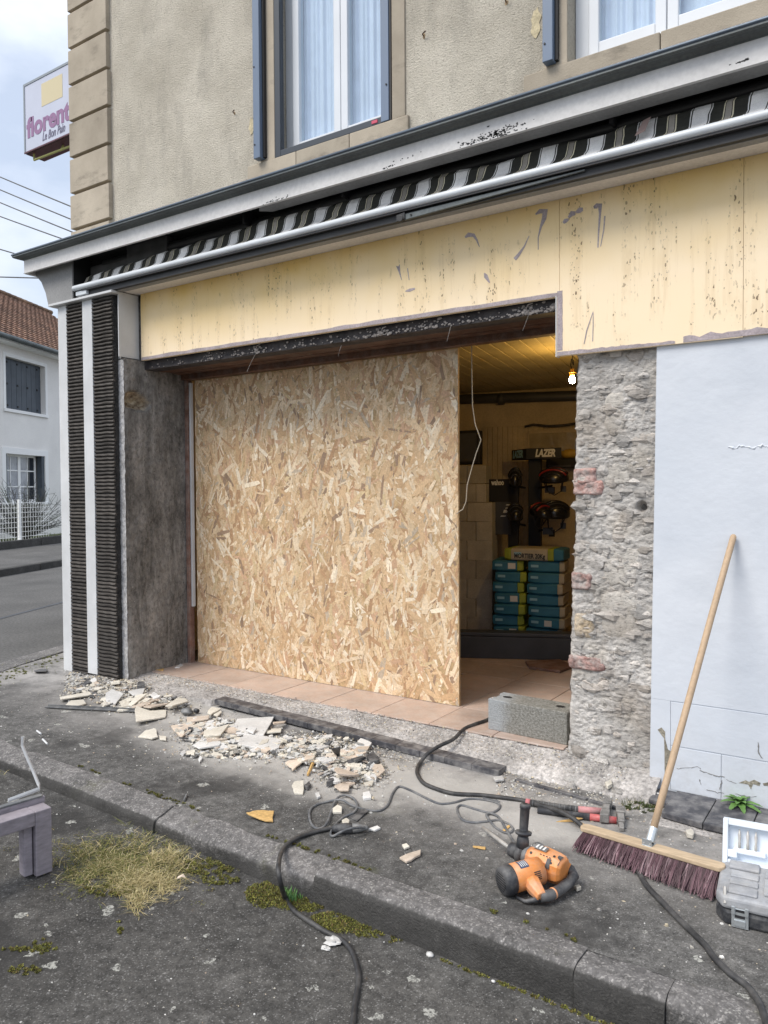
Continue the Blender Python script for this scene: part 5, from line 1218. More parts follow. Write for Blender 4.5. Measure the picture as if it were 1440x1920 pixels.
# ---- bulb
pb_ = py_(1073, 712, 5.75); bl = thing('bare_bulb', tuple(pb_), 'lit bare light bulb hanging from the yellow lit ceiling beside the pier', 'light bulb')
mb = MB(); mb.blob(pb_, (.024, .024, .029), 14, 10, 0); mb.build('glass', M['bulb'], bl, True)
mb = MB(); mb.tube([pb_+Vec((0, 0, .030)), pb_+Vec((0, 0, .05)), pb_+Vec((0, 0, .085))], [.018, .019, .015], 12); mb.tube([pb_+Vec((0, 0, .052)), pb_+Vec((0, 0, .060))], .027, 12); mb.build('socket', M['brass'], bl, True)
mb = MB(); mb.tube([pb_+Vec((0, 0, .08)), pb_+Vec((-.012, 0, .11)), pb_+Vec((-.008, 0, .16)), pb_+Vec((.012, 0, .15)), pb_+Vec((.008, 0, .11)), pb_+Vec((0, 0, .13)), Vec((pb_.x, pb_.y, ZC))], .004, 6); mb.build('cord', M['cable'], bl, True)
# ---- loose white wire hanging in the doorway
pw = [py_(a_, b2, 4.69) for a_, b2 in ((884, 640), (885, 700), (886, 760), (891, 795), (902, 825), (893, 850), (884, 880), (876, 910), (874, 940), (868, 955), (863, 958), (860, 963))]
pw[-1].y = 4.66
mb = MB(); mb.tube(pw, .0035, 6); o = mb.build('hanging_wire', pbr('pale bare wire', (.42, .36, .28), .6, None, None, None), None, True, origin=tuple(pw[0])); tag(o, 'thin pale wire dangling in the open doorway beside the chipboard', 'wire')

# ================================================================== CHIPBOARD SHEET
bx0, bx1 = py_(367, 900, 4.714).x, py_(859.5, 1000, 4.714).x; bz0, bz1 = .002, 2.491
osb = thing('chipboard_sheet', ((bx0+bx1)/2, 4.72, 0), 'large sheet of pale chipboard closing most of the shop doorway', 'board')
mb = MB(); mb.box(bx0, bx1, 4.7165, 4.735, bz0, bz1); mb.build('core', M['osbcore'], osb)
pal = [((.62, .44, .265), 24), ((.68, .52, .34), 26), ((.55, .37, .21), 16), ((.76, .62, .45), 18), ((.44, .27, .15), 10), ((.48, .40, .31), 4), ((.57, .37, .24), 9), ((.30, .205, .14), 3), ((.64, .50, .30), 4), ((.82, .72, .57), 9)]
cols_ = [c_ for c_, n_ in pal for _ in range(n_)]
mb = MB(); NS = 6800
for i in range(NS):
    x, z = R.uniform(bx0, bx1), R.uniform(bz0, bz1); ln = min(.26, max(.03, R.gauss(.135, .05))); wd = min(.058, max(.005, R.gauss(.023, .012)))
    an = R.gauss(0, .5) if R.random() < .72 else R.uniform(-1.57, 1.57)
    if R.random() < .012: wd, ln = R.uniform(.04, .075), R.uniform(.06, .11)
    c_ = R.choice(cols_); k = R.uniform(.9, 1.08); c_ = tuple((c_[q]*.94+(.655, .50, .345)[q]*.06)*k for q in range(3))
    y = 4.7162-.0019*(i/NS)**.8-.0003*R.random(); ca, sa_ = math.cos(an), math.sin(an); tl_ = R.uniform(-.0008, .0008); tw = R.uniform(-.0006, .0006)
    pts = []
    for (u, v) in ((-.5+R.uniform(0, .18), -.5), (.5-R.uniform(0, .18), -.5+R.uniform(0, .08)), (.5, R.uniform(-.2, .3)), (.5-R.uniform(0, .25), .5), (-.5+R.uniform(0, .25), .5-R.uniform(0, .1)), (-.5, R.uniform(-.3, .2))):
        lu, lv = v*ln, u*wd
        X_2 = x+lu*sa_+lv*ca; Z_2 = z+lu*ca-lv*sa_
        pts.append((min(bx1, max(bx0, X_2)), y+u*tw+v*tl_, min(bz1, max(bz0, Z_2))))
    mb.poly(pts, 0, c_)
mb.build('strands', M['osb'], osb, kind='stuff')
# ================================================================== PROPS ON THE PAVEMENT
# ---- concrete block
a, b_ = pz(915, 1367, 0), pz(1063, 1398, 0); d = Vec((b_.x-a.x, b_.y-a.y, 0)); L_ = d.length; th = math.atan2(d.y, d.x)
blk = thing('concrete_block', (0, 0, 0), 'hollow grey concrete block standing on the tiles against the rubble pier', 'concrete block')
mb = MB(); prof = [(0, .0), (0, .2), (.016, .2), (.03, .17), (.05, .155), (.07, .155), (.09, .17), (.1, .2), (.2, .2)]
Lb, Db, Hb = L_, .20, .195
mb.prism([(0, 0, 0), (0, .05, 0), (.018, .07, 0), (.018, .13, 0), (0, .15, 0), (0, Db, 0), (Lb, Db, 0), (Lb, .15, 0), (Lb-.018, .13, 0), (Lb-.018, .07, 0), (Lb, .05, 0), (Lb, 0, 0)], (0, 0, Hb))
mb.build('body', M['block'], blk, bevel=.006)
for x in (.085, Lb-.085):
    mb = MB(); n = 14; mb.prism([(x+.032*math.cos(6.283*i/n), .10+.022*math.sin(6.283*i/n), Hb-.03) for i in range(n)], (0, 0, .0306)); mb.build('finger_hole', M['black'], blk)
blk.location = (a.x, a.y, 0); blk.rotation_euler = (0, 0, th)
# ---- bench
zg = zr(-2.3)
gB = pr(97, 1638); zg = gB.z; ht = None
d_ = (gB-Vec((0, 0, EYE))).dot(fw); ht = 124*d_/FOC; zt5 = zg+ht
Ct = pz(97, 1513, zt5); Lt = pz(0, 1543, zt5); Rt = pz(120, 1503, zt5)
ax = (Lt-Ct).normalized(); ay = (Rt-Ct); ay = (ay-ax*ay.dot(ax)); wdt = .085; ay = ay.normalized()
ben = thing('bench', tuple(gB), 'low weathered lilac grey wooden trestle standing on the road at the left', 'bench')
rl = 1.5
def bb(m_, s0, s1, t0, t1, z0, z1): p = Ct+ax*s0+ay*t0; m_.par((p.x, p.y, z0), ax*(s1-s0), ay*(t1-t0), (0, 0, z1-z0))
rt = .062
mb = MB(); bb(mb, 0, .072, 0, wdt, zg+.004, zt5-.001); mb.build('leg', M['bench'], ben, bevel=.004)
mb = MB(); bb(mb, .078, .115, .02, wdt-.01, zg+.012, zt5-rt-.002); mb.build('leg', M['bench'], ben, bevel=.004)
mb = MB(); bb(mb, rl-.2, rl-.13, 0, wdt, zg+.004, zt5-rt-.002); mb.build('leg', M['bench'], ben, bevel=.004)
mb = MB(); bb(mb, .0725, rl, .0, wdt, zt5-rt, zt5); mb.build('rail', M['bench'], ben, bevel=.004)
mb = MB(); bb(mb, -.012, rl, wdt+.004, wdt+.05, zt5-.01, zt5+.022); mb.build('back_slat', M['bench'], ben, bevel=.004)
mb = MB(); bb(mb, .0, rl, wdt+.002, wdt+.03, zt5+.023, zt5+.031); mb.build('metal_edging', M['dgrey'], ben, bevel=.002)
for (t0, t1) in ((.0, .03), (.05, .08)):
    mb = MB(); bb(mb, .02, .05, t0+.006, t1-.006, zg-.002, zg+.006); mb.build('foot_pad', M['black'], ben)
# bent white strip resting on the bench
q0 = pz(83, 1477, zt5+.045); dq = (q0-Vec((0, 0, EYE))).dot(fw)
def at_depth(px, py, dep): return Vec((0, 0, EYE))+ray(px, py)*dep
pts = [at_depth(15, 1501, dq-.12), at_depth(50, 1488, dq-.06), at_depth(74, 1479, dq-.01), at_depth(72, 1470, dq), at_depth(62, 1445, dq+.02), at_depth(50, 1418, dq+.03), at_depth(42, 1398, dq+.04), at_depth(43, 1381, dq+.05)]
mb = MB(); mb.tube(pts, .010, 4, sx=.35); o = mb.build('bent_strip', M['wmetal'], None, bevel=.001, origin=tuple(q0)); tag(o, 'bent white metal edging strip lying on the grey trestle with one end curling up', 'metal strip')
# ---- broom
A, B = pa(1098, 1556, .070), pa(1350, 1630, .098)
brm = thing('broom', tuple(pa(1220, 1640)), 'wide push broom with wine brown bristles, its pale handle leaning against the white wall', 'broom')
dB = (B-A); eB = dB.normalized(); nB = Vec((eB.y, -eB.x, 0)).normalized()      # towards the camera
if nB.dot(Vec((0, -1, 0))) < 0: nB = -nB
tilt = math.radians(28); upB = (Vec((0, 0, 1))*math.cos(tilt)-nB*math.sin(tilt)*-.0).normalized()
fB = (nB*math.cos(tilt)+Vec((0, 0, 1))*math.sin(tilt)*.35).normalized()
mb = MB(); nseg = 10; r_ = .028; pts = []
for e_, s_ in ((0, -1), (1, 1)):
    pass
w2_ = .030; t2 = .019; up2 = nB.cross(eB); up2 = up2 if up2.z > 0 else -up2
def blkpt(u, s): return A+dB*u+nB*s*w2_
outl = [A-eB*.0+nB*w2_]+[A+eB*(.0)-eB*(.02*math.sin(math.pi*k/8))+nB*w2_*math.cos(math.pi*k/8) for k in range(1, 8)]+[A-nB*w2_]+[B-nB*w2_]+[B+eB*(.02*math.sin(math.pi*k/8))-nB*w2_*math.cos(math.pi*k/8) for k in range(1, 8)]+[B+nB*w2_]
mb.prism(outl, up2*t2); mb.build('head', M['beech'], brm, bevel=.004)
mb = MB(); rows_b, per = 6, 92
for rr in range(rows_b):
    off = (-.8+1.6*rr/(rows_b-1))*w2_
    for k in range(per):
        base = A+dB*((k+.5+(rr % 2)*.4)/per)+nB*off; g = R.uniform(.55, 1.5); cc = (.125*g, .062*g, .078*g)
        if R.random() < .15: cc = (.30*g, .20*g, .22*g)
        for q in range(5):
            o_ = base+eB*R.uniform(-.004, .004)+nB*R.uniform(-.003, .003)
            zf = zp(o_.x)+.004+R.uniform(0, .022); spread = nB*(.050+.7*off+R.gauss(0, .010))+eB*R.gauss(0, .013); tip = Vec((o_.x, o_.y, zf))+spread
            mid_ = o_.lerp(tip, .5)+nB*.006; a_ = eB.cross(tip-o_).normalized()*.002; e2 = eB*.0023
            for v_ in (e2, a_):
                mb.poly([o_-v_, o_+v_, mid_+v_, mid_-v_], 0, (cc[0]*.8, cc[1]*.8, cc[2]*.8)); mb.poly([mid_-v_, mid_+v_, tip+v_*.7, tip-v_*.7], 0, cc)
mb.build('bristles', M['bristle'], brm, kind='stuff')
S0 = A+dB*.505+up2*t2*.9; top = py_(1376, 1003, 4.182)
ha = (top-S0).normalized()
mb = MB(); n = 12; hp = [S0+ha*.05, S0+ha*.3]+[S0.lerp(top, k/8)+Vec((0, .004*math.sin(k*.8), 0)) for k in range(2, 8)]+[top-ha*.03, top-ha*.008, top]
mb.tube(hp, [.0155]*(len(hp)-2)+[.0145, .009], 14); mb.build('handle', M['handle'], brm, True)
sdv = eB
mb = MB(); mb.tube([S0+ha*.012, S0+ha*.075], [.0195, .0185], 16); mb.par(S0-eB*.022+nB*.026-up2*.002, eB*.044, -nB*.052, up2*.004); mb.par(S0-eB*.022+nB*.018, eB*.044, nB*.003, up2*.03); sk_ = mb.build('socket', M['silver'], brm, bevel=.001)
for s_ in (-.014, .014):
    mb = MB(); p = S0+eB*s_+nB*.0215+up2*.01; mb.tube([p, p+nB*.003], .004, 8); mb.build('screw', M['bit'], sk_)
# ---- tool case
cF = pa(1398, 1741); cL = pa(1336, 1712)
cas = thing('tool_case', tuple(cF), 'dusty grey drill case with steel latch and open white tray at the right edge', 'tool case')
eC = Vec((math.cos(.10), math.sin(.10), 0)); nC = Vec((-eC.y, eC.x, 0)); z0 = zp(-.35)
FL = pa(1347, 1730); FL = Vec((FL.x, FL.y, z0)); LW, LD, LH = .52, .33, .115
def cb(m_, s0, s1, t0, t1, za, zb, mi=0): p = FL+eC*s0+nC*t0; m_.par((p.x, p.y, z0+za), eC*(s1-s0), nC*(t1-t0), (0, 0, zb-za), mi)
def cprism(m_, pts, za, zb): m_.prism([FL+eC*s_+nC*t_+Vec((0, 0, za)) for s_, t_ in pts], (0, 0, zb-za))
mb = MB(); cprism(mb, [(.02, 0), (.17, 0), (.19, .02), (.30, .02), (.32, 0), (LW, 0), (LW, LD), (.02, LD), (-.012, LD-.04), (-.012, .05)], .0, .058); mb.build('lower_shell', M['dblack'], cas, bevel=.012)
mb = MB(); cprism(mb, [(.012, .0), (LW, .0), (LW, LD-.01), (.012, LD-.01), (-.012, LD-.05), (-.012, .045)], .0585, .108); up_ = mb.build('upper_shell', M['caseg'], cas, bevel=.014, seg=3)
for (s0, s1, t0, t1, h) in ((.03, .13, .03, .09, .008), (.03, .13, .105, .15, .008), (.03, .13, .165, .22, .008), (.15, .27, .06, .19, .012), (.15, .27, .21, .28, .006), (.29, .47, .04, .12, .010), (.29, .47, .14, .26, .008), (.02, .13, .235, .30, .012)):
    mb = MB(); cb(mb, s0, s1, t0, t1, .1075, .1085+h); mb.build('moulded_panel', M['caseg'], up_, bevel=.005)
for (s0, t0, ln) in ((.035, .098, .09), (.035, .158, .09), (.155, .198, .11), (.30, .13, .15)):
    mb = MB(); cb(mb, s0, s0+ln, t0, t0+.004, .1082, .112); mb.build('moulded_rib', M['caseg'], up_, bevel=.001)
mb = MB(); mb.tube([FL+eC*(.36+.035*math.cos(k*.5236))+nC*(.03+.016*math.sin(k*.5236))+Vec((0, 0, .1095)) for k in range(13)], .004, 6); mb.build('embossed_ring', M['dgrey'], up_)
lt = .045
mb = MB(); cb(mb, lt, lt+.058, -.012, -.004, -.004+.008, .075); cb(mb, lt, lt+.012, -.02, -.0125, .055, .085); cb(mb, lt+.046, lt+.058, -.02, -.0125, .055, .085); cb(mb, lt+.01, lt+.048, -.016, -.0125, .012, .035)
ltc = mb.build('latch', M['silver'], cas, bevel=.002)
mb = MB(); cb(mb, lt+.012, lt+.046, -.0135, -.0121, .042, .052); cb(mb, lt+.014, lt+.044, -.0135, -.0121, .064, .073); mb.build('latch_slot', M['black'], ltc)
# white open tray standing at the back
tb = FL+nC*(LD-.02)+Vec((0, 0, .095)); tu = (Vec((0, 0, 1))*math.cos(.22)+nC*math.sin(.22)); tn = eC.cross(tu)
if tn.dot(nC) > 0: tn = -tn
def tp_(m_, s0, s1, h0, h1, d0, d1): p = tb+eC*s0+tu*h0+tn*d0; m_.par(p, eC*(s1-s0), tu*(h1-h0), tn*(d1-d0))
TH = .175
mb = MB(); tp_(mb, -.01, LW, 0, TH, -.03, -.024); tp_(mb, -.01, .01, .0, TH, -.0235, .012); tp_(mb, .0105, LW, TH-.022, TH, -.0235, .012); tp_(mb, .0105, LW, 0, .018, -.0235, .012); tp_(mb, .011, .045, .03, .06, .0125, .02)
tr = mb.build('tray', M['tray'], cas, bevel=.006, seg=3)
mb = MB(); tp_(mb, .03, .15, .045, .066, -.0235, .002); tp_(mb, .17, .30, .045, .062, -.0235, -.002); tp_(mb, .17, .30, .09, .104, -.0235, -.004); mb.build('bit_holder', M['tray'], cas, bevel=.004)
for k, s_ in enumerate((.052, .083, .113)):
    p = tb+eC*s_+tn*-.006; mb = MB(); mb.tube([p+tu*.05, p+tu*.085, p+tu*.09, p+tu*.118, p+tu*.14], [.0058, .0058, .0045, .0062, .002], 9); mb.build('drill_bit', M['bit'], tr, True)
for s_ in (.06, .13): mb = MB(); tp_(mb, s_, s_+.035, -.012, .006, -.01, .016); mb.build('hinge', M['caseg'], cas, bevel=.003)
mb = MB(); p = FL+eC*.0+nC*.03+Vec((0, 0, .13)); mb.tube([p+eC*.02, p+eC*.022-nC*.03-Vec((0, 0, .05))], .006, 6); mb.build('catch_pin', M['bit'], cas)
# ---- rotary hammer
dr = thing('hammer_drill', tuple(pa(1005, 1670)), 'orange rotary hammer drill lying on the asphalt with black side handle upright', 'power drill')
def hp_(px, py, h): return pa(px, py, h)
rear, chk = hp_(1054, 1632, .075), hp_(992, 1606, .082)
axd = (chk-rear).normalized()
mb = MB(); P_ = [rear-axd*.012, rear, rear.lerp(chk, .15), rear.lerp(chk, .55), rear.lerp(chk, .85), chk]
mb.tube(P_, [.040, .052, .056, .059, .054, .040], 12, sq=3); bd = mb.build('body', M['orange'], dr, False, bevel=.006, seg=3)
mot0, mot1 = hp_(1012, 1632, .070), hp_(958, 1648, .060); mdir = (mot1-mot0).normalized()
mb = MB(); mb.tube([mot0, mot0.lerp(mot1, .4), mot1], [.054, .055, .056], 20); mb.build('motor_housing', M['orange'], dr, True)
mb = MB(); mb.tube([mot1-mdir*.004, mot1+mdir*.002, mot1+mdir*.03, mot1+mdir*.044, mot1+mdir*.045], [.056, .0595, .0595, .050, .038], 20); cap = mb.build('end_cap', M['dblack'], dr, True)
for k in range(-3, 4):
    up3 = Vec((0, 0, 1)); sd3 = mdir.cross(up3).normalized(); p = mot1+mdir*.0455+up3*k*.010; w_ = math.sqrt(max(0, .036**2-(k*.010)**2))
    mb = MB(); mb.par(p-sd3*w_-up3*.002, sd3*2*w_, up3*.004, mdir*.002); mb.build('vent_slot', M['black'], cap)
# gear front & chuck
mb = MB(); c0 = chk; mb.tube([c0-axd*.006, c0+axd*.012, c0+axd*.03], [.041, .040, .033], 16); mb.build('gear_neck', M['dgrey'], dr, True)
mb = MB(); mb.tube([c0+axd*.02, c0+axd*.024, c0+axd*.05, c0+axd*.054, c0+axd*.062, c0+axd*.092, c0+axd*.10], [.030, .034, .034, .028, .034, .029, .018], 16); mb.build('chuck', M['dblack'], dr, True)
tip = hp_(905, 1552, .03); cs = c0+axd*.09
mb = MB(); mb.tube([cs, cs.lerp(tip, .3), tip], [.0085, .0085, .0075], 10); mb.build('chisel_bit', M['bit'], dr, True)
# side handle
h0 = c0+axd*.052; hb_ = Vec((0, 0, 1)); hd = (hp_(986, 1510, .0)-Vec((0, 0, 0)))
px0 = hp_(989, 1592, .10)
base = c0+axd*.032+Vec((0, 0, .03)); 
dep_ = (base-Vec((0, 0, EYE))).dot(fw); topv = at_depth(985, 1507, dep_+.02); hv = topv-base; hL = hv.length; hv = hv.normalized()
mb = MB(); mb.tube([base-hv*.005, base+hv*.03, base+hv*.055], [.027, .026, .02], 14); mb.tube([c0+axd*.022, c0+axd*.05], .041, 16); mb.build('handle_collar', M['dblack'], dr, True)
mb = MB(); mb.tube([base+hv*.05, base+hv*.052, base+hv*.062, base+hv*.064], [.02, .034, .036, .03], 16); mb.tube([base+hv*.06, base+hv*.07, base+hv*(hL-.02), base+hv*(hL-.018), base+hv*(hL-.004), base+hv*hL], [.019, .0185, .0205, .023, .023, .018], 16); mb.build('side_handle', M['dblack'], dr, True)
mb = MB(); mb.tube([base+hv*hL, base+hv*(hL+.0008)], .010, 12); mb.build('handle_hole', M['black'], dr)
# selector knob
kn = c0-axd*.012+Vec((0, 0, .038))+Vec((.02, .02, 0)); mb = MB(); mb.tube([kn-Vec((0, 0, .01)), kn+Vec((0, 0, .012)), kn+Vec((0, 0, .02))], [.026, .025, .014], 14); mb.build('selector_knob', M['dgrey'], dr, True)
# D handle
hs_ = [hp_(985, 1660, .052), hp_(1000, 1672, .045), hp_(1014, 1682, .038)]
mb = MB(); mb.tube([hp_(990, 1643, .06), hp_(1003, 1665, .05), hp_(1016, 1682, .038)], [.034, .030, .021], 8, sq=3); mb.build('lower_yoke', M['orange'], dr, False, bevel=.005, seg=3)
hdl = [hp_(1012, 1681, .036), hp_(1030, 1679, .034), hp_(1050, 1668, .036), hp_(1068, 1655, .042), hp_(1076, 1643, .05), hp_(1070, 1632, .058), hp_(1058, 1627, .066)]
mb = MB(); mb.tube(hdl, [.022, .0215, .0205, .0205, .021, .022, .024], 14); gr = mb.build('grip', M['dblack'], dr, True)
mb = MB(); mb.tube([hdl[1].lerp(hdl[2], .3), hdl[1].lerp(hdl[2], .42)], .0222, 14); mb.build('grip_ring', M['orange'], gr, True)
mb = MB(); mb.tube([hp_(1048, 1628, .07), hp_(1060, 1626, .068), hp_(1066, 1630, .062)], [.036, .028, .024], 12); mb.build('upper_yoke', M['orange'], dr, True)
# rating plates and marks
upn = Vec((0, 0, 1))
def plate(cpt, axis, rad, ang, ln, wd_, mat, nm, extra=0.0):
    sd3 = axis.cross(upn).normalized(); up4 = sd3.cross(axis).normalized(); mb = MB(); n_ = 5; vs = []
    for i in range(n_+1):
        a_ = ang+(i/n_-.5)*wd_/rad; r2 = rad+.0012+extra; vs += [cpt-axis*ln/2+(sd3*math.sin(a_)+up4*math.cos(a_))*r2, cpt+axis*ln/2+(sd3*math.sin(a_)+up4*math.cos(a_))*r2]
    mb.raw(vs, [(2*i, 2*i+1, 2*i+3, 2*i+2) for i in range(n_)]); return mb.build(nm, mat, dr)
mc = mot0.lerp(mot1, .62)
sgn_ = 1 if mdir.cross(upn).dot(nB) > 0 else -1
plate(mc, mdir, .0545, sgn_*.15, .040, .045, pbr('blue grey plate', (.06, .08, .14), .5, (60, .5), (200, .6), None), 'rating_plate')
for k in range(4): plate(mc+mdir*(-.013+.008*k), mdir, .0545, sgn_*.15, .003, .032, M['paper'], 'plate_print', .0008)
bc = rear.lerp(chk, .62)-Vec((0, 0, 0)); sb_ = 1 if axd.cross(upn).dot(nB) > 0 else -1
plate(bc, axd, .0638, .1*sb_, .060, .034, M['dgrey'], 'maker_badge')
for k in range(3): plate(bc+axd*(-.016+.016*k), axd, .0641, .1*sb_, .008, .026, M['paper'], 'badge_print', .0008)
plate(rear.lerp(chk, .25), axd, .061, sb_*1.0, .018, .04, M['dblack'], 'switch'); plate(rear.lerp(chk, .05), axd, .054, sb_*.4, .02, .05, M['dblack'], 'shell_joint')
for k in range(4): plate(rear.lerp(chk, .52)-axd*(.014*k), axd, .0638, sb_*.62, .007, .004, M['black'], 'vent')
for k in range(5):
    plate(mot0.lerp(mot1, .30), mdir, .0548, sgn_*(1.05+.13*k), .030, .0035, M['black'], 'vent')
plate(mot0.lerp(mot1, .985), mdir, .0558, 0, .0025, .30, M['dgrey'], 'seam')
for f_, an in ((.18, .35), (.18, .9), (.80, .75), (.86, -.25)):
    p_ = rear.lerp(chk, f_); sd3 = axd.cross(upn).normalized(); up4 = sd3.cross(axd).normalized(); nn4 = sd3*math.sin(an*sb_)+up4*math.cos(an*sb_); q_ = p_+nn4*.057; mb = MB(); mb.tube([q_-nn4*.004, q_+nn4*.0035], .0055, 10); mb.build('screw', M['black'], dr)
mb = MB(); p_ = hdl[2].lerp(hdl[3], .5)+(hp_(1040, 1640, .05)-hdl[2]).normalized()*.02; mb.tube([p_-(hdl[3]-hdl[2]).normalized()*.022, p_+(hdl[3]-hdl[2]).normalized()*.022], [.009, .011], 8); mb.build('trigger', M['black'], dr, True)
# cord of the drill
mb = MB(); cd = [hp_(1012, 1684, .03), hp_(1000, 1688, .02), hp_(985, 1690, .012), hp_(970, 1683, .009), hp_(967, 1672, .009), hp_(975, 1664, .009), hp_(990, 1660, .01)]
mb.tube(cd, [.011, .010, .0075, .006, .0055, .0055, .0055], 10); mb.build('cord_guard', M['dblack'], dr, True)
# ---- hammers
def hammer(p0, p1, p2, head0, head1, gripm, sleeve, label):
    a_, b2, c2 = pa(*p0), pa(*p1), pa(*p2); hm = thing('club_hammer', tuple(pa(p1[0], p1[1])), label, 'hammer', 'hammers lying by the broom')
    mb = MB(); mb.tube([a_, a_.lerp(b2, .5), b2], [.016, .0155, .0165], 12); mb.build('grip', gripm, hm, True)
    if gripm is M['tape']:
        for k in range(9):
            q_ = a_.lerp(b2, (k+.5)/9); mb = MB(); mb.tube([q_, q_+(b2-a_).normalized()*.004], .0172, 12); mb.build('tape_band', M['dgrey'], hm, True)
        mb = MB(); mb.tube([a_-(b2-a_).normalized()*.022, a_], [.018, .0178], 12); mb.build('pommel', M['pinkred'], hm, True)
    mb = MB(); mb.tube([b2, c2], [.0175, .016], 12); mb.build('sleeve', sleeve, hm, True)
    h0_, h1_ = pa(*head0), pa(*head1); dh = h1_-h0_; dn = (c2-b2).normalized(); z_ = dh.cross(dn).normalized(); s_ = .019
    mb = MB()
    for (f0, f1, k) in ((0, .30, 1.15), (.30, .7, .85), (.7, 1, 1.15 if gripm is M['tape'] else .6)):
        mb.par(h0_+dh*f0-dn*s_*k-z_*s_*k, dh*(f1-f0-.002), dn*2*s_*k, z_*2*s_*k)
    mb.build('head', pbr('dusty steel hammer head', (.26, .25, .24), .6, (30, .4), (120, .2), (120, .2, .002), metal=.5, dust=.5), hm, bevel=.004)
    return hm
M['tape'] = pbr('wound black tape', (.05, .05, .052), .7, (40, .5), None, (60, .4, .006), dust=.35)
hammer((994, 1505, .02), (1084, 1518, .02), (1128, 1521, .02), (1140, 1503, .03), (1133, 1535, .03), M['tape'], M['pinkred'], 'hammer with black taped grip and faded pink sleeve, the farther of the two')
hammer((1008, 1519, .018), (1106, 1532, .018), (1156, 1538, .018), (1163, 1518, .035), (1166, 1556, .012), M['dblack'], M['red'], 'hammer with bright red sleeve and pointed head, nearest the broom')
# ---- cables
def smooth(pts, n=6):
    out_ = []; k = len(pts)
    for i in range(k-1):
        p0, p1, p2, p3 = pts[max(i-1, 0)], pts[i], pts[i+1], pts[min(i+2, k-1)]
        for j in range(n):
            t_ = j/n; out_.append(.5*((2*p1)+(p2-p0)*t_+(2*p0-5*p1+4*p2-p3)*t_*t_+(3*p1-p0-3*p2+p3)*t_**3))
    return out_+[pts[-1]]
def cable(pxs, r_, mat, label, name='power_cable', hs=None):
    pts = []
    for i, q_ in enumerate(pxs):
        h = q_[2] if len(q_) > 2 else r_; pts.append(pa(q_[0], q_[1], h))
    for p in pts:
        if p.y < 2.64 and p.y > 2.40: p.z = max(p.z, zp(p.x)+r_+.003 if p.y > 2.475 else p.z)
    mb = MB(); mb.tube(smooth(pts), r_, 9); o = mb.build(name, mat, None, True, origin=tuple(pts[0])); return tag(o, label, 'cable', 'electric cables on the ground')
ST = .055
cable([(935, 1318, .03), (925, 1340, .10), (913, 1350, .115), (890, 1358, .115), (870, 1367, .11), (850, 1386, .10), (825, 1398, .08), (803, 1412, .05), (788, 1430, .012), (782, 1447, .012), (792, 1466), (815, 1478), (850, 1488), (900, 1491), (945, 1496), (985, 1502), (1020, 1512, .03), (1050, 1521, .045), (1075, 1535, .04), (1100, 1556, .012), (1140, 1585), (1178, 1605), (1192, 1625), (1212, 1660), (1240, 1690), (1282, 1733), (1320, 1770), (1340, 1797), (1372, 1828), (1402, 1850), (1425, 1885), (1440, 1930), (1460, 1985)], .0115, M['cable'], 'thick black cable running out of the doorway, under the broom to the lower right')
c1 = [(900, 2700), (790, 2330), (700, 2100), (662, 1975), (664, 1900), (670, 1858), (672, 1825), (660, 1785), (640, 1762), (610, 1747), (580, 1728), (552, 1708), (536, 1685), (526, 1655), (522, 1625, .06), (528, 1597, .015), (545, 1578, .015), (575, 1564), (605, 1556), (625, 1553)]
cable(c1, .0105, M['cable'], 'black extension lead coming up over the kerb from the road')
plug = thing('plug', tuple(pa(655, 1553)), 'black rubber plug and socket joining the two cables beside the kerb', 'plug')
a_, b2 = pa(622, 1554, .022), pa(690, 1552, .022); mb = MB(); mb.tube([a_, a_.lerp(b2, .12), a_.lerp(b2, .35), a_.lerp(b2, .55)], [.012, .022, .025, .024], 12); mb.build('socket_half', M['dblack'], plug, True)
mb = MB(); mb.tube([a_.lerp(b2, .56), a_.lerp(b2, .75), a_.lerp(b2, .9), b2], [.022, .02, .013, .010], 12)
for k in range(5): q_ = a_.lerp(b2, .76+.045*k); mb.tube([q_, q_+(b2-a_)*.018], .0165-.001*k, 10)
mb.build('plug_half', M['dgrey'], plug, True)
c2 = [(690, 1551, .02), (660, 1553, .05), (640, 1560, .02), (624, 1568), (620, 1562), (630, 1545), (645, 1532), (662, 1524, .012), (670, 1512, .014), (664, 1498, .014), (648, 1491, .014), (632, 1497, .014), (622, 1520, .014), (612, 1545, .014), (597, 1554), (584, 1545), (580, 1525), (588, 1512), (610, 1504), (640, 1500, .022), (660, 1510, .022), (685, 1518), (712, 1520), (728, 1508), (736, 1488), (748, 1475), (770, 1482), (800, 1497), (825, 1507), (850, 1505), (880, 1498), (915, 1501), (936, 1508), (934, 1518), (918, 1524), (890, 1517), (865, 1510), (857, 1518), (866, 1536), (885, 1542), (915, 1540), (935, 1538), (955, 1546), (962, 1556), (950, 1562), (930, 1552), (918, 1538, .012), (912, 1528, .012), (920, 1525, .012), (935, 1532, .012), (945, 1548, .012), (958, 1570), (975, 1600, .006), (985, 1640, .006), (975, 1665, .008)]
cable(c2, .0062, M['cableg'], 'thin dusty grey drill cord looped across the asphalt to the plug')
cable([(905, 1496), (925, 1500), (937, 1504), (930, 1500)], .004, M['cableg'], 'short dark scrap of wire beside the looped grey cord', 'wire_scrap')
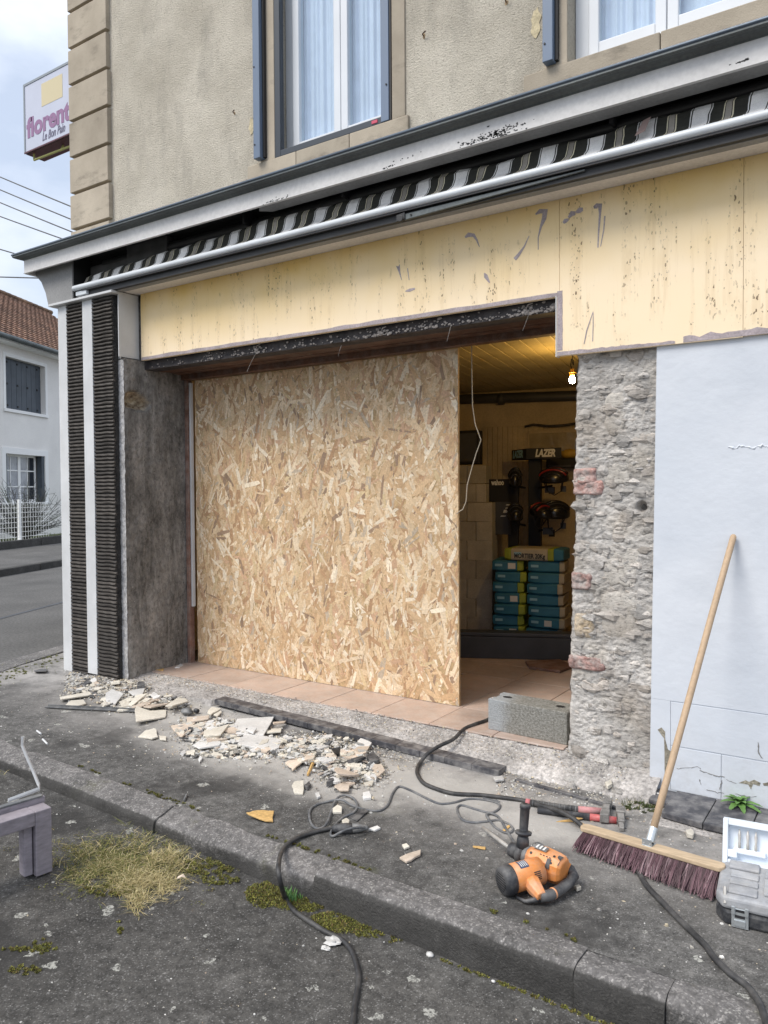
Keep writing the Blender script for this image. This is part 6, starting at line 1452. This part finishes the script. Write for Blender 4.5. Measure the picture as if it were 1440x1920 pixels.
# ================================================================== RUBBLE
GR = 'broken tile pieces on the pavement'
def shard(pxs, mat, label, th=.010, h=0.0, tilt=4, name='tile_shard', cat='tile shard', group=GR):
    ps = [pa(a_, b2, h+th) for a_, b2 in pxs]; n = len(ps); c_ = sum(ps, Vec((0, 0, 0)))/n
    out_ = []
    for i, p in enumerate(ps):      # chip the straight edges
        q = ps[(i+1) % n]; out_.append(p)
        if (q-p).length > .05:
            for f in (.33, .68): m_ = p.lerp(q, f); m_ += Vec((R.gauss(0, .0022), R.gauss(0, .0022), 0)); out_.append(m_)
    tx, ty = math.radians(R.gauss(0, tilt)), math.radians(R.gauss(0, tilt)); zmin = 1e9; rel = []
    for p in out_:
        d = p-c_; d.z = d.x*math.tan(ty)+d.y*math.tan(tx); rel.append(d)
    zl = min(d.z for d in rel); base = zp(c_.x)+h; lift = max(0, (base+.0005)-(c_.z-th+zl))
    mb = MB(); mb.prism([Vec((c_.x+d.x, c_.y+d.y, c_.z-th+lift+d.z)) for d in rel], (0, 0, th)); o = mb.build(name, mat, None, bevel=.0015, origin=(c_.x, c_.y, c_.z-th), seg=1)
    return tag(o, label, cat, group)
def Z4(*p): return [(60+a_/4.8, 1220+b2/4.8) for a_, b2 in p]
def Z5(*p): return [(320+a_/4.8, 1300+b2/4.8) for a_, b2 in p]
def Z6(*p): return [(520+a_/4.8, 1350+b2/4.8) for a_, b2 in p]
c_, g_, k_, pk_ = M['shard'], M['shardgrey'], M['sharddark'], M['shardpink']
shard(Z4((250, 435), (515, 370), (540, 405), (265, 460)), c_, 'long narrow cream tile strip nearest the white pillar strip')
shard(Z4((300, 500), (350, 460), (460, 445), (490, 475), (400, 505)), c_, 'flat cream shard just below the long narrow cream strip')
shard(Z4((668, 490), (665, 420), (720, 400), (825, 425), (745, 490)), g_, 'blue grey polished shard tilted in the left part of the heap', tilt=5)
shard(Z4((865, 375), (1030, 335), (990, 400), (910, 405)), g_, 'pale grey pointed shard below the small dark cube', h=.01)
shard(Z4((860, 495), (930, 420), (1045, 412), (890, 505)), c_, 'narrow cream wedge, left of a pair of parallel wedges', h=.012, tilt=5)
shard(Z4((890, 525), (1050, 425), (1140, 435), (985, 520)), pk_, 'long beige wedge, right of a pair of parallel wedges', h=.006, tilt=5)
shard(Z4((1000, 515), (1060, 480), (1240, 490), (1200, 520), (1070, 555), (1010, 535)), pk_, 'oblong pinkish shard touching the largest left cream shard', h=.004)
shard(Z4((1200, 545), (1300, 430), (1380, 425), (1405, 465), (1260, 545)), c_, 'kite shaped cream shard beside the crushed black plastic', h=.014, tilt=5)
shard(Z4((925, 570), (940, 530), (1060, 560), (1210, 535), (1200, 600), (935, 675)), c_, 'largest flat cream shard of the left heap, at the end of the metal strip')
shard(Z4((955, 770), (1015, 720), (1110, 705), (1135, 785), (1080, 800)), c_, 'cream shard lying alone in front of the left heap')
shard(Z4((1250, 670), (1440, 660), (1470, 660), (1345, 785)), pk_, 'triangular beige shard pointing towards the kerb', h=.003)
shard(Z4((1140, 760), (1210, 775), (1205, 815), (1150, 800)), c_, 'small square cream shard right of the lone front shard')
shard(Z4((1065, 160), (1110, 135), (1190, 150), (1180, 195), (1110, 185)), M['scrap'], 'orange splintered wood scrap at the foot of the dark reveal', name='wood_scrap', cat='wood scrap', group='wood scraps on the ground', h=.01)
shard(Z4((1285, 160), (1335, 115), (1365, 130), (1330, 155)), g_, 'white shard by the door jamb at the back', h=.02)
shard(Z4((710, 315), (750, 270), (790, 265), (790, 325)), c_, 'upright looking cream chunk at the foot of the ribbed pillar', h=.01, tilt=5, th=.02)
shard(Z4((405, 320), (520, 275), (525, 300), (430, 325)), k_, 'dark grey slab fragment left of the yellowish crumbs')
shard(Z4((20, 185), (75, 165), (140, 170), (130, 200), (30, 200)), k_, 'dark slab fragment by itself left of the pillar foot')
shard(Z4((1060, 400), (1100, 375), (1135, 400), (1090, 420)), g_, 'small grey rounded shard in the middle of the left heap', h=.012)
o = shard(Z4((950, 285), (965, 275), (1015, 295), (1015, 320), (945, 325)), k_, 'small black cube shaped fragment behind the left heap', th=.035, h=.01)
a_, b2 = pa(83, 1327, .006), pa(255, 1335, .012); mb = MB(); dd = b2-a_; mb.par(a_, dd, Vec((.004, .030, 0)), (0, 0, .006)); mb.par(a_+Vec((.001, .027, .007)), dd, Vec((0, .003, 0)), (0, 0, .012)); o = mb.build('metal_strip', M['dgrey'], None, bevel=.001, origin=tuple(a_)); tag(o, 'straight grey metal edging strip lying before the left heap', 'metal strip')
# crushed plastic bottle-like lump
p = pa(350, 1334, .025); lump = thing('plastic_lump', tuple(p), 'crushed black plastic fitting lying in the rubble', 'plastic piece'); q = pa(366, 1332, .02)
mb = MB(); mb.blob(p, (.055, .035, .024), 12, 8, .5, 4); mb.build('body', M['dgrey'], lump, True)
mb = MB(); mb.tube([q, q+Vec((.03, -.004, 0))], .016, 12); mb.build('neck', M['dblack'], lump, True); mb = MB(); mb.tube([q+Vec((.0305, -.004, 0)), q+Vec((.032, -.004, 0))], .010, 10); mb.build('opening', M['black'], lump)
shard(Z5((330, 170), (370, 120), (455, 135), (360, 195)), c_, 'cream chip leaning on the left end of the black nosing', h=.015, tilt=4)
shard(Z5((385, 190), (450, 150), (460, 170), (420, 205)), c_, 'small cream chip in front of the black nosing end', h=.01)
shard(Z5((145, 210), (350, 230), (340, 260), (150, 265)), pk_, 'long beige slab behind the triangular shard', h=.006)
shard(Z5((210, 320), (270, 260), (420, 250), (400, 320), (330, 330)), g_, 'white slab left of the tall grey slab', h=.008)
shard(Z5((200, 480), (290, 400), (430, 395), (460, 480), (260, 520)), g_, 'pale bluish slab at the lower left of the middle heap', h=.006)
shard(Z5((290, 385), (300, 330), (430, 310), (530, 290), (450, 400), (430, 400)), c_, 'cream slab between the pale bluish slab and the tall grey slab', h=.016, tilt=5)
shard(Z5((440, 400), (520, 420), (510, 450), (470, 465), (455, 440)), c_, 'cream chip right of the pale bluish slab', h=.01)
shard(Z5((530, 330), (600, 230), (930, 225), (835, 390), (560, 360)), g_, 'largest grey slab leaning below the black nosing', h=.012, tilt=3)
shard(Z5((600, 470), (660, 380), (840, 390), (1000, 420), (980, 480), (935, 520), (870, 515)), g_, 'big smooth pale slab in front of the largest grey slab', h=.010, tilt=3, th=.013)
shard(Z5((680, 340), (705, 310), (775, 325), (745, 358)), g_, 'small white chip lying on the largest grey slab', h=.032)
shard(Z5((865, 370), (905, 320), (1010, 300), (990, 370)), c_, 'cream slab at the right end of the largest grey slab', h=.008)
shard(Z5((920, 290), (1040, 245), (1020, 290), (925, 320)), pk_, 'narrow wedge tucked against the black nosing', h=.016)
shard(Z5((140, 525), (220, 510), (215, 555), (145, 550)), c_, 'small rectangular cream chip in front of the pale bluish slab')
shard(Z5((250, 600), (265, 570), (285, 590), (260, 620)), g_, 'tiny white chip lying nearest the kerb below the middle heap')
shard(Z5((375, 510), (440, 500), (485, 520), (440, 545), (380, 540)), c_, 'cream chip under the pale bluish slab')
shard(Z5((965, 560), (990, 530), (1055, 530), (1045, 580)), c_, 'square cream chip between the middle and right heaps')
shard(Z5((1030, 620), (1200, 535), (1215, 590), (1100, 695)), pk_, 'big pale pointed shard at the left of the right heap', h=.012, tilt=5)
shard(Z5((1200, 620), (1220, 560), (1300, 560), (1280, 590)), pk_, 'cream shard behind the wooden stick', h=.03, tilt=5)
shard(Z5((1090, 845), (1110, 820), (1200, 810), (1190, 905), (1120, 900)), c_, 'cream shard lying alone at the lower left of the right heap')
a_, b2 = pa(577, 1453, .012), pa(588, 1428, .03); mb = MB(); mb.tube([a_, b2], [.008, .010], 5); o = mb.build('wood_stick', M['scrap'], None, bevel=.001, origin=tuple(a_)); tag(o, 'short pale wooden stick poking out of the right heap', 'wood scrap', 'wood scraps on the ground')
shard(Z6((510, 480), (540, 450), (740, 490), (690, 520), (545, 550)), pk_, 'terracotta beige shard, upper of two overlapping ones in the right heap', h=.035, tilt=6)
shard(Z6((510, 590), (560, 560), (680, 535), (700, 590), (650, 600), (640, 650), (560, 640)), pk_, 'terracotta beige shard, lower of two overlapping ones in the right heap', h=.006, tilt=6)
shard(Z6((780, 500), (850, 475), (900, 485), (890, 540), (830, 530)), g_, 'white chunk at the right edge of the right heap', th=.018)
shard(Z6((775, 565), (865, 555), (855, 590), (790, 590)), c_, 'yellowish chip below the white chunk')
shard(Z6((770, 660), (830, 650), (845, 700), (775, 705)), g_, 'bright white square chip just above the looped cord', th=.014)
shard(Z6((690, 230), (750, 175), (850, 215), (810, 260)), g_, 'grey shard at the top of the right heap by the nosing', h=.02, tilt=5)
shard(Z6((285, 235), (330, 215), (470, 240), (380, 270)), g_, 'flat grey shard in the upper left of the right heap', h=.025)
shard(Z6((330, 170), (500, 125), (490, 160), (350, 185)), g_, 'long thin pale shard under the nosing tiles', h=.02)
shard(Z6((10, 310), (40, 290), (100, 295), (90, 335), (15, 335)), c_, 'cream chip left of the big pale pointed shard')
shard(Z6((660, 345), (760, 320), (800, 340), (700, 370)), k_, 'long dark stone splinter across the right heap', h=.03, tilt=5, th=.016)
shard(Z6((800, 330), (860, 290), (920, 360), (850, 380)), k_, 'dark grey stone chunk beside the stone splinter', h=.02, th=.02)
shard(Z6((485, 360), (520, 320), (565, 320), (570, 400)), k_, 'black rubber flap standing in the right heap', h=.02, tilt=25, th=.008)
shard(Z6((440, 560), (470, 510), (505, 495), (510, 540)), k_, 'black lump left of the two terracotta shards', h=.005, th=.03)
shard(Z6((240, 590), (290, 545), (300, 580), (270, 610)), k_, 'dark grey lump beside the lone cream shard of the right heap', th=.02)
shard(Z6((340, 655), (370, 650), (390, 690), (360, 700)), g_, 'white chip left of the looped cord', th=.012)
shard(Z6((490, 810), (540, 780), (580, 790), (580, 830), (500, 835)), c_, 'cream chip lying inside the loop of the cord', th=.012)
shard(Z6((640, 870), (750, 790), (820, 830), (720, 910)), k_, 'flat black plate under the looped grey cord', th=.006)
shard(Z6((580, 900), (620, 880), (650, 900), (640, 940), (590, 925)), c_, 'small cream cube beside the black plug', th=.02)
shard(Z6((820, 980), (900, 950), (930, 970), (880, 990)), g_, 'white plaster chip right of the black plug', th=.01)
def Zz5(*p): return [(460+a_/2.88, 1460+b2/2.88) for a_, b2 in p]
shard(Zz5((5, 205), (60, 190), (155, 182), (150, 230), (110, 232), (60, 222)), M['scrap'], 'orange flake of chipboard lying near the kerb', name='wood_scrap', cat='wood scrap', group='wood scraps on the ground', th=.008)
shard(Zz5((832, 425), (880, 405), (948, 386), (945, 412), (870, 448)), M['shardpink'], 'terracotta shard lying alone on the asphalt left of the drill', th=.01)
shard(Zz5((845, 355), (870, 350), (888, 368), (860, 375)), c_, 'small yellowish chip above the lone terracotta shard')
shard(Zz5((1228, 365), (1298, 368), (1296, 380), (1230, 372)), M['scrap'], 'small splinter of pine left of the drill chisel', name='wood_scrap', cat='wood scrap', group='wood scraps on the ground', th=.006)
shard([(942, 1556), (953, 1546), (957, 1549), (946, 1560)], M['scrap'], 'pine splinter lying on the looped drill cord', name='wood_scrap', cat='wood scrap', group='wood scraps on the ground', th=.006)
shard([(1042, 1540), (1075, 1536), (1100, 1536), (1074, 1541)], M['scrap'], 'thin pine lath under the hammer handles', name='wood_scrap', cat='wood scrap', group='wood scraps on the ground', th=.006)
shard([(1076, 1540), (1084, 1538), (1100, 1549), (1094, 1551)], M['scrap'], 'short pine lath end against the broom head', name='wood_scrap', cat='wood scrap', group='wood scraps on the ground', th=.008)
shard([(1286, 1557), (1296, 1553), (1301, 1560), (1299, 1568), (1288, 1565)], c_, 'cream stone chip on the asphalt right of the broom handle', th=.02)
shard([(1077, 1661), (1086, 1658), (1090, 1664), (1082, 1669)], c_, 'yellowish chip right of the drill grip', th=.015)
shard([(1134, 1466), (1144, 1462), (1148, 1470), (1140, 1474)], c_, 'cream stone chip on the mortar at the pier foot', th=.02, h=.03)
shard([(925, 1457), (942, 1454), (945, 1464), (928, 1466)], g_, 'white square chip beside the end of the nosing tiles', th=.012)
# many small look-alike pieces
def inhull(cx, cy, rx, ry):
    while True:
        a_, b2 = R.uniform(-1, 1), R.uniform(-1, 1)
        if a_*a_+b2*b2 < 1: return cx+a_*rx, cy+b2*ry
lib = {}
for nm, mt in (('c', c_), ('g', g_), ('p', pk_), ('k', k_)):
    lib[nm] = []
    for v in range(6):
        n = R.randint(4, 6); a0 = R.random()*6; mb = MB()
        mb.prism([(math.cos(a0+6.283*i/n)*R.uniform(.6, 1.15), math.sin(a0+6.283*i/n)*R.uniform(.35, .8), 0) for i in range(n)], (0, 0, R.uniform(.22, .5)))
        me = bpy.data.meshes.new('tile_chip'); me.from_pydata(mb.v, [], mb.f); me.materials.append(mt); lib[nm].append(me)
HE_ = [(205, 1292, 75, 16, 22, .010), (270, 1318, 85, 14, 30, .014), (390, 1370, 60, 24, 44, .016), (470, 1393, 90, 24, 40, .018), (610, 1408, 75, 26, 64, .030), (655, 1440, 60, 30, 48, .022), (560, 1395, 40, 14, 14, .02), (440, 1412, 110, 10, 16, .004)]
hname = ['in the rubble by the pillar foot', 'in the heap behind the metal strip', 'between the left and middle heaps', 'around the largest grey slab', 'in the right heap below the nosing', 'at the near end of the right heap', 'just under the nosing tiles', 'along the front fringe of the middle heap']
lab = {'c': 'small cream tile chip among the rubble heaps', 'g': 'small grey white tile chip among the rubble heaps', 'p': 'small beige tile chip among the rubble heaps', 'k': 'small dark slate chip among the rubble heaps'}
for hi, (cx, cy, rx, ry, n, hh) in enumerate(HE_):
    for _ in range(n):
        px, py = inhull(cx, cy, rx, ry); t_ = R.choice('ccccggggpk' if cx < 500 else 'ccgggggpkk'); p = pa(px, py, R.random()*hh)
        s = min(.05, max(.013, R.gauss(.025, .010))); o = new_obj('tile_chip', R.choice(lib[t_]), None, p); o.scale = (s, s, s*R.uniform(.5, 1.1)); o.rotation_euler = (R.gauss(0, .22), R.gauss(0, .22), R.uniform(0, 6.28))
        adj = {'c': 'cream', 'g': 'grey white', 'p': 'beige', 'k': 'dark slate'}[t_]; tag(o, 'small %s tile chip %s' % (adj, hname[hi]), 'tile chip', 'small %s tile chips %s' % (adj, hname[hi]))
for hi, n in enumerate((5, 16, 20, 16, 22, 12)):
    cx, cy, rx, ry, _n, hh = HE_[hi]
    for _ in range(n):
        px, py = inhull(cx, cy, rx*.95, ry*.9); t_ = R.choice('ccccggp'); s = R.uniform(.045, .085); me = R.choice(lib[t_]); zs_ = max(v.co.z for v in me.vertices)
        p = pa(px, py, .004+R.random()*hh*.9); o = new_obj('tile_shard', me, None, p); o.scale = (s, s, .010/zs_); o.rotation_euler = (R.gauss(0, .08), R.gauss(0, .08), R.uniform(0, 6.28))
        adj = {'c': 'cream', 'g': 'grey white', 'p': 'beige'}[t_]; tag(o, 'palm sized %s tile shard %s' % (adj, hname[hi]), 'tile shard', 'palm sized %s tile shards %s' % (adj, hname[hi]))
# uncountable crumbs
mb = MB()
CC = [(.60, .56, .47), (.66, .65, .62), (.50, .47, .42), (.36, .34, .32), (.58, .50, .36), (.13, .13, .13), (.70, .69, .66), (.52, .42, .33)]
def crumb(p, s):
    n = R.randint(3, 5); a0 = R.random()*6; c2 = R.choice(CC); k = R.uniform(.8, 1.1); c2 = tuple(x*k for x in c2); h = s*R.uniform(.3, .9); fl = R.uniform(.5, 1)
    b1 = [p+Vec((math.cos(a0+6.283*i/n)*s*R.uniform(.7, 1.2), math.sin(a0+6.283*i/n)*s*fl, -.002)) for i in range(n)]; t1 = [q.lerp(p, .25)+Vec((0, 0, h+R.uniform(-.2, .2)*h)) for q in b1]
    mb.raw(b1+t1, [tuple(range(n, 2*n))]+[(i, (i+1) % n, (i+1) % n+n, i+n) for i in range(n)], 0, c2)
def mid(p, s):
    n = R.randint(4, 6); a0 = R.random()*6; c2 = R.choice([(.64, .60, .52), (.66, .65, .63), (.56, .53, .46), (.60, .50, .41), (.50, .49, .46), (.68, .63, .53), (.10, .10, .10), (.42, .41, .39)]); k = R.uniform(.8, 1.08); c2 = tuple(x*k for x in c2)
    nrm_ = Vec((R.gauss(0, .28), R.gauss(0, .28), 1)).normalized(); u_ = nrm_.cross(Vec((math.cos(a0), math.sin(a0), 0))).normalized(); v_ = nrm_.cross(u_); t_ = R.uniform(.004, .009)
    mb.prism([p+(u_*math.cos(6.283*i/n)*R.uniform(.7, 1.15)+v_*math.sin(6.283*i/n)*R.uniform(.35, .8))*s for i in range(n)], nrm_*t_, 0, c2)
for (cx, cy, rx, ry, n, hh) in HE_:
    for _ in range(int(n*5.2)):
        px, py = inhull(cx, cy, rx, ry); mid(pa(px, py, R.random()*hh*1.3), min(.04, max(.008, R.gauss(.020, .009))))
for _ in range(260):
    px = R.uniform(130, 400); mid(pa(px, 1275+R.gauss(0, 12)+(8 if px < 250 else 0), .004), R.uniform(.006, .02))
for (cx, cy, rx, ry, n, hh) in HE_:
    for _ in range(n*40):
        px, py = cx+R.gauss(0, rx*.55), cy+R.gauss(0, ry*.6)
        if py < 1240: continue
        p = pa(px, py, R.random()*hh*.8); crumb(p, abs(R.gauss(.003, .0035))+.0016)
for _ in range(1500):   # dusty spill under the right heap and along the step
    px = R.gauss(735, 45); py = 1405+(px-735)*.22+R.gauss(0, 13); crumb(pa(px, py), abs(R.gauss(.0025, .002))+.0013)
for _ in range(2600):   # foot of the pillar and left heap
    px = R.uniform(120, 400); py = 1262+R.gauss(0, 13)-(px-250)*.03+ (12 if px < 240 else 0); p = pa(px, py, .012*R.random()*(1 if px > 180 else .3)); crumb(p, abs(R.gauss(.004, .004))+.0015)
for _ in range(2600):   # strewn on the mortar bed
    x = R.uniform(-5.1, -1.2); y = R.uniform(ny_(x)+.12, 4.26); crumb(Vec((x, y, nz_(x)*(4.3-y)/.36+.008)), abs(R.gauss(.0022, .002))+.001)
for _ in range(1500):   # foot of the pier and between hammers and wall
    px = R.uniform(930, 1340); py = 1470+(px-930)*.16+R.gauss(0, 22); p = pa(px, py, .004 if py < 1490 else 0)
    if p.y < 4.16: crumb(p, abs(R.gauss(.003, .0028))+.0013)
for _ in range(5200):   # thin scatter everywhere on the pavement
    x = R.uniform(-6.2, 1.2); y = 2.66+1.35*R.random()**.8; crumb(Vec((x, y, pave_z(x, y))), abs(R.gauss(.0014, .0016))+.0008)
for _ in range(1500):
    x = R.uniform(-4.8, .5); y = R.uniform(1.2, 2.45); crumb(Vec((x, y, zr(x)+.012*NZ((x, y, 0), .9))), abs(R.gauss(.0014, .0016))+.0008)
for _ in range(420):
    f = R.random(); px, py = 1120+95*f+R.gauss(0, 5), 1612+72*f+R.gauss(0, 2.5); crumb(pa(px, py), R.uniform(.0008, .0028))
for _ in range(500):
    px, py = 930+R.gauss(0, 40), 1560+R.gauss(0, 18); crumb(pa(px, py), R.uniform(.0008, .003))
for _ in range(120):
    x = R.uniform(-5, .8); y = R.uniform(2.7, 3.6); crumb(Vec((x, y, pave_z(x, y))), R.uniform(.005, .011))
mb.build('rubble_crumbs', M['chips'], None, kind='stuff')
# paint flakes on the road by the cable and a few stones at the kerb
for k, (px, py, s, lb) in enumerate(((625, 1765, .03, 'crumpled pale paint flake lying under the extension lead'), (610, 1778, .018, 'small pale paint flake below the extension lead'), (806, 1790, .016, 'round white pebble at the foot of the kerb'), (825, 1778, .011, 'smaller white pebble touching the kerb face'), (925, 1840, .008, 'tiny white pebble in the moss by the kerb'))):
    p = pa(px, py, s*.35) if k < 2 else pr(px, py, s*.5)
    mb = MB(); mb.blob(p, (s*1.1, s*.8, s*(.3 if k < 2 else .6)), 9, 6, .9 if k < 2 else .3, k+2); o = mb.build('paint_flake' if k < 2 else 'pebble', M['shardgrey'], None, k > 1, origin=tuple(p)); tag(o, lb, 'paint flake' if k < 2 else 'pebble')

# ================================================================== PLANTS
def blade(mb, p, h, lean, wd, c2):
    a_ = R.uniform(0, 6.28); d = Vec((math.cos(a_), math.sin(a_), 0)); s_ = Vec((-d.y, d.x, 0))*wd; m_ = p+d*lean*.35+Vec((0, 0, h*.6)); t_ = p+d*lean+Vec((0, 0, h))
    mb.poly([p-s_, p+s_, m_+s_*.8, m_-s_*.8], 0, c2); mb.poly([m_-s_*.8, m_+s_*.8, t_], 0, c2)
STRAW, GREEN = [(.50, .42, .21), (.58, .50, .29), (.40, .32, .15), (.33, .27, .12)], [(.16, .17, .045), (.22, .215, .06), (.11, .13, .035)]
mb = MB()
def straw_patch(cx, cy, rx, ry, n, fs, hmax):
    for _ in range(n):
        px, py = cx+R.gauss(0, rx*.52), cy+R.gauss(0, ry*.52); p = pr(px, py)
        if mnoise.noise(Vec((px*.035, py*.06, 1.7))) < -.28+.1*R.random(): continue
        if p.y > 2.46: continue
        c2 = R.choice(STRAW) if R.random() < fs else R.choice(GREEN); k = R.uniform(.7, 1.15); c2 = tuple(x*k for x in c2)
        blade(mb, p+Vec((0, 0, -.004)), R.uniform(.004, hmax*.72), R.uniform(.02, .085), R.uniform(.0008, .0018), c2)
straw_patch(225, 1615, 105, 38, 3600, .45, .03); straw_patch(275, 1655, 55, 30, 1900, .95, .036); straw_patch(310, 1610, 55, 28, 900, .8, .05); straw_patch(190, 1640, 65, 26, 900, .4, .025); straw_patch(255, 1690, 14, 22, 200, .8, .03); straw_patch(300, 1565, 40, 18, 350, .5, .05)
for _ in range(330):
    px, py = 235+R.gauss(0, 70), 1622+R.gauss(0, 27); p = pr(px, py)
    for _k in range(26):
        q = p+Vec((R.gauss(0, .014), R.gauss(0, .014), R.uniform(0, .006))); mb.poly([q, q+Vec((R.uniform(-.006, .006), R.uniform(-.006, .006), .004)), q+Vec((R.uniform(-.006, .006), R.uniform(-.006, .006), .001))], 0, R.choice([(.14, .15, .03), (.19, .18, .04), (.10, .10, .03), (.16, .12, .04)]))
straw_patch(250, 1545, 30, 8, 80, .3, .05); straw_patch(30, 1452, 40, 6, 90, .4, .05)
mb.build('dry_grass', M['plants'], None, kind='stuff')
mb = MB(); MOSS = [(.13, .14, .03), (.20, .20, .035), (.09, .10, .026), (.16, .11, .035), (.26, .25, .05), (.08, .07, .03)]
def moss(p, s, cols=MOSS):
    for _ in range(int(30+s*2200)):
        a_ = R.uniform(0, 6.28); r_ = s*math.sqrt(R.random()); q = p+Vec((math.cos(a_)*r_, math.sin(a_)*r_*.8, s*.45*(1-(r_/s)**2)*R.uniform(.6, 1))); k = .0042*R.uniform(.5, 1.4); c2 = R.choice(cols); f = R.uniform(.7, 1.2)
        d1, d2 = Vec((R.gauss(0, 1), R.gauss(0, 1), R.gauss(0, .6))).normalized()*k, Vec((R.gauss(0, 1), R.gauss(0, 1), R.gauss(0, .6))).normalized()*k
        mb.poly([q, q+d1, q+d1+d2+Vec((0, 0, .003)), q+d2], 0, tuple(x*f for x in c2))
for (cx, cy, rx, ry, n, sm) in ((390, 1625, 55, 16, 34, .02), (500, 1678, 36, 22, 60, .028), (565, 1692, 44, 18, 74, .028), (640, 1730, 55, 20, 80, .027), (700, 1748, 40, 10, 26, .018), (745, 1762, 25, 7, 14, .014), (410, 1650, 40, 8, 18, .014), (205, 1670, 60, 10, 22, .012), (60, 1780, 55, 5, 16, .010), (45, 1820, 30, 9, 12, .010), (80, 1775, 20, 14, 10, .008), (225, 1745, 5, 18, 7, .008)):
    for _ in range(int(n*1.7)):
        px, py = inhull(cx, cy, rx, ry); p = pr(px, py)
        if p.y < 2.475: moss(p, R.uniform(.4, 1)*sm)
for i in range(130):     # thin line of moss along the kerb foot and behind the kerb
    x = R.uniform(-1.4, -.2); moss(Vec((x, 2.468-R.random()*.012, zr(x))), R.uniform(.003, .010))
for (x0, x1, n) in ((-3.5, -2.9, 26), (-2.45, -1.85, 34), (-1.3, -.9, 10), (-3.9, -3.6, 6)):
    for _ in range(n): x = R.uniform(x0, x1); moss(Vec((x, 2.645+R.uniform(-.006, .02), zp(x))), R.uniform(.004, .011), [(.16, .17, .03), (.13, .10, .03), (.10, .10, .03)])
for _ in range(150):     # corner kerb
    f = R.random(); q = [ie[0], ie[1], ie[2], ie[3], ie[4], ie[5], ie[6]]; k = R.randrange(1, 6); a_, b2 = Vec((*q[k], 0)), Vec((*q[k+1], 0)); p = a_.lerp(b2, f); p += Vec((R.uniform(0.02, .30), -R.uniform(0, .05), 0)); p.z = zp(p.x); moss(p, R.uniform(.006, .018), [(.16, .17, .05), (.12, .13, .04), (.22, .21, .09)])
for _ in range(40):
    px, py = inhull(1210, 1512, 38, 12); moss(pa(px, py), R.uniform(.006, .016), [(.07, .09, .03), (.05, .07, .02), (.09, .10, .03)])
mb.build('moss', M['plants'], None, kind='stuff')
mb = MB()
for _ in range(240):
    px, py = inhull(555, 1682, 22, 12); p = pr(px, py)
    if p.y < 2.47: blade(mb, p, R.uniform(.02, .045), R.uniform(.008, .02), R.uniform(.002, .0035), R.choice([(.10, .22, .05), (.08, .18, .06), (.14, .24, .06)]))
for _ in range(160):
    px, py = inhull(1205, 1508, 42, 12); p = pa(px, py); blade(mb, p, R.uniform(.01, .035), R.uniform(.01, .03), R.uniform(.001, .002), R.choice([(.08, .12, .03), (.06, .10, .03), (.14, .13, .05)]))
for _ in range(90):
    x = R.uniform(-6.6, -5.9); y = R.uniform(3.3, 4.3); blade(mb, Vec((x, y, zp(x))), R.uniform(.02, .05), R.uniform(.01, .03), .0016, R.choice(GREEN))
mb.build('green_tufts', M['plants'], None, kind='stuff')
# the weed at the foot of the white wall
wp = py_(1386, 1524, 4.165); wp.z = zt4+.012
weed = thing('weed', tuple(wp), 'green leafy weed growing at the foot of the white wall', 'weed')
M['leaf'] = pbr('weed leaf', (.13, .26, .065), .5, (25, .3), None, (60, .2, .003))
for k in range(16):
    a_ = 6.283*k/16+R.uniform(-.15, .15); ln = R.uniform(.085, .125)*(1 if k % 2 else .75); el = R.uniform(.15, .5) if k % 2 else R.uniform(.6, 1.1)
    d = Vec((math.cos(a_)*math.cos(el), math.sin(a_)*math.cos(el)*.8-.15, math.sin(el))).normalized(); s_ = d.cross(Vec((0, 0, 1))).normalized(); nn3 = s_.cross(d); mb = MB(); V_ = []
    for i in range(7):
        t_ = i/6; w_ = .018*math.sin(math.pi*min(1, t_*.9+.08))**.8*(1 if i % 2 else .8); c3 = wp+d*ln*t_-Vec((0, 0, .035*t_*t_))+nn3*0; V_ += [c3-s_*w_+nn3*.006*(w_/.018), c3, c3+s_*w_+nn3*.006*(w_/.018)]
    mb.raw(V_, [(i*3+j, i*3+j+1, i*3+j+4, i*3+j+3) for i in range(6) for j in range(2)]); mb.build('leaf', M['leaf'], weed, True)
mb = MB(); mb.tube([wp-Vec((0, 0, .02)), wp+Vec((0, 0, .015))], .006, 6); mb.build('stem', M['leaf'], weed)
# dead brown leaf on the dry grass, dry stalks by the kerb
lf = pr(331, 1648, .03); mb = MB(); mb.poly([lf, lf+Vec((.022, .006, .012)), lf+Vec((.034, .022, .006)), lf+Vec((.014, .026, .016)), lf+Vec((-.006, .014, .004))]); o = mb.build('dead_leaf', M['shardpink'], None, origin=tuple(lf)); o.modifiers.new('s', 'SOLIDIFY').thickness = .0008; tag(o, 'curled brown dead leaf lying on the dry grass', 'leaf')
# slivers of pale plastic by the trestle
for k, (q0, q1) in enumerate((((69, 1370), (77, 1376)), ((80, 1386), (89, 1395)), ((345, 1502), (350, 1490)))):
    a_, b2 = pa(*q0, .006), pa(*q1, .006); mb = MB(); mb.tube([a_, b2], .006, 5); o = mb.build('sliver', M['wmetal'] if k < 2 else M['dgrey'], None, origin=tuple(a_)); tag(o, ['upper white plastic sliver on the asphalt behind the trestle', 'lower white plastic sliver on the asphalt behind the trestle', 'dark grey sliver standing on the asphalt above the kerb'][k], 'sliver')
